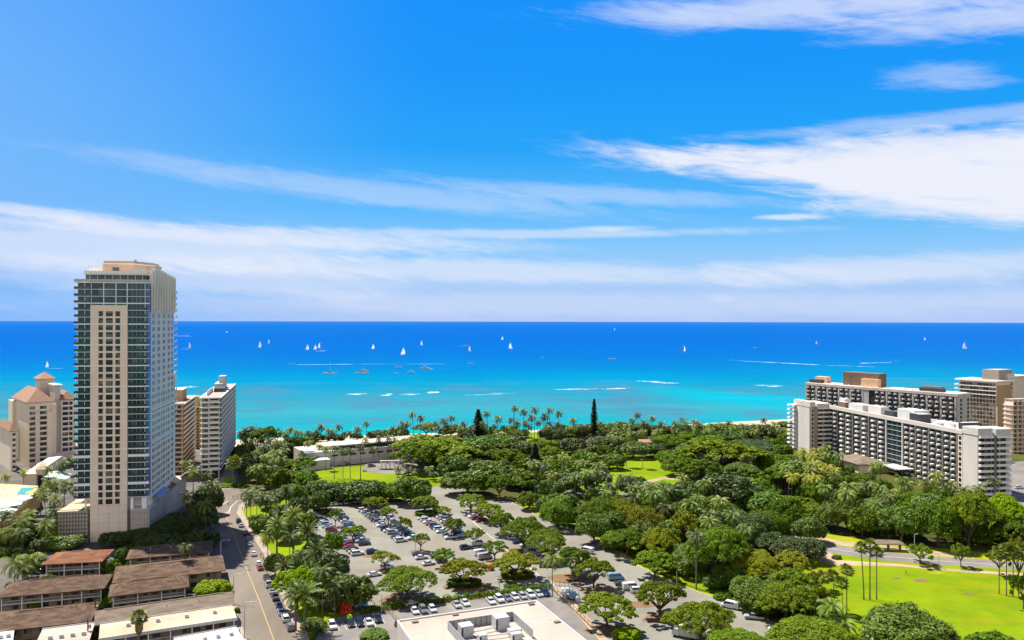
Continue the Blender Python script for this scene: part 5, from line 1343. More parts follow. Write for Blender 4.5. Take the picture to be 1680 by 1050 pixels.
# long planted strip between the two lots
q0 = G(592, 1004); q1 = G(905, 963); q2 = G(1000, 1060)
def planted(name, a, c, n_, wd, hh, mats, label, seed, leaf=.22):
    rng = np.random.default_rng(seed); d_ = (c - a); nv = Vector((-d_.y, d_.x, 0)).normalized()
    tt = rng.uniform(0, 1, n_); ww = rng.normal(size=n_) * wd * .3
    clump = (np.sin(tt * 120) * .5 + .5) * .6 + .4
    P = np.stack([tt * d_.x + ww * nv.x, tt * d_.y + ww * nv.y, np.abs(rng.normal(size=n_)) * hh * .5 * clump + .1], 1)
    Nn = rng.normal(size=(n_, 3)) * .8 + np.array([0, 0, .8]); Nn /= np.linalg.norm(Nn, axis=1)[:, None]
    return tag(link(name, quads_mesh(name, P, Nn, leaf, M[mats], rng), None, (a.x, a.y, .05)), label, 'hedge')
strip('planting_bed', [q0, q1], 4.2, .10, M['mulch'])
planted('hedge', q0, q1, 5200, 2.4, 1.5, 'leaf_mid', 'long ragged hedge between the big parking lot and the hall', 3)
planted('flower_hedge', q0 + Vector((.3, -1.6, 0)), q1 + Vector((.3, -1.6, 0)), 1300, 1.2, .9, 'leaf_orange', 'reddish low planting along the near side of the ragged hedge', 4, .16)
strip('planting_bed', [q1 + Vector((2, -1, 0)), q2], 2.6, .11, M['path'])
for (px, py, Rm, Hm, mt, lab) in [(350, 975, 7.0, 4.6, 'leaf_bright', 'big yellow-green bush between brown house and grey gabled roof'), (222, 936, 3.2, 5.5, 'leaf_mid', 'bright bush between the parked carport and the dark house'),
                             (190, 990, 4, 3.4, 'leaf_mid', 'mid green shrub beside the long grey-brown gabled house'), (210, 985, 3, 3, 'leaf_deep', 'dark shrub left of the orange flowering one'), (262, 980, 4.0, 2.8, 'flower', 'orange flowering shrub below the brown house'),
                             (240, 975, 3, 4, 'leaf_mid', 'leafy shrub against the middle of the brown house'), (290, 976, 3.4, 3.4, 'leaf_deep', 'green shrub right of the orange flowering one'), (40, 985, 3.4, 5.5, 'leaf_deep', 'dark shrub before the long brown gallery, left'),
                             (82, 972, 3.0, 6.5, 'leaf_mid', 'small tree-like shrub against the brown gallery house'), (5, 1000, 3.6, 5, 'leaf_deep', 'dark shrub at the left frame edge'), (155, 1045, 3, 5.0, 'leaf_mid', 'green shrub in the alley between the flat roofs'),
                             (52, 1046, 2.6, 5.0, 'leaf_mid', 'leafy shrub between the two pale corner roofs'), (90, 900, 3, 3.5, 'leaf_mid', 'light shrub behind the orange-brown roof'), (88, 885, 3.4, 3.6, 'leaf_bright', 'lime shrub beside the screened garage wall'),
                             (616, 1046, 5, 2.0, 'leaf_deep', 'clipped green hedge clump at the bottom edge by the hall'), (662, 1038, 1.6, 2.2, 'leaf_bright', 'round lime shrub against the hall corner'), (655, 1028, 1.3, 2, 'leaf_mid', 'small round shrub behind the lime one'),
                             (1448, 918, 1, 1, None, None), (1373, 917, 2.2, 1.6, 'leaf_deep', 'lone clipped bush on the tan path by the lawn'), (1187, 982, 3.4, 2.2, 'leaf_mid', 'low green shrub at the verge above the white van'), (840, 962, 3, 1.2, 'leaf_mid', 'low shrub at the foot of the hedge island'),
                             (1030, 1046, 4.5, 3.0, 'leaf_bright', 'spiky lime shrub under the tree right of the hall'), (377, 797, 8, 1.6, 'leaf_mid', 'low clipped hedge at the beach lane corner'), (515, 1030, 4, 2.6, 'leaf_deep', 'dark shrub at the lawn end by the white sport vehicle')]:
    if mt: bush(px, py, Rm, Hm, mt, lab)

for (px, py, Rm, Hm, mt, lab) in [(20, 972, 2.6, 3.4, 'leaf_deep', 'round shrub at the left end of the gallery house'), (60, 1000, 2.2, 3.2, 'leaf_mid', 'green shrub in front of the gallery posts'), (118, 975, 2.4, 3.6, 'leaf_deep', 'dark shrub at the right part of the gallery'), (148, 968, 2.0, 4.0, 'leaf_mid', 'slim shrub at the gallery right end'),
                             (172, 985, 2.4, 4.6, 'leaf_deep', 'dark shrub squeezed between the two brown house rows'), (185, 960, 2.2, 5, 'leaf_mid', 'leafy shrub beside the pole between brown houses'), (232, 985, 2.6, 3.0, 'leaf_mid', 'green shrub left beside the orange blossoms'), (312, 990, 2.4, 3, 'leaf_deep', 'dark shrub behind the long grey gable right part'),
                             (200, 925, 3.0, 6, 'leaf_deep', 'dark shrub behind the light one by the shaded house'), (130, 1005, 2.4, 3, 'leaf_yellow', 'yellowish shrub between two brown roofs'), (365, 965, 1.8, 2.4, 'leaf_deep', 'small dark shrub at the street side of the yellow-green bush'), (160, 1010, 2.2, 5, 'leaf_deep', 'dark shrub at the left end of the grey gable'), (390, 1005, 1.2, 1.6, 'leaf_mid', 'tiny shrub by the middle street lamp')]:
    bush(px, py, Rm, Hm, mt, lab)
# ------------------------------------------------------------------ palms standing clear
sky_palms = [(679, 674), (690, 680), (660, 690), (741, 680), (762, 690), (801, 673), (817, 680), (841, 664), (859, 669), (877, 666), (872, 678), (902, 668), (917, 672), (891, 677), (839, 684), (849, 690),
             (882, 688), (900, 690), (942, 684), (1049, 676), (1037, 684), (805, 697), (826, 696), (1070, 681), (1119, 683), (1140, 686), (1127, 689), (1150, 693), (1177, 696), (1196, 689), (1210, 695),
             (1220, 694), (1255, 685), (1271, 690), (1240, 695), (1100, 695), (1075, 695), (1062, 692), (715, 690), (726, 684), (733, 692), (748, 694), (774, 697), (1000, 692), (1012, 695), (955, 694), (868, 694), (914, 690),
             (401, 700), (412, 697), (426, 699), (474, 701), (480, 699), (495, 705), (467, 706), (527, 694), (537, 701), (554, 695), (565, 705), (589, 698), (601, 690), (519, 703), (640, 722 - 15), (625, 712), (1186, 701), (1230, 703), (1160, 702), (1283, 700), (1265, 704), (395, 706), (406, 704), (436, 703), (446, 706), (455, 702), (486, 704), (508, 704), (545, 704), (575, 706), (608, 706), (632, 704), (645, 698), (652, 704), (668, 690), (698, 692), (708, 698), (720, 697), (755, 699), (796, 690), (812, 694), (832, 698), (864, 688), (896, 696), (926, 695), (935, 698), (965, 696), (988, 690), (1022, 690), (1030, 694), (1056, 688), (1085, 690), (1092, 697), (1106, 688), (1132, 697), (1146, 690), (1168, 693), (1184, 692), (1202, 697), (1248, 697), (1278, 704)]
for i, (px, py) in enumerate(sky_palms):
    if px < 470: bb = 738
    elif px < 650: bb = 731 + (i % 3) * 3
    elif px < 960: bb = 722 + (i % 4) * 3
    else: bb = 716 + (i % 4) * 3
    palm_top(px, py, bb, rnd.uniform(3.6, 4.6), mat=rnd.choice(('palm_dark', 'palm_dark', 'palm')), where='against the sea ' + ('left of the museum' if px < 520 else 'behind the museum' if px < 660 else 'between museum and dark pine' if px < 780 else 'in the tall central group' if px < 930 else 'right of the slim pine' if px < 1110 else 'near the right hotels'), lean=rnd.choice((0, 1, 1)), group='palms along the beach')
museum_palms = [(535, 731, 772, 'palm'), (549, 729, 786, 'palm_dark'), (563, 733, 786, 'palm'), (575, 733, 785, 'palm_dark'), (592, 726, 787, 'palm_dark'), (580, 727, 757, 'palm_yellow'), (601, 728, 757, 'palm_yellow'), (544, 734, 762, 'palm_yellow'), (600, 716, 757, 'palm'), (622, 716, 757, 'palm_dark'),
                (637, 714, 757, 'palm_dark'), (525, 727, 762, 'palm'), (496, 738, 768, 'palm_dark'), (648, 716, 757, 'palm'), (660, 728, 752, 'palm_yellow'), (505, 722, 765, 'palm'), (613, 731, 758, 'palm'), (654, 763, 783, 'palm'), (670, 764, 784, 'palm_dark'), (705, 763, 786, 'palm'), (684, 768, 780, 'palm'), (712, 772, 790, 'palm_dark')]
for px, t_, b_, mt in museum_palms:
    palm_top(px, t_, b_, 3.4 if mt != 'palm_yellow' else 2.6, mat=mt, where='before the museum wall', group='palms before the museum')
# street lawn: date palms and tall palms
for px, t_, b_, Rm, kd, mt, wh in [(500, 958, 1040, 6.0, 'date', 'palm', 'nearest on the street lawn'), (482, 835, 908, 4.6, 'date', 'palm', 'by the left edge of the lot'), (505, 860, 930, 5, 'date', 'palm_dark', 'by the left edge of the lot'), (520, 895, 955, 5, 'date', 'palm_dark', 'by the left edge of the lot'), (455, 850, 915, 4.8, 'date', 'palm', 'midway on the street lawn'),
                              (462, 832, 880, 4.4, 'date', 'palm_dark', 'midway on the street lawn'), (440, 868, 918, 4.2, 'coconut', 'palm', 'midway on the street lawn'), (412, 806, 862, 4.4, 'coconut', 'palm_dark', 'at the crossing corner'), (422, 800, 858, 4.6, 'coconut', 'palm', 'at the crossing corner'), (432, 808, 866, 4.4, 'coconut', 'palm_dark', 'at the crossing corner'),
                              (437, 815, 856, 4.2, 'date', 'palm_dark', 'at the crossing corner'), (405, 800, 848, 4.4, 'coconut', 'palm_dark', 'at the crossing corner'), (450, 806, 846, 4.8, 'coconut', 'palm', 'at the crossing corner'), (470, 798, 846, 4.4, 'date', 'palm_dark', 'at the crossing corner'), (476, 870, 925, 4.2, 'coconut', 'palm_dark', 'midway on the street lawn'),
                              (530, 925, 1010, 4.4, 'coconut', 'palm_dark', 'between lawn and near parking bays'), (565, 940, 985, 4.2, 'coconut', 'palm_dark', 'between lawn and near parking bays'), (468, 920, 958, 4.0, 'date', 'palm_dark', 'low on the street lawn'), (512, 928, 975, 4.4, 'date', 'palm_dark', 'low on the street lawn'), (495, 900, 950, 4.2, 'coconut', 'palm_dark', 'by the left edge of the lot'),
                              (486, 960, 1035, 4.4, 'date', 'palm_dark', 'nearest on the street lawn'), (550, 950, 1012, 4.2, 'coconut', 'palm_dark', 'between lawn and near parking bays'), (525, 1028, 1040, 3.4, 'date', 'palm_dark', 'squat at the end of the street lawn'), (384, 752, 796, 5.0, 'fan', 'palm', 'at the beach lane corner'), (407, 748, 800, 5.0, 'fan', 'palm_dark', 'at the beach lane corner'),
                              (907, 905, 979, 4.2, 'coconut', 'palm', 'alone behind the hall at the yard fence'), (1108, 850, 900, 4.6, 'coconut', 'palm', 'rising over the road bend'), (1143, 868, 968, 4.2, 'coconut', 'palm_dark', 'tall on the verge by the road'), (1187, 885, 958, 4.4, 'coconut', 'palm', 'tall on the verge by the road'), (1210, 897, 950, 4.8, 'coconut', 'palm', 'tall on the verge by the road')]:
    palm_top(px, t_, b_, Rm, kind=kd, mat=mt, where=wh, group='palms along the street lawn' if px < 570 else None)
# slender fan palms on the bright lawn
for px, t_, b_, wh, ld in [(1418, 892, 984, 'on the bright lawn, leaning left', 3.14), (1428, 887, 984, 'on the bright lawn, tallest of the three', 0), (1439, 899, 984, 'on the bright lawn, leaning right', 0), (1390, 928, 1008, 'at the left of the bright lawn', 0), (1370, 938, 1004, 'at the left of the bright lawn', 3.14), (1384, 950, 1012, 'at the left of the bright lawn', 3.14),
                        (1652, 893, 978, 'at the right edge of the lawn', 0), (1640, 900, 975, 'at the right edge of the lawn', 0), (1663, 896, 980, 'at the right edge of the lawn', 0), (1672, 905, 978, 'at the right edge of the lawn', 0)]:
    palm_top(px, t_, b_, 2.6, kind='fan', mat='palm', where=wh, lean=1 if ld else 0, lean_dir=ld, group='fan palms on the lawn')
for px, t_, b_, Rm in [(1308, 958, 1010, 5.2), (1366, 980, 1040, 5.0), (1288, 948, 990, 4.6), (1385, 1010, 1050, 4.8), (1300, 890, 960, 1)]:
    if Rm > 1: palm_top(px, t_, b_, Rm, mat='palm', where='left of the bright lawn, large and arching')
# palms bottom left
for px, t_, b_, Rm, kd, mt, sk, wh in [(229, 1004, 1085, 2.7, 'fan', 'palm', True, 'before the cream flat roof, with dry skirt'), (305, 890, 955, 3.3, 'coconut', 'palm_dark', False, 'rising in front of the shaded house'), (52, 905, 948, 5, 'coconut', 'palm', False, 'beside the orange-brown roofed house'), (25, 910, 955, 5, 'coconut', 'palm', False, 'beside the orange-brown roofed house'), (38, 925, 960, 4, 'coconut', 'palm_dark', False, 'beside the orange-brown roofed house')]:
    palm_top(px, t_, b_, Rm, kind=kd, mat=mt, skirted=sk, where=wh)

# ------------------------------------------------------------------ conifers
def conifer(px, top, base, wpx, nm, label, mat='pine'):
    p = G(px, base); Hm = ZAT(px, top, p.y); Rm = wpx / 2 / ((base - CY) / H)
    rt = empty(nm, (p.x, p.y, 0), 0, label, 'tree'); MB().tube([(0, 0, 0), (0, 0, Hm * .97)], [.35, .05], 6).build('trunk', M['bark'], rt)
    rng = np.random.default_rng(px); n_ = 3600; t_ = rng.uniform(0, 1, n_) ** .8; lay = np.floor(t_ * 26) / 26
    th = rng.uniform(0, 6.283, n_); wv = 1 + .35 * np.sin(th * 6 + lay * 40); rr_ = Rm * (1 - lay) ** .75 * wv * rng.uniform(.25, 1, n_)
    z = Hm * .12 + Hm * .88 * lay - rr_ * .12 + rng.uniform(0, .02, n_) * Hm
    P = np.stack([rr_ * np.cos(th), rr_ * np.sin(th), z], 1); Nn = np.stack([np.cos(th) * .4, np.sin(th) * .4, np.ones(n_)], 1) + rng.normal(size=(n_, 3)) * .3; Nn /= np.linalg.norm(Nn, axis=1)[:, None]
    cr = link('crown', quads_mesh('crown', P, Nn, Rm * .13, M[mat], rng), rt)
conifer(975, 654, 722, 17, 'norfolk_pine', 'slim pointed dark pine rising alone above the beach trees')
conifer(785, 672, 724, 26, 'ironwood_tree', 'dark blunt conifer silhouetted against the water, left of the tall palms')
conifer(878, 728, 790, 26, 'ironwood_tree', 'dark feathery tree between the green dome and the row of palms')

# ------------------------------------------------------------------ park trees, zone by zone (px, base py, crown width px, top py)
zone = [
 # the wide trees that can be told apart
 (715, 765, 150, 716, 'dome', 'leaf_rain', 'right of the museum block'), (690, 775, 90, 722, 'dome', 'leaf_rain', 'right of the museum block'), (775, 755, 110, 716, 'bushy', 'leaf_deep', 'right of the museum block'), (835, 720, 52, 702, 'dome', 'leaf_mid', 'below the tall central palms'),
 (828, 765, 70, 735, 'dome', 'leaf_rain', 'in the middle of the park'), (905, 768, 56, 731, 'dome', 'leaf_rain', 'in the middle of the park'), (800, 790, 100, 752, 'bushy', 'leaf_deep', 'in the middle of the park'), (768, 812, 84, 768, 'bushy', 'leaf_deep', 'behind the parking lot'),
 (675, 826, 72, 776, 'bushy', 'leaf_deep', 'behind the parking lot'), (600, 826, 80, 784, 'bushy', 'leaf_deep', 'behind the parking lot'), (640, 822, 50, 788, 'lumpy', 'leaf_mid', 'behind the parking lot'), (557, 824, 60, 788, 'bushy', 'leaf_dark', 'behind the parking lot'), (520, 818, 48, 785, 'bushy', 'leaf_deep', 'behind the parking lot'),
 (560, 806, 80, 785, 'dome', 'leaf_bright', 'at the near rim of the museum lawn'), (820, 818, 50, 777, 'dome', 'leaf_mid', 'in the middle of the park'), (483, 785, 76, 748, 'dome', 'leaf_mid', 'left of the museum lawn'), (437, 742, 56, 698, 'dome', 'leaf_rain', 'beside the white apartment tower'), (440, 768, 64, 732, 'bushy', 'leaf_deep', 'beside the white apartment tower'),
 (1235, 745, 100, 722, 'dome', 'leaf_dark', 'left of the white hotel'), (1178, 775, 150, 720, 'dome', 'leaf_rain', 'left of the white hotel, largest dome'), (1140, 800, 92, 750, 'dome', 'leaf_rain', 'left of the white hotel'), (1215, 800, 90, 756, 'dome', 'leaf_deep', 'left of the white hotel'), (1290, 808, 96, 762, 'dome', 'leaf_rain', 'left of the white hotel'),
 (1195, 840, 120, 776, 'bushy', 'leaf_dark', 'in the dense grove'), (1110, 840, 96, 793, 'lumpy', 'leaf_dark', 'in the dense grove'), (1250, 850, 90, 800, 'lumpy', 'leaf_deep', 'in the dense grove'), (1310, 850, 80, 812, 'dome', 'leaf_rain', 'in the dense grove'), (1160, 870, 90, 812, 'lumpy', 'leaf_deep', 'in the dense grove'),
 (1215, 885, 100, 838, 'bushy', 'leaf_dark', 'in the dense grove'), (1180, 905, 74, 860, 'dome', 'leaf_rain', 'in the dense grove'), (1125, 900, 70, 838, 'dome', 'leaf_yellow', 'in the dense grove'), (1270, 905, 60, 870, 'lumpy', 'leaf_dark', 'in the dense grove'), (1310, 920, 90, 880, 'bushy', 'leaf_dark', 'in the dense grove'),
 (1030, 870, 80, 816, 'dome', 'leaf_yellow', 'above the bending road'), (1060, 885, 70, 826, 'bushy', 'leaf_orange', 'above the bending road'), (985, 872, 70, 815, 'dome', 'leaf_mid', 'above the bending road'), (975, 893, 66, 840, 'bushy', 'leaf_deep', 'above the bending road'), (915, 866, 70, 810, 'lumpy', 'leaf_mid', 'above the bending road'), (925, 850, 60, 806, 'bushy', 'leaf_deep', 'above the bending road'),
 (1030, 912, 80, 868, 'dome', 'leaf_rain', 'above the bending road'), (1085, 925, 80, 862, 'dome', 'leaf_yellow', 'above the bending road'), (1130, 940, 80, 895, 'bushy', 'leaf_deep', 'above the bending road'), (1180, 955, 110, 862, 'dome', 'leaf_mid', 'above the bending road'), (1240, 960, 90, 905, 'dome', 'leaf_yellow', 'left of the bright lawn'),
 (1240, 1000, 90, 945, 'bushy', 'leaf_deep', 'left of the bright lawn'), (1290, 1020, 110, 955, 'dome', 'leaf_rain', 'left of the bright lawn'), (1300, 985, 80, 930, 'bushy', 'leaf_mid', 'left of the bright lawn'), (1300, 950, 80, 905, 'dome', 'leaf_yellow', 'left of the bright lawn'), (1345, 970, 50, 934, 'open', 'leaf_orange', 'left of the bright lawn'), (1340, 1005, 60, 960, 'open', 'leaf_rain', 'left of the bright lawn'),
 (1260, 1010, 70, 965, 'bushy', 'leaf_deep', 'left of the bright lawn'),
 (1415, 880, 60, 828, 'lumpy', 'leaf_mid', 'along the park road'), (1480, 888, 80, 826, 'bushy', 'leaf_deep', 'along the park road'), (1540, 896, 90, 815, 'bushy', 'leaf_mid', 'along the park road'), (1590, 898, 100, 808, 'dome', 'leaf_rain', 'along the park road'), (1650, 880, 80, 810, 'dome', 'leaf_bright', 'along the park road'), (1660, 905, 70, 848, 'dome', 'leaf_mid', 'along the park road'),
 (1375, 870, 66, 820, 'bushy', 'leaf_deep', 'along the park road'), (1340, 862, 66, 825, 'dome', 'leaf_mid', 'along the park road'), (1290, 868, 60, 815, 'dome', 'leaf_mid', 'along the park road'), (1440, 862, 70, 812, 'bushy', 'leaf_deep', 'along the park road'), (1500, 862, 80, 808, 'dome', 'leaf_mid', 'along the park road'),
 (1510, 926, 50, 892, 'open', 'leaf_mid', 'between park road and bright lawn'), (1577, 931, 34, 893, 'open', 'leaf_mid', 'between park road and bright lawn'), (1640, 945, 40, 900, 'open', 'leaf_rain', 'between park road and bright lawn'), (1672, 955, 50, 880, 'dome', 'leaf_orange', 'at the right edge of the lawn'), (1680, 1000, 40, 940, 'open', 'leaf_mid', 'at the right edge of the lawn'),
 (1075, 716, 70, 696, 'bushy', 'leaf_deep', 'along the beach'), (1010, 716, 60, 690, 'lumpy', 'leaf_deep', 'along the beach'), (925, 722, 80, 697, 'bushy', 'leaf_deep', 'along the beach'), (905, 728, 50, 698, 'bushy', 'leaf_dark', 'along the beach'), (985, 742, 60, 716, 'bushy', 'leaf_dark', 'along the beach'), (700, 716, 46, 692, 'dome', 'leaf_rain', 'along the beach'),
 (740, 716, 40, 696, 'bushy', 'leaf_deep', 'along the beach'), (658, 720, 30, 700, 'bushy', 'leaf_deep', 'along the beach'), (618, 722, 32, 704, 'bushy', 'leaf_dark', 'along the beach'), (585, 722, 22, 709, 'bushy', 'leaf_dark', 'along the beach'), (520, 726, 34, 710, 'bushy', 'leaf_deep', 'along the beach'), (550, 726, 34, 711, 'bushy', 'leaf_deep', 'along the beach'),
 (1150, 716, 90, 704, 'dome', 'leaf_mid', 'along the beach'), (1220, 716, 60, 700, 'bushy', 'leaf_bright', 'along the beach'), (1250, 722, 60, 694, 'bushy', 'leaf_dark', 'along the beach'), (1110, 724, 90, 712, 'dome', 'leaf_mid', 'along the beach'), (1300, 730, 50, 708, 'bushy', 'leaf_mid', 'along the beach'), (1285, 750, 40, 726, 'bushy', 'leaf_mid', 'along the beach'),
 (1040, 752, 60, 722, 'bushy', 'leaf_deep', 'at the inner lawns'), (1075, 750, 50, 726, 'lumpy', 'leaf_dark', 'at the inner lawns'), (985, 756, 50, 728, 'bushy', 'leaf_mid', 'at the inner lawns'), (1110, 768, 60, 736, 'bushy', 'leaf_mid', 'at the inner lawns'), (1100, 752, 36, 742, 'dome', 'leaf_orange', 'at the inner lawns'),
 (920, 790, 80, 752, 'lumpy', 'leaf_mid', 'at the inner lawns'), (945, 812, 70, 770, 'bushy', 'leaf_dark', 'at the inner lawns'), (980, 800, 50, 765, 'bushy', 'leaf_dark', 'at the inner lawns'), (1040, 815, 60, 778, 'bushy', 'leaf_dark', 'at the inner lawns'), (870, 805, 70, 772, 'bushy', 'leaf_mid', 'at the inner lawns'), (905, 818, 50, 783, 'lumpy', 'leaf_deep', 'at the inner lawns'),
 (1075, 822, 60, 795, 'lumpy', 'leaf_deep', 'at the inner lawns'), (1010, 842, 60, 812, 'bushy', 'leaf_orange', 'at the inner lawns'), (500, 800, 60, 770, 'bushy', 'leaf_mid', 'left of the museum lawn'), (455, 800, 60, 765, 'lumpy', 'leaf_mid', 'left of the museum lawn'), (425, 790, 44, 755, 'lumpy', 'leaf_deep', 'left of the museum lawn'),
 (510, 768, 46, 745, 'bushy', 'leaf_deep', 'left of the museum lawn'), (460, 752, 60, 722, 'bushy', 'leaf_dark', 'beside the white apartment tower'), (400, 770, 30, 722, 'bushy', 'leaf_dark', 'beside the white apartment tower'), (410, 730, 30, 706, 'bushy', 'leaf_dark', 'beside the white apartment tower'), (480, 740, 40, 715, 'bushy', 'leaf_mid', 'beside the white apartment tower'),
 (525, 842, 44, 800, 'bushy', 'leaf_deep', 'behind the parking lot'), (480, 830, 44, 792, 'bushy', 'leaf_mid', 'behind the parking lot'), (745, 790, 60, 745, 'bushy', 'leaf_deep', 'in the middle of the park'), (855, 748, 50, 722, 'bushy', 'leaf_dark', 'in the middle of the park'), (940, 745, 50, 716, 'bushy', 'leaf_dark', 'in the middle of the park'),
  (868, 836, 44, 806, 'bushy', 'leaf_mid', 'between palm row and road'), (900, 845, 50, 812, 'lumpy', 'leaf_deep', 'between palm row and road'), (946, 866, 46, 826, 'bushy', 'leaf_mid', 'between palm row and road'), (1000, 880, 60, 834, 'bushy', 'leaf_deep', 'between palm row and road'), (1010, 902, 50, 866, 'lumpy', 'leaf_mid', 'between palm row and road'),
 (1050, 905, 60, 850, 'lumpy', 'leaf_deep', 'above the bending road'), (1100, 900, 56, 850, 'bushy', 'leaf_deep', 'above the bending road'), (1150, 925, 60, 880, 'lumpy', 'leaf_mid', 'above the bending road'), (1110, 940, 46, 908, 'lumpy', 'leaf_deep', 'above the bending road'), (1200, 965, 60, 925, 'bushy', 'leaf_deep', 'above the bending road'), (1225, 985, 60, 940, 'lumpy', 'leaf_mid', 'left of the bright lawn'),
 (1175, 968, 44, 940, 'bushy', 'leaf_deep', 'above the bending road'), (1160, 850, 60, 812, 'dome', 'leaf_mid', 'in the dense grove'), (1130, 860, 60, 815, 'bushy', 'leaf_deep', 'in the dense grove'), (1080, 860, 60, 815, 'dome', 'leaf_mid', 'in the dense grove'), (1190, 865, 60, 820, 'lumpy', 'leaf_deep', 'in the dense grove'), (1260, 880, 70, 836, 'bushy', 'leaf_mid', 'in the dense grove'),
 (1330, 890, 60, 846, 'lumpy', 'leaf_deep', 'in the dense grove'), (1230, 830, 80, 780, 'bushy', 'leaf_mid', 'in the dense grove'), (1150, 830, 70, 785, 'lumpy', 'leaf_deep', 'in the dense grove'), (1120, 780, 70, 745, 'bushy', 'leaf_mid', 'left of the white hotel'), (1270, 780, 70, 740, 'lumpy', 'leaf_mid', 'left of the white hotel'), (1300, 790, 60, 752, 'bushy', 'leaf_deep', 'left of the white hotel'),
 (1345, 820, 70, 780, 'bushy', 'leaf_mid', 'at the foot of the white hotel'), (1400, 835, 70, 798, 'lumpy', 'leaf_mid', 'at the foot of the white hotel'), (1460, 840, 70, 805, 'bushy', 'leaf_deep', 'at the foot of the white hotel'), (1520, 850, 80, 808, 'dome', 'leaf_mid', 'at the foot of the white hotel'), (1580, 856, 70, 815, 'bushy', 'leaf_mid', 'at the foot of the white hotel'), (1320, 800, 50, 765, 'lumpy', 'leaf_deep', 'at the foot of the white hotel'),
 (870, 780, 60, 745, 'dome', 'leaf_rain', 'in the middle of the park'), (890, 745, 60, 718, 'bushy', 'leaf_mid', 'in the middle of the park'), (830, 745, 70, 715, 'bushy', 'leaf_deep', 'in the middle of the park'), (960, 765, 50, 738, 'lumpy', 'leaf_mid', 'in the middle of the park'), (845, 800, 60, 765, 'lumpy', 'leaf_deep', 'in the middle of the park'), (815, 735, 60, 708, 'lumpy', 'leaf_mid', 'in the middle of the park'),
 (1000, 770, 56, 742, 'bushy', 'leaf_deep', 'at the inner lawns'), (985, 830, 60, 795, 'lumpy', 'leaf_deep', 'at the inner lawns'), (1060, 840, 60, 806, 'bushy', 'leaf_mid', 'at the inner lawns'), (1130, 750, 50, 726, 'lumpy', 'leaf_deep', 'at the inner lawns'), (1160, 740, 70, 712, 'bushy', 'leaf_mid', 'behind the beach'), (1020, 732, 60, 706, 'bushy', 'leaf_deep', 'behind the beach'), (1100, 735, 60, 712, 'lumpy', 'leaf_mid', 'behind the beach'), (1200, 732, 60, 706, 'bushy', 'leaf_deep', 'behind the beach'),
 (470, 890, 44, 850, 'lumpy', 'leaf_deep', 'on the street lawn'), (500, 880, 50, 838, 'bushy', 'leaf_mid', 'on the street lawn'), (515, 925, 44, 880, 'lumpy', 'leaf_deep', 'on the street lawn'), (480, 940, 40, 905, 'lumpy', 'leaf_mid', 'on the street lawn'), (460, 862, 40, 828, 'bushy', 'leaf_deep', 'on the street lawn'), (520, 1000, 44, 955, 'lumpy', 'leaf_deep', 'on the street lawn'), (545, 1005, 40, 968, 'bushy', 'leaf_dark', 'on the street lawn'), (445, 835, 44, 800, 'bushy', 'leaf_deep', 'on the street lawn'),
 (490, 850, 40, 815, 'bushy', 'leaf_dark', 'on the street lawn'), (1290, 700, 30, 690, 'bushy', 'leaf_mid', 'along the beach'), (975, 712, 50, 694, 'bushy', 'leaf_deep', 'along the beach'), (955, 716, 40, 698, 'bushy', 'leaf_mid', 'along the beach'), (1045, 712, 50, 694, 'bushy', 'leaf_deep', 'along the beach'), (1125, 712, 50, 696, 'bushy', 'leaf_deep', 'along the beach'), (1180, 710, 60, 695, 'bushy', 'leaf_mid', 'along the beach'), (850, 718, 40, 702, 'bushy', 'leaf_deep', 'along the beach'), (790, 718, 44, 700, 'bushy', 'leaf_deep', 'along the beach'), (765, 716, 36, 700, 'bushy', 'leaf_mid', 'along the beach'), (500, 735, 44, 714, 'bushy', 'leaf_mid', 'along the beach'), (1225, 712, 44, 696, 'bushy', 'leaf_deep', 'along the beach'), (640, 716, 30, 703, 'bushy', 'leaf_deep', 'along the beach'),
 # dark planting round the foot of the glass tower
 (290, 880, 80, 838, 'bushy', 'leaf_dark', 'round the glass tower foot'), (235, 890, 70, 865, 'bushy', 'leaf_dark', 'round the glass tower foot'), (190, 898, 60, 870, 'bushy', 'leaf_dark', 'round the glass tower foot'), (330, 870, 60, 820, 'bushy', 'leaf_dark', 'round the glass tower foot'), (335, 900, 56, 865, 'bushy', 'leaf_dark', 'round the glass tower foot'),
 (110, 900, 60, 878, 'lumpy', 'leaf_deep', 'round the glass tower foot'), (270, 900, 60, 876, 'bushy', 'leaf_dark', 'round the glass tower foot'), (340, 845, 50, 795, 'bushy', 'leaf_dark', 'round the glass tower foot'),
 (60, 935, 50, 912, 'bushy', 'leaf_deep', 'beside the brown-roofed houses'), (15, 900, 60, 860, 'bushy', 'leaf_dark', 'beside the brown-roofed houses'), (50, 885, 60, 850, 'bushy', 'leaf_dark', 'beside the brown-roofed houses'), (180, 940, 34, 915, 'bushy', 'leaf_mid', 'beside the brown-roofed houses'),
]
for (px, py, wpx, top, st, mt, lab) in zone:
    s_ = (fixy(px, py) - CY) / H; p = G(px, py); Rm = wpx / 2 / s_
    tree(px, py, Rm, max(4, ZAT(px, top, p.y)), st, mt, lab, kind='rain_tree' if st == 'dome' else 'broadleaf_tree', group='park trees', base=.3)

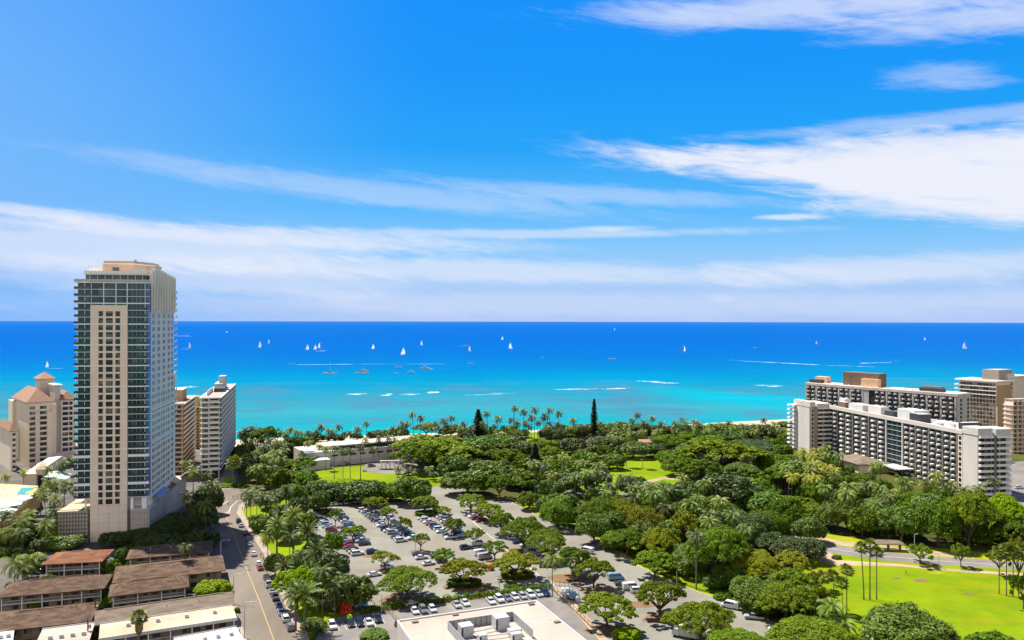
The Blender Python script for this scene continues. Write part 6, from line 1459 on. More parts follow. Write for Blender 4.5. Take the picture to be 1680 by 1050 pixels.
# ------------------------------------------------------------------ scattered groves of palms and undergrowth
def inside(pt, poly):
    x, y = pt; c = False; n_ = len(poly)
    for i in range(n_):
        x1, y1 = poly[i]; x2, y2 = poly[(i + 1) % n_]
        if (y1 > y) != (y2 > y) and x < (x2 - x1) * (y - y1) / (y2 - y1) + x1: c = not c
    return c
def grove(poly, n_, hlo, hhi, mats, where, spacing=5.0, kind='coconut', Rr=(3.6, 4.8), seed=1, group=None):
    r_ = random.Random(seed); xs = [q[0] for q in poly]; ys = [q[1] for q in poly]; done = []; tries = 0
    A = [G(*q) for q in poly]; pg = [(v.x, v.y) for v in A]
    x0, x1 = min(v[0] for v in pg), max(v[0] for v in pg); y0, y1 = min(v[1] for v in pg), max(v[1] for v in pg)
    n_ = int(n_ * .50)
    while len(done) < n_ and tries < 4000:
        tries += 1; x = r_.uniform(x0, x1); y = r_.uniform(y0, y1)
        if not inside((x, y), pg) or any((x - a) ** 2 + (y - c) ** 2 < spacing ** 2 for a, c in done): continue
        done.append((x, y)); px = CX + F * x / y
        palm(px, 0, r_.uniform(hlo, hhi), r_.uniform(*Rr), kind, r_.choice(mats), where, pos=Vector((x, y, 0)), group=group)
PD = ('palm', 'palm', 'palm_dark')
grove([(1290, 800), (1380, 795), (1400, 880), (1330, 860), (1270, 840)], 30, 12, 17, ('palm', 'palm', 'palm_yellow'), 'before the white hotel', 5, seed=3, group='palms before the white hotel')
grove([(1440, 850), (1600, 830), (1600, 870), (1450, 885)], 16, 12, 18, ('palm', 'palm', 'palm_dark'), 'at the hotel entrance', 5, seed=4, group='palms at the hotel entrance')
grove([(1380, 835), (1480, 845), (1440, 880), (1360, 870)], 12, 11, 15, PD, 'behind the park road', 6, seed=5, group='palms behind the park road')
grove([(860, 800), (960, 800), (1000, 845), (930, 835), (860, 815)], 22, 12, 17, PD, 'in the row above the bending road', 5, seed=6, group='palms above the bending road')
grove([(960, 790), (1130, 800), (1130, 830), (980, 830)], 14, 8, 14, PD, 'around the inner lawns', 7, seed=7, group='palms around the inner lawns')
grove([(950, 750), (1090, 755), (1090, 780), (960, 775)], 10, 9, 14, ('palm_dark', 'palm'), 'between the inner lawns', 8, seed=8, group='palms between the inner lawns')
grove([(1060, 850), (1180, 840), (1200, 890), (1080, 895)], 16, 11, 16, PD, 'inside the dense grove', 7, seed=9, group='palms inside the dense grove')
grove([(980, 725), (1280, 722), (1260, 735), (1000, 738)], 24, 8, 13, PD, 'behind the beach', 9, seed=10, group='palms behind the beach')
grove([(400, 760), (470, 755), (490, 800), (430, 815), (400, 800)], 22, 11, 16, PD, 'right of the white apartment tower', 6, seed=11, group='palms right of the white apartment tower')
grove([(398, 728), (480, 732), (480, 755), (400, 752)], 16, 9, 13, ('palm_dark', 'palm'), 'beside the beach end of the lane', 7, seed=12, group='palms at the beach end of the lane')
grove([(286, 880), (350, 876), (352, 830), (318, 800), (300, 815)], 16, 11, 17, ('palm_dark', 'palm'), 'right of the glass tower', 5, seed=13, group='palms right of the glass tower')
grove([(70, 870), (118, 862), (122, 830), (90, 822), (66, 842)], 18, 9, 14, ('palm_dark', 'palm', 'palm'), 'left of the glass tower', 5, seed=14, group='palms left of the glass tower')
grove([(-10, 930), (90, 905), (95, 880), (30, 880), (-10, 900)], 20, 8, 12, ('palm_dark', 'palm'), 'left of the garage screen', 5, seed=15, group='palms left of the garage screen')
grove([(4, 815), (38, 813), (40, 806), (6, 806)], 5, 8, 11, ('palm_yellow',), 'beyond the pool terrace', 5, Rr=(3, 3.6), seed=16, group='yellow palms by the pool')
grove([(76, 805), (120, 790), (122, 775), (80, 790)], 6, 8, 12, PD, 'beside the cream hotel ramp', 6, seed=17, group='palms beside the ramp')
grove([(985, 860), (1090, 880), (1110, 850), (1000, 835)], 16, 13, 18, PD, 'over the orange-tinged crowns', 6, seed=41, group='palms over the orange-tinged crowns')
grove([(1640, 900), (1690, 900), (1690, 830), (1650, 820)], 6, 9, 13, PD, 'at the far right edge', 6, seed=18, group='palms at the far right edge')
grove([(1100, 905), (1240, 900), (1250, 950), (1150, 950)], 10, 12, 17, PD, 'over the lower grove', 8, seed=19, group='palms over the lower grove')
grove([(1285, 772), (1345, 770), (1420, 800), (1480, 815), (1470, 835), (1290, 815)], 26, 13, 18, ('palm', 'palm', 'palm_yellow'), 'against the hotel foot', 5, seed=31, group='palms against the hotel foot')
grove([(1490, 815), (1600, 828), (1640, 850), (1490, 845)], 14, 12, 16, PD, 'before the hotel end', 6, seed=32, group='palms before the hotel end')
# undergrowth so that no bare soil shows between the crowns
def under(poly, n_, mats, where, seed, Rr=(2.5, 5.5), Hh=(2, 6)):
    r_ = random.Random(seed); pg = [(v.x, v.y) for v in (G(*q) for q in poly)]
    x0, x1 = min(v[0] for v in pg), max(v[0] for v in pg); y0, y1 = min(v[1] for v in pg), max(v[1] for v in pg); k_ = 0; tr_ = 0
    while k_ < n_ and tr_ < 3000:
        tr_ += 1; x = r_.uniform(x0, x1); y = r_.uniform(y0, y1)
        if not inside((x, y), pg): continue
        k_ += 1; bush(CX + F * x / y, 0, r_.uniform(*Rr), r_.uniform(*Hh), r_.choice(mats), 'low green shrub ' + where, pos=Vector((x, y, 0)), group='shrubs ' + where)
DK = ('leaf_deep', 'leaf_dark', 'leaf_mid')
under([(1100, 850), (1300, 840), (1340, 870), (1200, 900), (1100, 900)], 34, DK, 'under the dense grove', 21, (3.5, 7), (4, 9))
under([(1370, 868), (1680, 905), (1680, 850), (1400, 830)], 34, DK, 'behind the park road', 22, (3.5, 7), (4, 9))
under([(930, 870), (1100, 900), (1240, 975), (1240, 900), (960, 840)], 34, DK, 'above the bending road', 23, (3, 6), (3, 7))
under([(1130, 740), (1290, 740), (1290, 840), (1120, 830)], 34, DK, 'left of the white hotel', 24, (4, 8), (4, 9))
under([(690, 745), (920, 735), (900, 790), (760, 800)], 34, DK, 'in the middle of the park', 25, (4, 8), (4, 8))
under([(390, 740), (520, 740), (500, 820), (400, 790)], 24, DK, 'left of the museum lawn', 26, (3.5, 6), (3, 7))
under([(960, 716), (1290, 712), (1290, 732), (960, 734)], 26, DK, 'behind the beach', 27, (4, 8), (3, 6))
under([(1250, 1010), (1350, 1040), (1350, 960), (1260, 940)], 12, DK, 'left of the bright lawn', 28, (3, 5), (3, 6))
under([(180, 905), (350, 905), (350, 850), (300, 850), (240, 880)], 24, ('leaf_dark', 'leaf_deep'), 'at the glass tower foot', 29, (2.5, 4.5), (2, 5))
under([(0, 930), (80, 910), (110, 850), (0, 880)], 20, DK, 'left of the garage screen', 30, (2.5, 5), (2, 5))
under([(660, 712), (960, 706), (960, 722), (660, 728)], 18, DK, 'along the beach edge', 31, (4, 7), (3, 6))
under([(500, 832), (700, 822), (700, 812), (500, 820)], 14, DK, 'behind the parking lot', 32, (3, 5), (2, 5))
under([(1290, 770), (1360, 768), (1500, 815), (1660, 835), (1660, 860), (1290, 835)], 46, ('leaf_deep', 'leaf_mid', 'leaf_mid'), 'at the hotel foot', 33, (4, 8), (6, 11))
# ------------------------------------------------------------------ vehicles (nose towards +x)
PAINT = {}
for nm_, c_ in dict(white=(.78, .78, .77), silver=(.48, .49, .50), grey=(.20, .21, .22), black=(.018, .018, .02), blue=(.03, .07, .20), navy=(.012, .022, .06), red=(.42, .012, .02), yellow=(.80, .58, .02), teal=(.03, .13, .16), green=(.02, .07, .05), lightblue=(.22, .40, .55), beige=(.45, .40, .32)).items():
    PAINT[nm_] = pbr(nm_ + ' car paint', c_, .28, .5, var=.03, coat=.6)
def body_profile(b, prof, w, nose=.12):
    """prof: outline in x,z; rounded across the width"""
    n = len(prof); ys = [(-w / 2, .88), (-w / 2 * .93, .97), (0, 1.0), (w / 2 * .93, .97), (w / 2, .88)]
    zc = sum(p[1] for p in prof) / n; vs = []
    for y, k_ in ys:
        for x, z in prof: vs.append((x * (1 - (1 - k_) * .4), y, z if z < .5 else .5 + (z - .5) * (1 - (1 - k_) * .55)))
    fs = [(i * n + j, i * n + (j + 1) % n, (i + 1) * n + (j + 1) % n, (i + 1) * n + j) for i in range(4) for j in range(n)]
    fs += [tuple(range(n))[::-1], tuple(range(4 * n, 5 * n))]
    b.add(vs, fs)
def taper(b, x0, x1, x2, x3, z0, z1, w0, w1):
    b.add([(x0, -w0, z0), (x3, -w0, z0), (x3, w0, z0), (x0, w0, z0), (x1, -w1, z1), (x2, -w1, z1), (x2, w1, z1), (x1, w1, z1)],
          [(3, 2, 1, 0), (4, 5, 6, 7), (0, 1, 5, 4), (1, 2, 6, 5), (2, 3, 7, 6), (3, 0, 4, 7)])
CAR = {}
def wheel_mesh():
    b = MB(); n = 12; r_ = .33
    b.add([(r_ * math.cos(6.283 * i / n), s, r_ * math.sin(6.283 * i / n)) for s in (-.11, .11) for i in range(n)],
          [(i, (i + 1) % n, n + (i + 1) % n, n + i) for i in range(n)] + [tuple(range(n)), tuple(reversed(range(n, 2 * n)))])
    return b.mesh('wheel', M['tyre'])
WH = wheel_mesh()
rb_ = MB(); rb_.add([(.2 * math.cos(6.283 * i / 8), s, .2 * math.sin(6.283 * i / 8)) for s in (-.12, .12) for i in range(8)], [tuple(range(8)), tuple(reversed(range(8, 16)))] + [(i, (i + 1) % 8, 8 + (i + 1) % 8, 8 + i) for i in range(8)])
RIM = rb_.mesh('rim', M['rim'])
def vehicle(kind):
    if kind == 'sedan': L, w, prof, gh, rf = 4.6, 1.8, [(-2.3, .3), (-2.3, .75), (-2.2, .95), (-1.6, 1.0), (.95, .98), (1.9, .82), (2.25, .68), (2.3, .3)], (-1.75, -1.05, .25, 1.15, .97, 1.42, .82, .62), .03
    elif kind == 'suv': L, w, prof, gh, rf = 4.7, 1.9, [(-2.35, .35), (-2.35, 1.0), (-2.25, 1.12), (1.05, 1.1), (2.1, .98), (2.33, .8), (2.35, .35)], (-2.2, -1.85, .3, 1.15, 1.1, 1.72, .87, .68), .05
    elif kind == 'hatch': L, w, prof, gh, rf = 4.1, 1.75, [(-2.05, .3), (-2.05, .85), (-1.9, .98), (.95, .96), (1.8, .8), (2.03, .65), (2.05, .3)], (-1.9, -1.45, .3, 1.15, .96, 1.48, .80, .62), .04
    elif kind == 'pickup': L, w, prof, gh, rf = 5.4, 1.95, [(-2.7, .45), (-2.7, 1.02), (-.75, 1.02), (-.7, 1.1), (1.25, 1.1), (2.5, 1.0), (2.7, .85), (2.7, .45)], (-.75, -.5, .65, 1.35, 1.1, 1.76, .88, .72), .05
    else: L, w, prof, gh, rf = 5.4, 2.0, [(-2.7, .4), (-2.7, 1.25), (1.5, 1.25), (2.4, 1.02), (2.68, .85), (2.7, .4)], (-2.68, -2.55, 1.2, 1.95, 1.25, 2.15, .97, .86), .06
    rt = bpy.data.objects.new('parked_car' if kind != 'van' else 'van', None); rt['label'] = ''
    rt['category'] = {'sedan': 'car', 'suv': 'car', 'hatch': 'car', 'pickup': 'pickup truck', 'van': 'van'}[kind]
    col.objects.link(rt)
    b = MB(); body_profile(b, prof, w)
    x0, x1, x2, x3, z0, z1, w0, w1 = gh
    if kind == 'pickup':
        pass
    bd = link('body', b.mesh('body', PAINT['white']), rt)
    g = MB(); taper(g, x0, x1, x2, x3, z0 - .02, z1, w0, w1); link('cabin_windows', g.mesh('cabin_windows', M['car_glass']), rt)
    r2 = MB(); taper(r2, x1 - .12, x1 + .1, x2 - .12, x2 + .14, z1 - .05, z1 + rf, w1 + .04, w1 - .08)
    for xm in ((x1 + x2) / 2 - .05,):
        r2.box(xm, xm + .09, -w1 - .1, w1 + .1, z0 + .15, z1 - .02)
    if kind == 'van':
        r2.box(x0 - .01, x2 - .2, -w0 - .01, w0 + .01, z0 - .03, z0 + .22); r2.box(x0 - .02, -1.2, -w0 + .02, w0 - .02, z0, z1 - .05)
    link('roof', r2.mesh('roof', PAINT['white']), rt)
    if kind == 'pickup': MB().box(-2.6, -.85, -.78, .78, .98, 1.035).build('truck_bed', M['dark'], rt)
    for sx_ in (-1, 1):
        for sy in (-1, 1):
            wh = link('wheel', WH, rt, (sx_ * L * .30, sy * (w / 2 - .07), .33)); link('rim', RIM, wh)
    for sy in (-1, 1):
        hz = prof[-2][1] - .02
        h_ = MB().box(L / 2 - .12, L / 2 + .01, sy * w * .36 - .18, sy * w * .36 + .18, hz - .12, hz + .04); h_.build('headlight', M['lamp_glass'], rt)
        MB().box(-L / 2 - .01, -L / 2 + .1, sy * w * .38 - .14, sy * w * .38 + .14, prof[1][1] - .16, prof[1][1] + .02).build('tail_light', M['tail_red'], rt)
    for o in rt.children:
        if o.name.split('.')[0] in ('body', 'roof'): o.material_slots[0].link = 'OBJECT'
    return rt
protos = {k_: vehicle(k_) for k_ in ('sedan', 'suv', 'hatch', 'pickup', 'van')}
used = {k_: False for k_ in protos}
def car(p, head, kind, paint, label, group=None, name='parked_car'):
    o = protos[kind] if not used[kind] else copy_tree(protos[kind]); used[kind] = True
    o.location = (p.x, p.y, .08); o.rotation_euler = (0, 0, head)
    if group: o['group'] = group
    for ch in o.children:
        if ch.name.split('.')[0] in ('body', 'roof'): ch.material_slots[0].material = PAINT[paint]
    nmz = {'sedan': 'saloon car', 'suv': 'sport utility vehicle', 'hatch': 'hatchback', 'pickup': 'pickup truck', 'van': 'van'}[kind]
    LAB.append((o, '%s %s %s' % ({'navy': 'dark blue', 'lightblue': 'light blue', 'teal': 'dark teal'}.get(paint, paint), nmz, label), CX + F * p.x / p.y)); return o
rc = random.Random(5)
COLS = ['white'] * 8 + ['silver'] * 8 + ['grey'] * 5 + ['black'] * 5 + ['blue', 'navy', 'lightblue', 'red', 'beige', 'teal']
KIND = ['sedan'] * 5 + ['suv'] * 4 + ['hatch'] * 3 + ['pickup']
def row(a, c, n, where, group, fixed={}, skip=(), flip=0, dh=0.0):
    A, C_ = G(*a), G(*c); d_ = (C_ - A); base = math.atan2(d_.y, d_.x) - math.pi / 2 + dh
    for i in range(n):
        if i in skip: continue
        p = A.lerp(C_, i / (n - 1)) + Vector((rc.uniform(-.15, .15), rc.uniform(-.2, .2), 0)) + Vector((math.cos(base), math.sin(base), 0)) * rc.uniform(-.35, .35)
        f_ = fixed.get(i); kd, cl = f_ if f_ else (rc.choice(KIND), rc.choice(COLS))
        car(p, base + (math.pi if rc.random() < .4 else 0) + rc.uniform(-.03, .03), kd, cl, where, group)
row((586, 911), (517, 845), 21, 'in the leftmost parking row', 'cars in the leftmost parking row', {0: ('suv', 'white'), 1: ('sedan', 'yellow'), 2: ('sedan', 'navy'), 3: ('sedan', 'red'), 4: ('suv', 'red'), 5: ('hatch', 'lightblue'), 6: ('sedan', 'teal'), 7: ('sedan', 'silver'), 8: ('sedan', 'white'), 11: ('suv', 'red'), 12: ('sedan', 'silver'), 14: ('suv', 'silver'), 15: ('hatch', 'white')}, skip=(10,))
row((599, 894), (552, 839), 17, 'in the second parking row from the left', 'cars in the second parking row', {0: ('suv', 'navy'), 1: ('pickup', 'silver'), 2: ('sedan', 'lightblue'), 7: ('suv', 'black'), 8: ('suv', 'grey')}, skip=(4, 5))
row((660, 889), (597, 839), 18, 'in the third parking row from the left', 'cars in the third parking row', {0: ('suv', 'white'), 1: ('sedan', 'silver'), 2: ('sedan', 'black'), 4: ('suv', 'silver'), 5: ('sedan', 'white')}, skip=(3, 7))
row((679, 885), (630, 843), 15, 'in the fourth parking row from the left', 'cars in the fourth parking row', {0: ('suv', 'white'), 1: ('sedan', 'blue'), 2: ('suv', 'black'), 3: ('sedan', 'black')}, skip=(6,))
row((741, 884), (695, 852), 11, 'in the fifth parking row from the left', 'cars in the fifth parking row', {0: ('pickup', 'white'), 1: ('hatch', 'grey'), 3: ('sedan', 'white'), 5: ('sedan', 'navy'), 6: ('suv', 'grey'), 7: ('sedan', 'red'), 8: ('sedan', 'white')}, skip=(2,))
row((758, 881), (722, 847), 10, 'in the sixth parking row from the left', 'cars in the sixth parking row', {0: ('sedan', 'silver'), 1: ('suv', 'navy'), 3: ('sedan', 'red')})
row((790, 855), (768, 846), 4, 'beside the dividing strip', 'cars by the dividing strip', {0: ('suv', 'red'), 1: ('sedan', 'red'), 2: ('sedan', 'white'), 3: ('sedan', 'white')})
row((500, 834), (590, 824), 12, 'in the shade along the back of the lot', 'cars in the shade at the back')
row((840, 885), (875, 903), 4, 'in the shade of the dividing strip trees', 'cars in the shade of the strip')
tag_ = 'standing alone on the parking lot'
row_dir = math.atan2((G(517, 845) - G(586, 911)).y, (G(517, 845) - G(586, 911)).x) - math.pi / 2
for px, py, kd, cl, lab, dh in [(612, 908, 'suv', 'navy', 'parked alone on orange soil in the lot', 0), (615, 945, 'sedan', 'white', 'parked left of the largest lot tree', 0), (636, 933, 'suv', 'white', 'beneath the pale-limbed small tree', 0), (687, 911, 'sedan', 'blue', 'behind a white car near the lamp post', 0),
                               (692, 917, 'sedan', 'white', 'just in front of the blue car', 0), (704, 927, 'sedan', 'white', 'alone between two small trees', 0), (726, 923, 'hatch', 'navy', 'under the middle small tree', 0), (765, 901, 'suv', 'black', 'left of the white van by the small tree', 0), (784, 895, 'van', 'white', 'beside the black vehicle', 0),
                               (790, 911, 'van', 'white', 'in the pair of vans, further back', 0), (796, 917, 'van', 'silver', 'in the pair of vans, nearer', 0), (805, 934, 'hatch', 'red', 'alone, facing away, between two trees', 1.4), (763, 951, 'suv', 'white', 'behind the round hedge island', 0), (676, 993, 'sedan', 'white', 'in the shade below the largest tree', .1),
                               (588, 994, 'pickup', 'navy', 'in the tree shade by the orange sculpture', 0), (593, 1000, 'suv', 'blue', 'in the tree shade by the orange sculpture', 0), (872, 909, 'van', 'silver', 'below the dividing strip trees', -.5), (886, 919, 'van', 'silver', 'behind the lone palm trees', -.5), (898, 930, 'van', 'grey', 'below the dividing strip trees, nearest', -.5)]:
    car(G(px, py), row_dir + dh, kd, cl, lab)
# lower lot
lowdir = math.atan2((G(905, 963) - G(592, 1004)).y, (G(905, 963) - G(592, 1004)).x) - math.pi / 2
for px, py, kd, cl, lab in [(546, 1030, 'suv', 'white', 'at the left end of the near parking bays'), (576, 1026, 'sedan', 'black', 'carrying a lime green load in the near bays'), (591, 1025, 'suv', 'navy', 'second in the near parking bays'), (606, 1024, 'sedan', 'white', 'between two dark vehicles in the near bays'), (620, 1018, 'pickup', 'navy', 'at the right end of the near bays'),
                            (681, 1005, 'sedan', 'white', 'behind the hall wall, left trio'), (695, 1004, 'suv', 'grey', 'behind the hall wall, left trio'), (710, 1002, 'hatch', 'white', 'behind the hall wall, left trio'), (750, 995, 'sedan', 'silver', 'behind the hall wall, middle pair'), (764, 992, 'sedan', 'white', 'behind the hall wall, middle pair'),
                            (806, 989, 'sedan', 'white', 'behind the hall wall, right group'), (820, 986, 'suv', 'white', 'behind the hall wall, right group'), (833, 984, 'sedan', 'grey', 'behind the hall wall, right group'), (845, 982, 'hatch', 'white', 'behind the hall wall, right group'), (858, 981, 'hatch', 'silver', 'behind the hall wall, right group'), (871, 979, 'suv', 'white', 'behind the hall wall, right group'), (884, 977, 'sedan', 'silver', 'behind the hall wall, right group'), (895, 976, 'suv', 'navy', 'behind the hall wall, right group')]:
    car(G(px, py) , lowdir, kd, cl, lab, 'cars behind the hall' if px > 650 else 'cars in the near bays')
    if px < 640:
        for s in (-1, 1):
            q = G(px, py) + Vector((math.cos(lowdir + 1.57), math.sin(lowdir + 1.57), 0)) * 1.5 * s; u = Vector((math.cos(lowdir), math.sin(lowdir), 0)) * 2.8
            strip('stall_line', [q - u, q + u], .14, .075 + .002 * s, M['paint_white'])
def lime_cover():
    o = bpy.data.objects.new('lime_board', None)
p = G(574, 1021); b = MB(); taper(b, -1.1, -.8, .8, 1.1, 0, .45, .75, .5); o = b.build('kayak_cover', M['lime'], None, loc=(p.x, p.y, 1.52), rz=lowdir); tag(o, 'lime green cover strapped on the roof of the black car', 'cover')
# street side cars
A_ = G(490, 1050); B_ = G(432, 910)
sd = math.atan2(B_.y - A_.y, B_.x - A_.x)
for px, py, kd, cl, dh in [(479, 1032, 'suv', 'grey', 0), (471, 1018, 'suv', 'white', 0), (464, 1007, 'sedan', 'white', 0), (460, 996, 'sedan', 'blue', 0), (454, 983, 'pickup', 'black', 0), (449, 973, 'sedan', 'silver', 0), (443, 962, 'pickup', 'silver', 0), (440, 952, 'pickup', 'black', 0), (429, 934, 'sedan', 'red', 0), (426, 927, 'hatch', 'white', 0),
                         (418, 911, 'sedan', 'white', 0), (412, 895, 'sedan', 'silver', 0), (409, 887, 'suv', 'grey', 0), (405, 878, 'suv', 'black', 0), (397, 864, 'sedan', 'silver', 0), (393, 857, 'suv', 'black', 0), (350, 863, 'hatch', 'lightblue', 0)]:
    lab = 'parked along the street kerb' if px > 392 and py > 900 else 'parked in the tower shadow on the street' if px > 360 else 'half hidden by trees left of the street'
    off = G(px, py); off.x -= .3
    car(off, sd + dh, kd, cl, lab, 'cars parked along the street')
# others
for px, py, kd, cl, lab, hd in [(909, 868, 'sedan', 'silver', 'driving on the bending road', 2.5), (963, 907, 'van', 'white', 'driving on the bending road', 2.5), (1011, 951, 'van', 'lightblue', 'with white roof beside the tree, near the fence', .25), (1021, 960, 'sedan', 'green', 'squeezed between two vans', .2), (1036, 967, 'van', 'white', 'with dark window band by the fence', .2), (1048, 972, 'suv', 'white', 'partly hidden by a crown beside the van', .2),
                             (1199, 998, 'van', 'white', 'on the lower road under trees', 2.55), (1238, 1016, 'pickup', 'silver', 'on the lower road, facing right', 2.9), (1278, 1036, 'pickup', 'white', 'at the road end near the bottom edge', 3.3), (1672, 802, 'suv', 'white', 'at the right hotel drive', .2), (610, 766, 'suv', 'grey', 'on the turning circle', .6), (598, 773, 'sedan', 'white', 'at the turning circle entrance', 1.8),
                             (80, 937, 'suv', 'navy', 'under the carport trees', .2), (104, 941, 'sedan', 'white', 'before the orange-brown roofed house', 1.1), (119, 940, 'sedan', 'beige', 'before the orange-brown roofed house', 1.1), (142, 938, 'sedan', 'white', 'before the orange-brown roofed house', 1.1), (161, 938, 'sedan', 'white', 'before the orange-brown roofed house', 1.1),
                             (560, 763, 'sedan', 'white', 'parked along the museum wall', .1), (569, 762, 'suv', 'grey', 'parked along the museum wall', .1), (655, 757, 'sedan', 'white', 'parked along the museum wall', .1), (668, 756, 'sedan', 'black', 'parked along the museum wall', .1), (540, 765, 'sedan', 'silver', 'parked along the museum wall', .1)]:
    car(G(px, py), hd, kd, cl, lab)
# box truck cut by the frame and the yard equipment
def box_truck():
    p = G(1125, 1047); rt = empty('box_truck', p, 2.6, 'white box truck under the trees at the bottom edge', 'truck')
    MB().box(-3.4, 1.6, -1.2, 1.2, .9, 3.3).build('cargo_box', M['roof_white'], rt); b = MB(); taper(b, 1.7, 1.7, 2.8, 3.5, .6, 2.4, 1.1, 1.0); b.build('cab', PAINT['white'], rt)
    b = MB(); taper(b, 2.6, 2.7, 3.0, 3.3, 1.5, 2.2, 1.02, .98); b.build('windscreen', M['car_glass'], rt)
    for x in (-2.3, 2.4):
        for y in (-1.05, 1.05): w_ = link('wheel', WH, rt, (x, y, .42)); w_.scale = (1.3, 1.3, 1.3)
box_truck()
def bucket_truck():
    p = G(936, 980); rt = empty('equipment_truck', p, 1.9, 'teal and white machinery truck in the small fenced yard', 'truck')
    b = MB(); taper(b, -3.2, -3.2, 1.0, 1.0, .6, 1.1, 1.15, 1.15); b.build('flatbed', M['metal'], rt)
    b = MB(); taper(b, 1.1, 1.2, 2.2, 3.0, .5, 2.3, 1.1, .95); b.build('cab', PAINT['white'], rt)
    MB().box(-2.8, -1.4, -1.0, 1.0, 1.1, 2.3).build('compressor', PAINT['lightblue'], rt); MB().tube([(-1.0, 0, 1.1), (-1.0, 0, 2.5), (.4, .2, 3.2)], [.35, .3, .16], 8).build('crane_arm', PAINT['white'], rt)
    MB().lathe([(.7, 1.1), (.75, 1.9), (.4, 2.5)], 10, (.1, -.4)).build('tank', PAINT['lightblue'], rt)
    for x in (-2.2, 2.0):
        for y in (-1, 1): w_ = link('wheel', WH, rt, (x, y, .42)); w_.scale = (1.3, 1.3, 1.3)
bucket_truck()
for i, (px, py) in enumerate([(925, 974), (947, 982), (927, 982), (949, 988)]):
    p = G(px, py); b = MB(); b.lathe([(.7, 0), (.85, .6), (.7, 1.5), (.3, 1.9)], 9)
    o = b.build('storage_tank', M['metal_light'] if i % 2 else M['roof_white'], None, loc=(p.x, p.y, .06)); tag(o, None, 'tank', 'tanks in the fenced yard'); LAB.append((o, 'pale round tank beside the machinery truck in the yard', px))
def orange_thing():
    p = G(569, 1005); rt = empty('orange_play_sculpture', p, .4, 'orange-red tangled arch sculpture beside the near parking bays', 'sculpture')
    rg = random.Random(3)
    MB().lathe([(2.0, 0), (2.3, .4), (1.5, .9)], 9).build('base', M['orange_red'], rt)
    for i in range(9):
        a = i * .7; q = [(1.5 * math.cos(a), 1.5 * math.sin(a), .5), (1.7 * math.cos(a + .5), 1.7 * math.sin(a + .5), 2.6 + rg.uniform(0, .8)), (.8 * math.cos(a + 1.4), .8 * math.sin(a + 1.4), 4.4 + rg.uniform(0, .9)), (1.2 * math.cos(a + 2.6), 1.2 * math.sin(a + 2.6), 2.6), (1.5 * math.cos(a + 3.2), 1.5 * math.sin(a + 3.2), .5)]
        MB().tube(q, [.26, .24, .2, .24, .26], 7).build('arm', M['orange_red'], rt)
orange_thing()

# ------------------------------------------------------------------ lamps, poles, fences
def lamp(px, pyt, pyb, lab, arm=-1, head=2.4):
    p = G(px, pyb); Hh = ZAT(px, pyt, p.y); rt = empty('street_lamp', p, 0, None, 'street lamp', 'street lamps')
    MB().tube([(0, 0, 0), (0, 0, Hh * .9), (.15 * arm, 0, Hh * .97), (head * .5 * arm, 0, Hh), (head * arm, 0, Hh)], [.14, .10, .08, .06, .05], 7).build('pole', M['metal_light'], rt)
    b = MB().box(min(head * arm, (head + .8) * arm), max(head * arm, (head + .8) * arm), -.16, .16, Hh - .1, Hh + .08); b.build('lamp_head', M['metal'], rt); MB().lathe([(.25, 0), (.2, .5)], 8).build('base', M['metal_light'], rt)
    rt['label'] = lab
lamp(363, 886, 925, 'grey curved street lamp at the left kerb, farthest one, in the shadow', 1, 2.2); lamp(384, 941, 990, 'grey curved street lamp at the left kerb, middle one', 1); lamp(402, 987, 1047, 'grey curved street lamp at the left kerb, nearest one', 1, 2.6)
lamp(682, 873, 912, 'thin grey lamp post beside the small tree mid-lot', -1, .8); lamp(900, 940, 968, 'slim lamp post at the hedge right of the lone palm', 1, .5); lamp(627, 975, 1004, 'slim lamp post at the ragged hedge, left end', -1, .5); lamp(820, 945, 967, 'slim lamp post at the ragged hedge, right of the middle', -1, .4)
lamp(1541, 908, 932, 'lamp post with flat head at the park road', -1, .8); lamp(1501, 876, 906, 'lamp post against dark trees across the park road', 1, .5); lamp(1312, 853, 878, 'lamp post in the trees left of the hotel palms', 1, .5); lamp(1111, 935, 962, 'lamp post on the verge of the bending road', 1, .5)
def utility(px, t_, bt, lab):
    p = G(px, bt); Hh = ZAT(px, t_, p.y); rt = empty('utility_pole', p, .3, lab, 'utility pole'); MB().tube([(0, 0, 0), (0, 0, Hh)], [.2, .14], 7).build('pole', M['pole'], rt)
    MB().box(-1.3, 1.3, -.08, .08, Hh - 1.0, Hh - .82).build('crossarm', M['pole'], rt); MB().lathe([(.28, Hh - 2.6), (.28, Hh - 1.6)], 8, (.45, 0)).build('transformer', M['metal'], rt)
utility(176, 910, 958, 'dark utility pole with transformer between the brown houses'); utility(157, 985, 1030, 'wooden utility pole in the alley beside the grey-brown gable'); utility(145, 1014, 1070, 'wooden utility pole at the bottom edge between flat roofs')
def fence(a, c, lab, h=1.6, n=14, posts='brown_metal'):
    A, C_ = G(*a), G(*c); rt = empty('fence', A, math.atan2(C_.y - A.y, C_.x - A.x), lab, 'fence'); L = (C_ - A).length
    MB().box(0, L, -.03, .03, h - .12, h).build('rail', M[posts], rt); MB().box(0, L, -.03, .03, .4, .5).build('rail', M[posts], rt)
    for i in range(n + 1): MB().box(L * i / n - .05, L * i / n + .05, -.05, .05, 0, h + .1).build('post', M[posts], rt)
fence((905, 966), (985, 1045), 'thin fence between the hall drive and the equipment yard'); fence((912, 962), (955, 966), 'low fence at the back of the equipment yard', n=6); fence((636, 1003), (660, 1030), 'short dark fence at the hall corner', n=5)
fence((1010, 960), (1060, 988), 'hedge-side fence beside the parked vans', h=1.4, n=9)
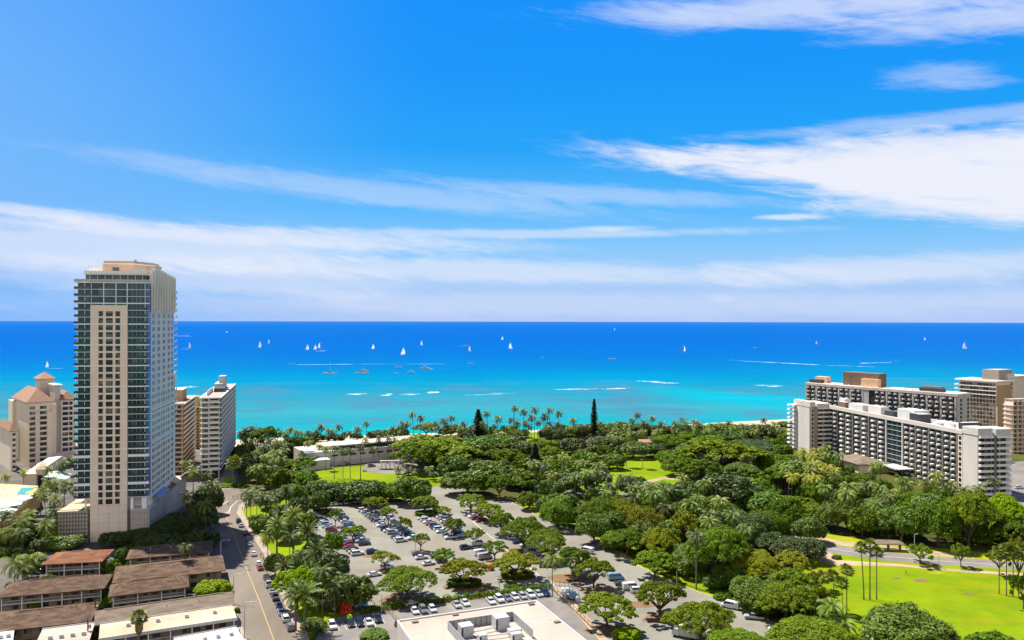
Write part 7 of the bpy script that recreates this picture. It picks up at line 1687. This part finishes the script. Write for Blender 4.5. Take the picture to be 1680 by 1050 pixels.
def park_sign(px, py, lab):
    p = G(px, py); rt = empty('sign_board', p, 0, lab, 'sign'); MB().box(-.9, .9, -.05, .05, 1.3, 2.2).build('panel', M['white_trim'], rt)
    for x in (-.7, .7): MB().tube([(x, 0, 0), (x, 0, 2.2)], .05).build('post', M['metal'], rt)
park_sign(406, 935, 'small white sign at the kerb before the gallery houses')

# ------------------------------------------------------------------ people
def person_mesh(seed, shirt):
    rg = random.Random(seed); st = rg.uniform(.12, .3)
    me = bpy.data.meshes.new('person')
    V = [(0, 0, .95), (0, 0, 1.2), (0, .01, 1.42), (0, .0, 1.52), (0, .02, 1.66), (-.19, 0, 1.40), (-.24, .05, 1.12), (-.23, .14, .9), (.19, 0, 1.40), (.24, -.04, 1.12), (.23, .03, .9), (-.1, 0, .88), (-.11, st * .6, .5), (-.11, st * .8, .06), (.1, 0, .88), (.11, -st * .5, .5), (.11, -st, .08), (-.11, st * .8 - .16, .04), (.11, -st - .16, .04)]
    E = [(0, 1), (1, 2), (2, 3), (3, 4), (2, 5), (5, 6), (6, 7), (2, 8), (8, 9), (9, 10), (0, 11), (11, 12), (12, 13), (0, 14), (14, 15), (15, 16), (13, 17), (16, 18)]
    me.from_pydata(V, E, []); o = bpy.data.objects.new('person', me); col.objects.link(o)
    md = o.modifiers.new('skin', 'SKIN'); rad = [.15, .14, .15, .06, .11, .07, .05, .04, .07, .05, .04, .09, .07, .05, .09, .07, .05, .04, .04]
    for v, r_ in zip(me.skin_vertices[0].data, rad): v.radius = (r_, r_)
    me.skin_vertices[0].data[0].use_root = True
    md2 = o.modifiers.new('sub', 'SUBSURF'); md2.levels = 1; md2.render_levels = 1
    dg = bpy.context.evaluated_depsgraph_get(); dg.update(); m2 = bpy.data.meshes.new_from_object(o.evaluated_get(dg)); bpy.data.objects.remove(o)
    m2.name = 'person'; m2.materials.clear(); m2.materials.append(M['skin']); m2.materials.append(M[shirt]); m2.materials.append(M['cloth_dark'])
    for pl in m2.polygons:
        z = pl.center.z; pl.material_index = 1 if (1.0 < z < 1.48 and abs(pl.center.x) < .24) else 2 if (.45 < z <= 1.0 and abs(pl.center.x) < .2) else (2 if 1.68 < z or (z > 1.6 and pl.center.y > .04) else 0)
        pl.use_smooth = True
    return m2
PM = [person_mesh(1, 'cloth_light'), person_mesh(2, 'cloth_dark'), person_mesh(3, 'cloth_light')]
for i, (px, py, lab) in enumerate([(353, 821, 'person walking over the crossing'), (366, 820, 'person walking over the crossing'), (369, 821, 'person walking over the crossing'), (383, 818, 'person walking over the crossing'), (389, 817, 'person walking over the crossing'), (375, 830, 'dark clothed person in the middle of the junction'), (362, 800, 'person on the tan corner pavement'),
                                 (456, 965, 'person standing on the sidewalk beside the black pickup'), (429, 915, 'person walking on the sidewalk in dark clothes'), (433, 921, 'person walking on the sidewalk behind another'), (1487, 943, 'person lying place on the lawn'), (412, 880, 'person at the kerb in the tower shadow'), (398, 838, 'person on the sidewalk at the bend')]):
    p = G(px, py); o = link('person', PM[i % 3], None, (p.x, p.y, .1), rnd.uniform(0, 6)); o['category'] = 'person'; o['group'] = 'people on foot'
    if px == 1487: lab = 'person standing alone on the bright lawn'
    LAB.append((o, lab, px))
# bicycle riders' place is too small to read: walkers only

# ------------------------------------------------------------------ boats
def boat(px, py, hpx, kind, sail='sail', lab='', hd=0.3, wpx=None):
    p = G(px, py, SEA); s_ = p.y / F          # metres per pixel
    rt = empty('sailboat' if kind != 'motor' else 'motorboat', (p.x, p.y, SEA), hd, None, 'sailboat' if kind != 'motor' else 'boat', 'boats on the bay')
    hh = hpx * s_
    L = (wpx * s_) if wpx else hh * .55
    b = MB(); n = 9
    def hull(b, L, w_, fr, y0=0.0):
        secs = []
        for i in range(n):
            t_ = i / (n - 1); ww = w_ * (math.sin(math.pi * (.12 + .8 * t_ ** .8)) ** .7 if t_ < .98 else .05); x = (t_ - .5) * L
            secs.append([(x, y0 - ww / 2, fr * (1 + .25 * t_)), (x, y0 - ww * .35, .0 - .1), (x, y0, -.25), (x, y0 + ww * .35, -.1), (x, y0 + ww / 2, fr * (1 + .25 * t_))])
        vs = [v for s in secs for v in s]; fs = []
        for i in range(n - 1):
            for j in range(4): fs.append((i * 5 + j, (i + 1) * 5 + j, (i + 1) * 5 + j + 1, i * 5 + j + 1))
            fs.append((i * 5 + 4, (i + 1) * 5 + 4, (i + 1) * 5, i * 5))
        fs += [(0, 1, 2, 3, 4), tuple(reversed(range((n - 1) * 5, n * 5)))]
        b.add(vs, fs)
    if kind == 'cat':
        hull(b, L, L * .10, L * .07, -L * .2); hull(b, L, L * .10, L * .07, L * .2); b.build('hull', M['hull'], rt)
        MB().box(-L * .3, L * .2, -L * .2, L * .2, L * .06, L * .085).build('deck', M['hull'], rt); MB().box(-L * .2, L * .08, -L * .13, L * .13, L * .085, L * .15).build('cabin', M['window_dark'], rt)
    else:
        hull(b, L, L * .27, L * .09); b.build('hull', M['hull'] if kind != 'dark' else M['hull_dark'], rt)
        b = MB(); taper(b, -L * .28, -L * .22, L * .1, L * .2, L * .08, L * .19 if kind == 'motor' else L * .14, L * .09, L * .07); b.build('cabin', M['hull'], rt)
        if kind == 'motor':
            MB().box(-L * .2, L * .05, -L * .1, L * .1, L * .24, L * .26).build('canopy', M['hull'], rt); b = MB()
            for x in (-.18, .03):
                for y in (-.08, .08): b.tube([(L * x, L * y, L * .15), (L * x, L * y, L * .24)], L * .008, 4)
            b.build('canopy_frame', M['metal_light'], rt); MB().box(-L * .2, L * .12, -L * .092, L * .092, L * .12, L * .15).build('window_band', M['window_dark'], rt)
    if kind != 'motor' or hpx > 10:
        MB().tube([(0, 0, 0), (0, 0, hh)], [hh * .008, hh * .005], 5).build('mast', M['metal_light'], rt)
    if kind in ('sail', 'cat', 'dark') and sail:
        def sl_(name, pts, mat, belly):
            b = MB(); m_ = 6; a, c, d_ = [Vector(v) for v in pts]    # head, tack, clew
            vs = []
            for i in range(m_ + 1):
                t_ = i / m_; l = a.lerp(c, t_); r_ = a.lerp(d_, t_)
                for j in range(4):
                    u = j / 3; q = l.lerp(r_, u); q.y += belly * math.sin(math.pi * u) * math.sin(math.pi * min(1, t_ + .15)); q.x += (-.10 * hh * math.sin(math.pi * t_) * u if name == 'mainsail' else 0); vs.append(q)
            fs = [(i * 4 + j, i * 4 + j + 1, (i + 1) * 4 + j + 1, (i + 1) * 4 + j) for i in range(m_) for j in range(3)]
            b.add(vs, fs); b.build(name, M[mat], rt, smooth=True)
        sl_('mainsail', [(0, 0, hh), (0, 0, hh * .14), (-L * .46, 0, hh * .14)], 'sail' if sail != 'sail_red' else 'sail', hh * .06)
        sl_('jib', [(0.01, 0, hh * .9), (L * .5, 0, hh * .10), (-L * .04, hh * .02, hh * .14)], sail, hh * .08)
    LAB.append((rt, lab, px)); return rt
sails = [(311, 572, 11, 'sail', 'sail', 'on open blue water right of the glass tower'), (426, 571, 12, 'sail', 'sail', 'with a full curved white sail, left of a smaller one'), (441, 564, 8, 'sail', 'sail', 'small, just behind the curved white sail'), (504, 575, 11, 'dark', 'sail', 'dark hulled in the cluster left of centre'),
         (517, 574, 9, 'sail', 'sail', 'in the cluster left of centre, middle one'), (525, 572, 10, 'sail', 'sail_blue', 'with turquoise headsail in the cluster'), (612, 573, 9, 'sail', 'sail', 'tiny white one above the big moored boats'), (661, 583, 14, 'sail', 'sail', 'largest white triangular sails, centre left'), (692, 567, 8, 'sail', 'sail', 'small, right of the largest sails'),
         (771, 577, 9, 'sail', 'sail', 'tiny one below a passing white motorboat'), (824, 558, 7, 'sail', 'sail', 'small, farthest out at the centre'), (838, 573, 11, 'cat', 'sail', 'with two broad white sails, centre right'), (1008, 542, 4, 'sail', 'sail', 'minute speck near the horizon'), (1122, 578, 12, 'cat', 'sail_red', 'with one white and one red sail'),
         (1340, 565, 6, 'sail', 'sail', 'faint and small before the horizon, right'), (1517, 558, 5, 'sail', 'sail', 'tiny, near the horizon over the right hotels'), (1583, 573, 12, 'sail', 'sail', 'tall white sails at the far right'), (77, 604, 12, 'sail', 'sail', 'white, left of the glass tower above the turret'), (372, 546, 3, 'sail', 'sail', 'a speck near the horizon, left')]
for px, py, h_, kd, s_, lab in sails: boat(px, py, h_, kd, s_, 'sailboat ' + lab, rnd.uniform(-.6, .6) + (3.14 if rnd.random() < .5 else 0))
moored = [(542, 613, 20, 'cat', 22, 'large catamaran with bare mast moored left of centre'), (594, 612, 13, 'cat', 20, 'moored catamaran right of the bare-masted one'), (598, 609, 7, 'motor', 14, 'white motor yacht rafted behind the moored catamaran'), (655, 603, 6, 'motor', 11, 'small white motorboat below the largest sails'), (650, 613, 8, 'sail0', 9, 'small boat with short mast below the white motorboat'),
          (675, 611, 5, 'motor', 12, 'grey flat motorboat right of the short mast boat'), (698, 605, 6, 'motor', 17, 'long white motor yacht right of the moored group'), (773, 597, 4, 'motor', 10, 'low white boat on blue water at the centre'), (765, 568, 4, 'motor', 10, 'fast white motorboat far out at the centre'), (890, 587, 3, 'motor', 5, 'tiny boat right of centre'), (1004, 589, 7, 'cat', 12, 'small ferry-like white catamaran right of centre'),
          (1239, 571, 3, 'motor', 6, 'tiny white boat far out on the right'), (1200, 591, 3, 'motor', 5, 'speedboat at the head of the long wake'), (1472, 593.5, 4, 'motor', 6, 'speedboat at the right end of a white wake'), (478, 597.5, 3.5, 'motor', 8, 'speedboat at the left end of the long wake'), (305, 551, 3, 'motor', 8, 'distant white boat beside the glass tower')]
for px, py, h_, kd, wp, lab in moored:
    boat(px, py, h_, 'sail' if kd == 'sail0' else kd, None, lab, rnd.uniform(-.25, .25), wpx=wp)
for i, (p, q, w0, w1) in enumerate([((1202, 591.5), (1350, 599), 9, 26), ((1350, 599), (1440, 602), 5, 14), ((1466, 594.5), (1410, 596), 7, 18), ((482, 598.5), (585, 597.5), 9, 20), ((585, 597.5), (740, 597), 4, 8), ((285, 551), (315, 551.5), 40, 60), ((752, 568), (768, 567.5), 14, 24), ((80, 604.5), (104, 604.5), 10, 14), ((297, 572.5), (310, 572.5), 16, 16), ((517, 576), (535, 575.5), 16, 16), ((700, 605), (711, 605), 12, 12)]):
    foam_strip('wake', seg(p, q, 12), [w0 + (w1 - w0) * j / 12 for j in range(13)], None, None, 'white wakes behind moving boats', z=SEA + .06)

# ------------------------------------------------------------------ labels: identical wordings are told apart by their order
from collections import defaultdict
fam = defaultdict(list)
for o, base_, px in LAB: fam[base_].append((px, o))
def ordn(i): return '%d%s' % (i, 'th' if 10 <= i % 100 <= 20 else {1: 'st', 2: 'nd', 3: 'rd'}.get(i % 10, 'th'))
for base_, L_ in fam.items():
    L_.sort(key=lambda t_: t_[0])
    if len(L_) == 1: L_[0][1]['label'] = base_; continue
    for i, (px, o) in enumerate(L_):
        suf = 'leftmost' if i == 0 else 'rightmost' if i == len(L_) - 1 else ordn(i + 1) + ' from left'
        o['label'] = base_ + ', ' + suf
for k_, pr in protos.items():
    if not used[k_]:
        for ch in list(pr.children): bpy.data.objects.remove(ch)
        bpy.data.objects.remove(pr)
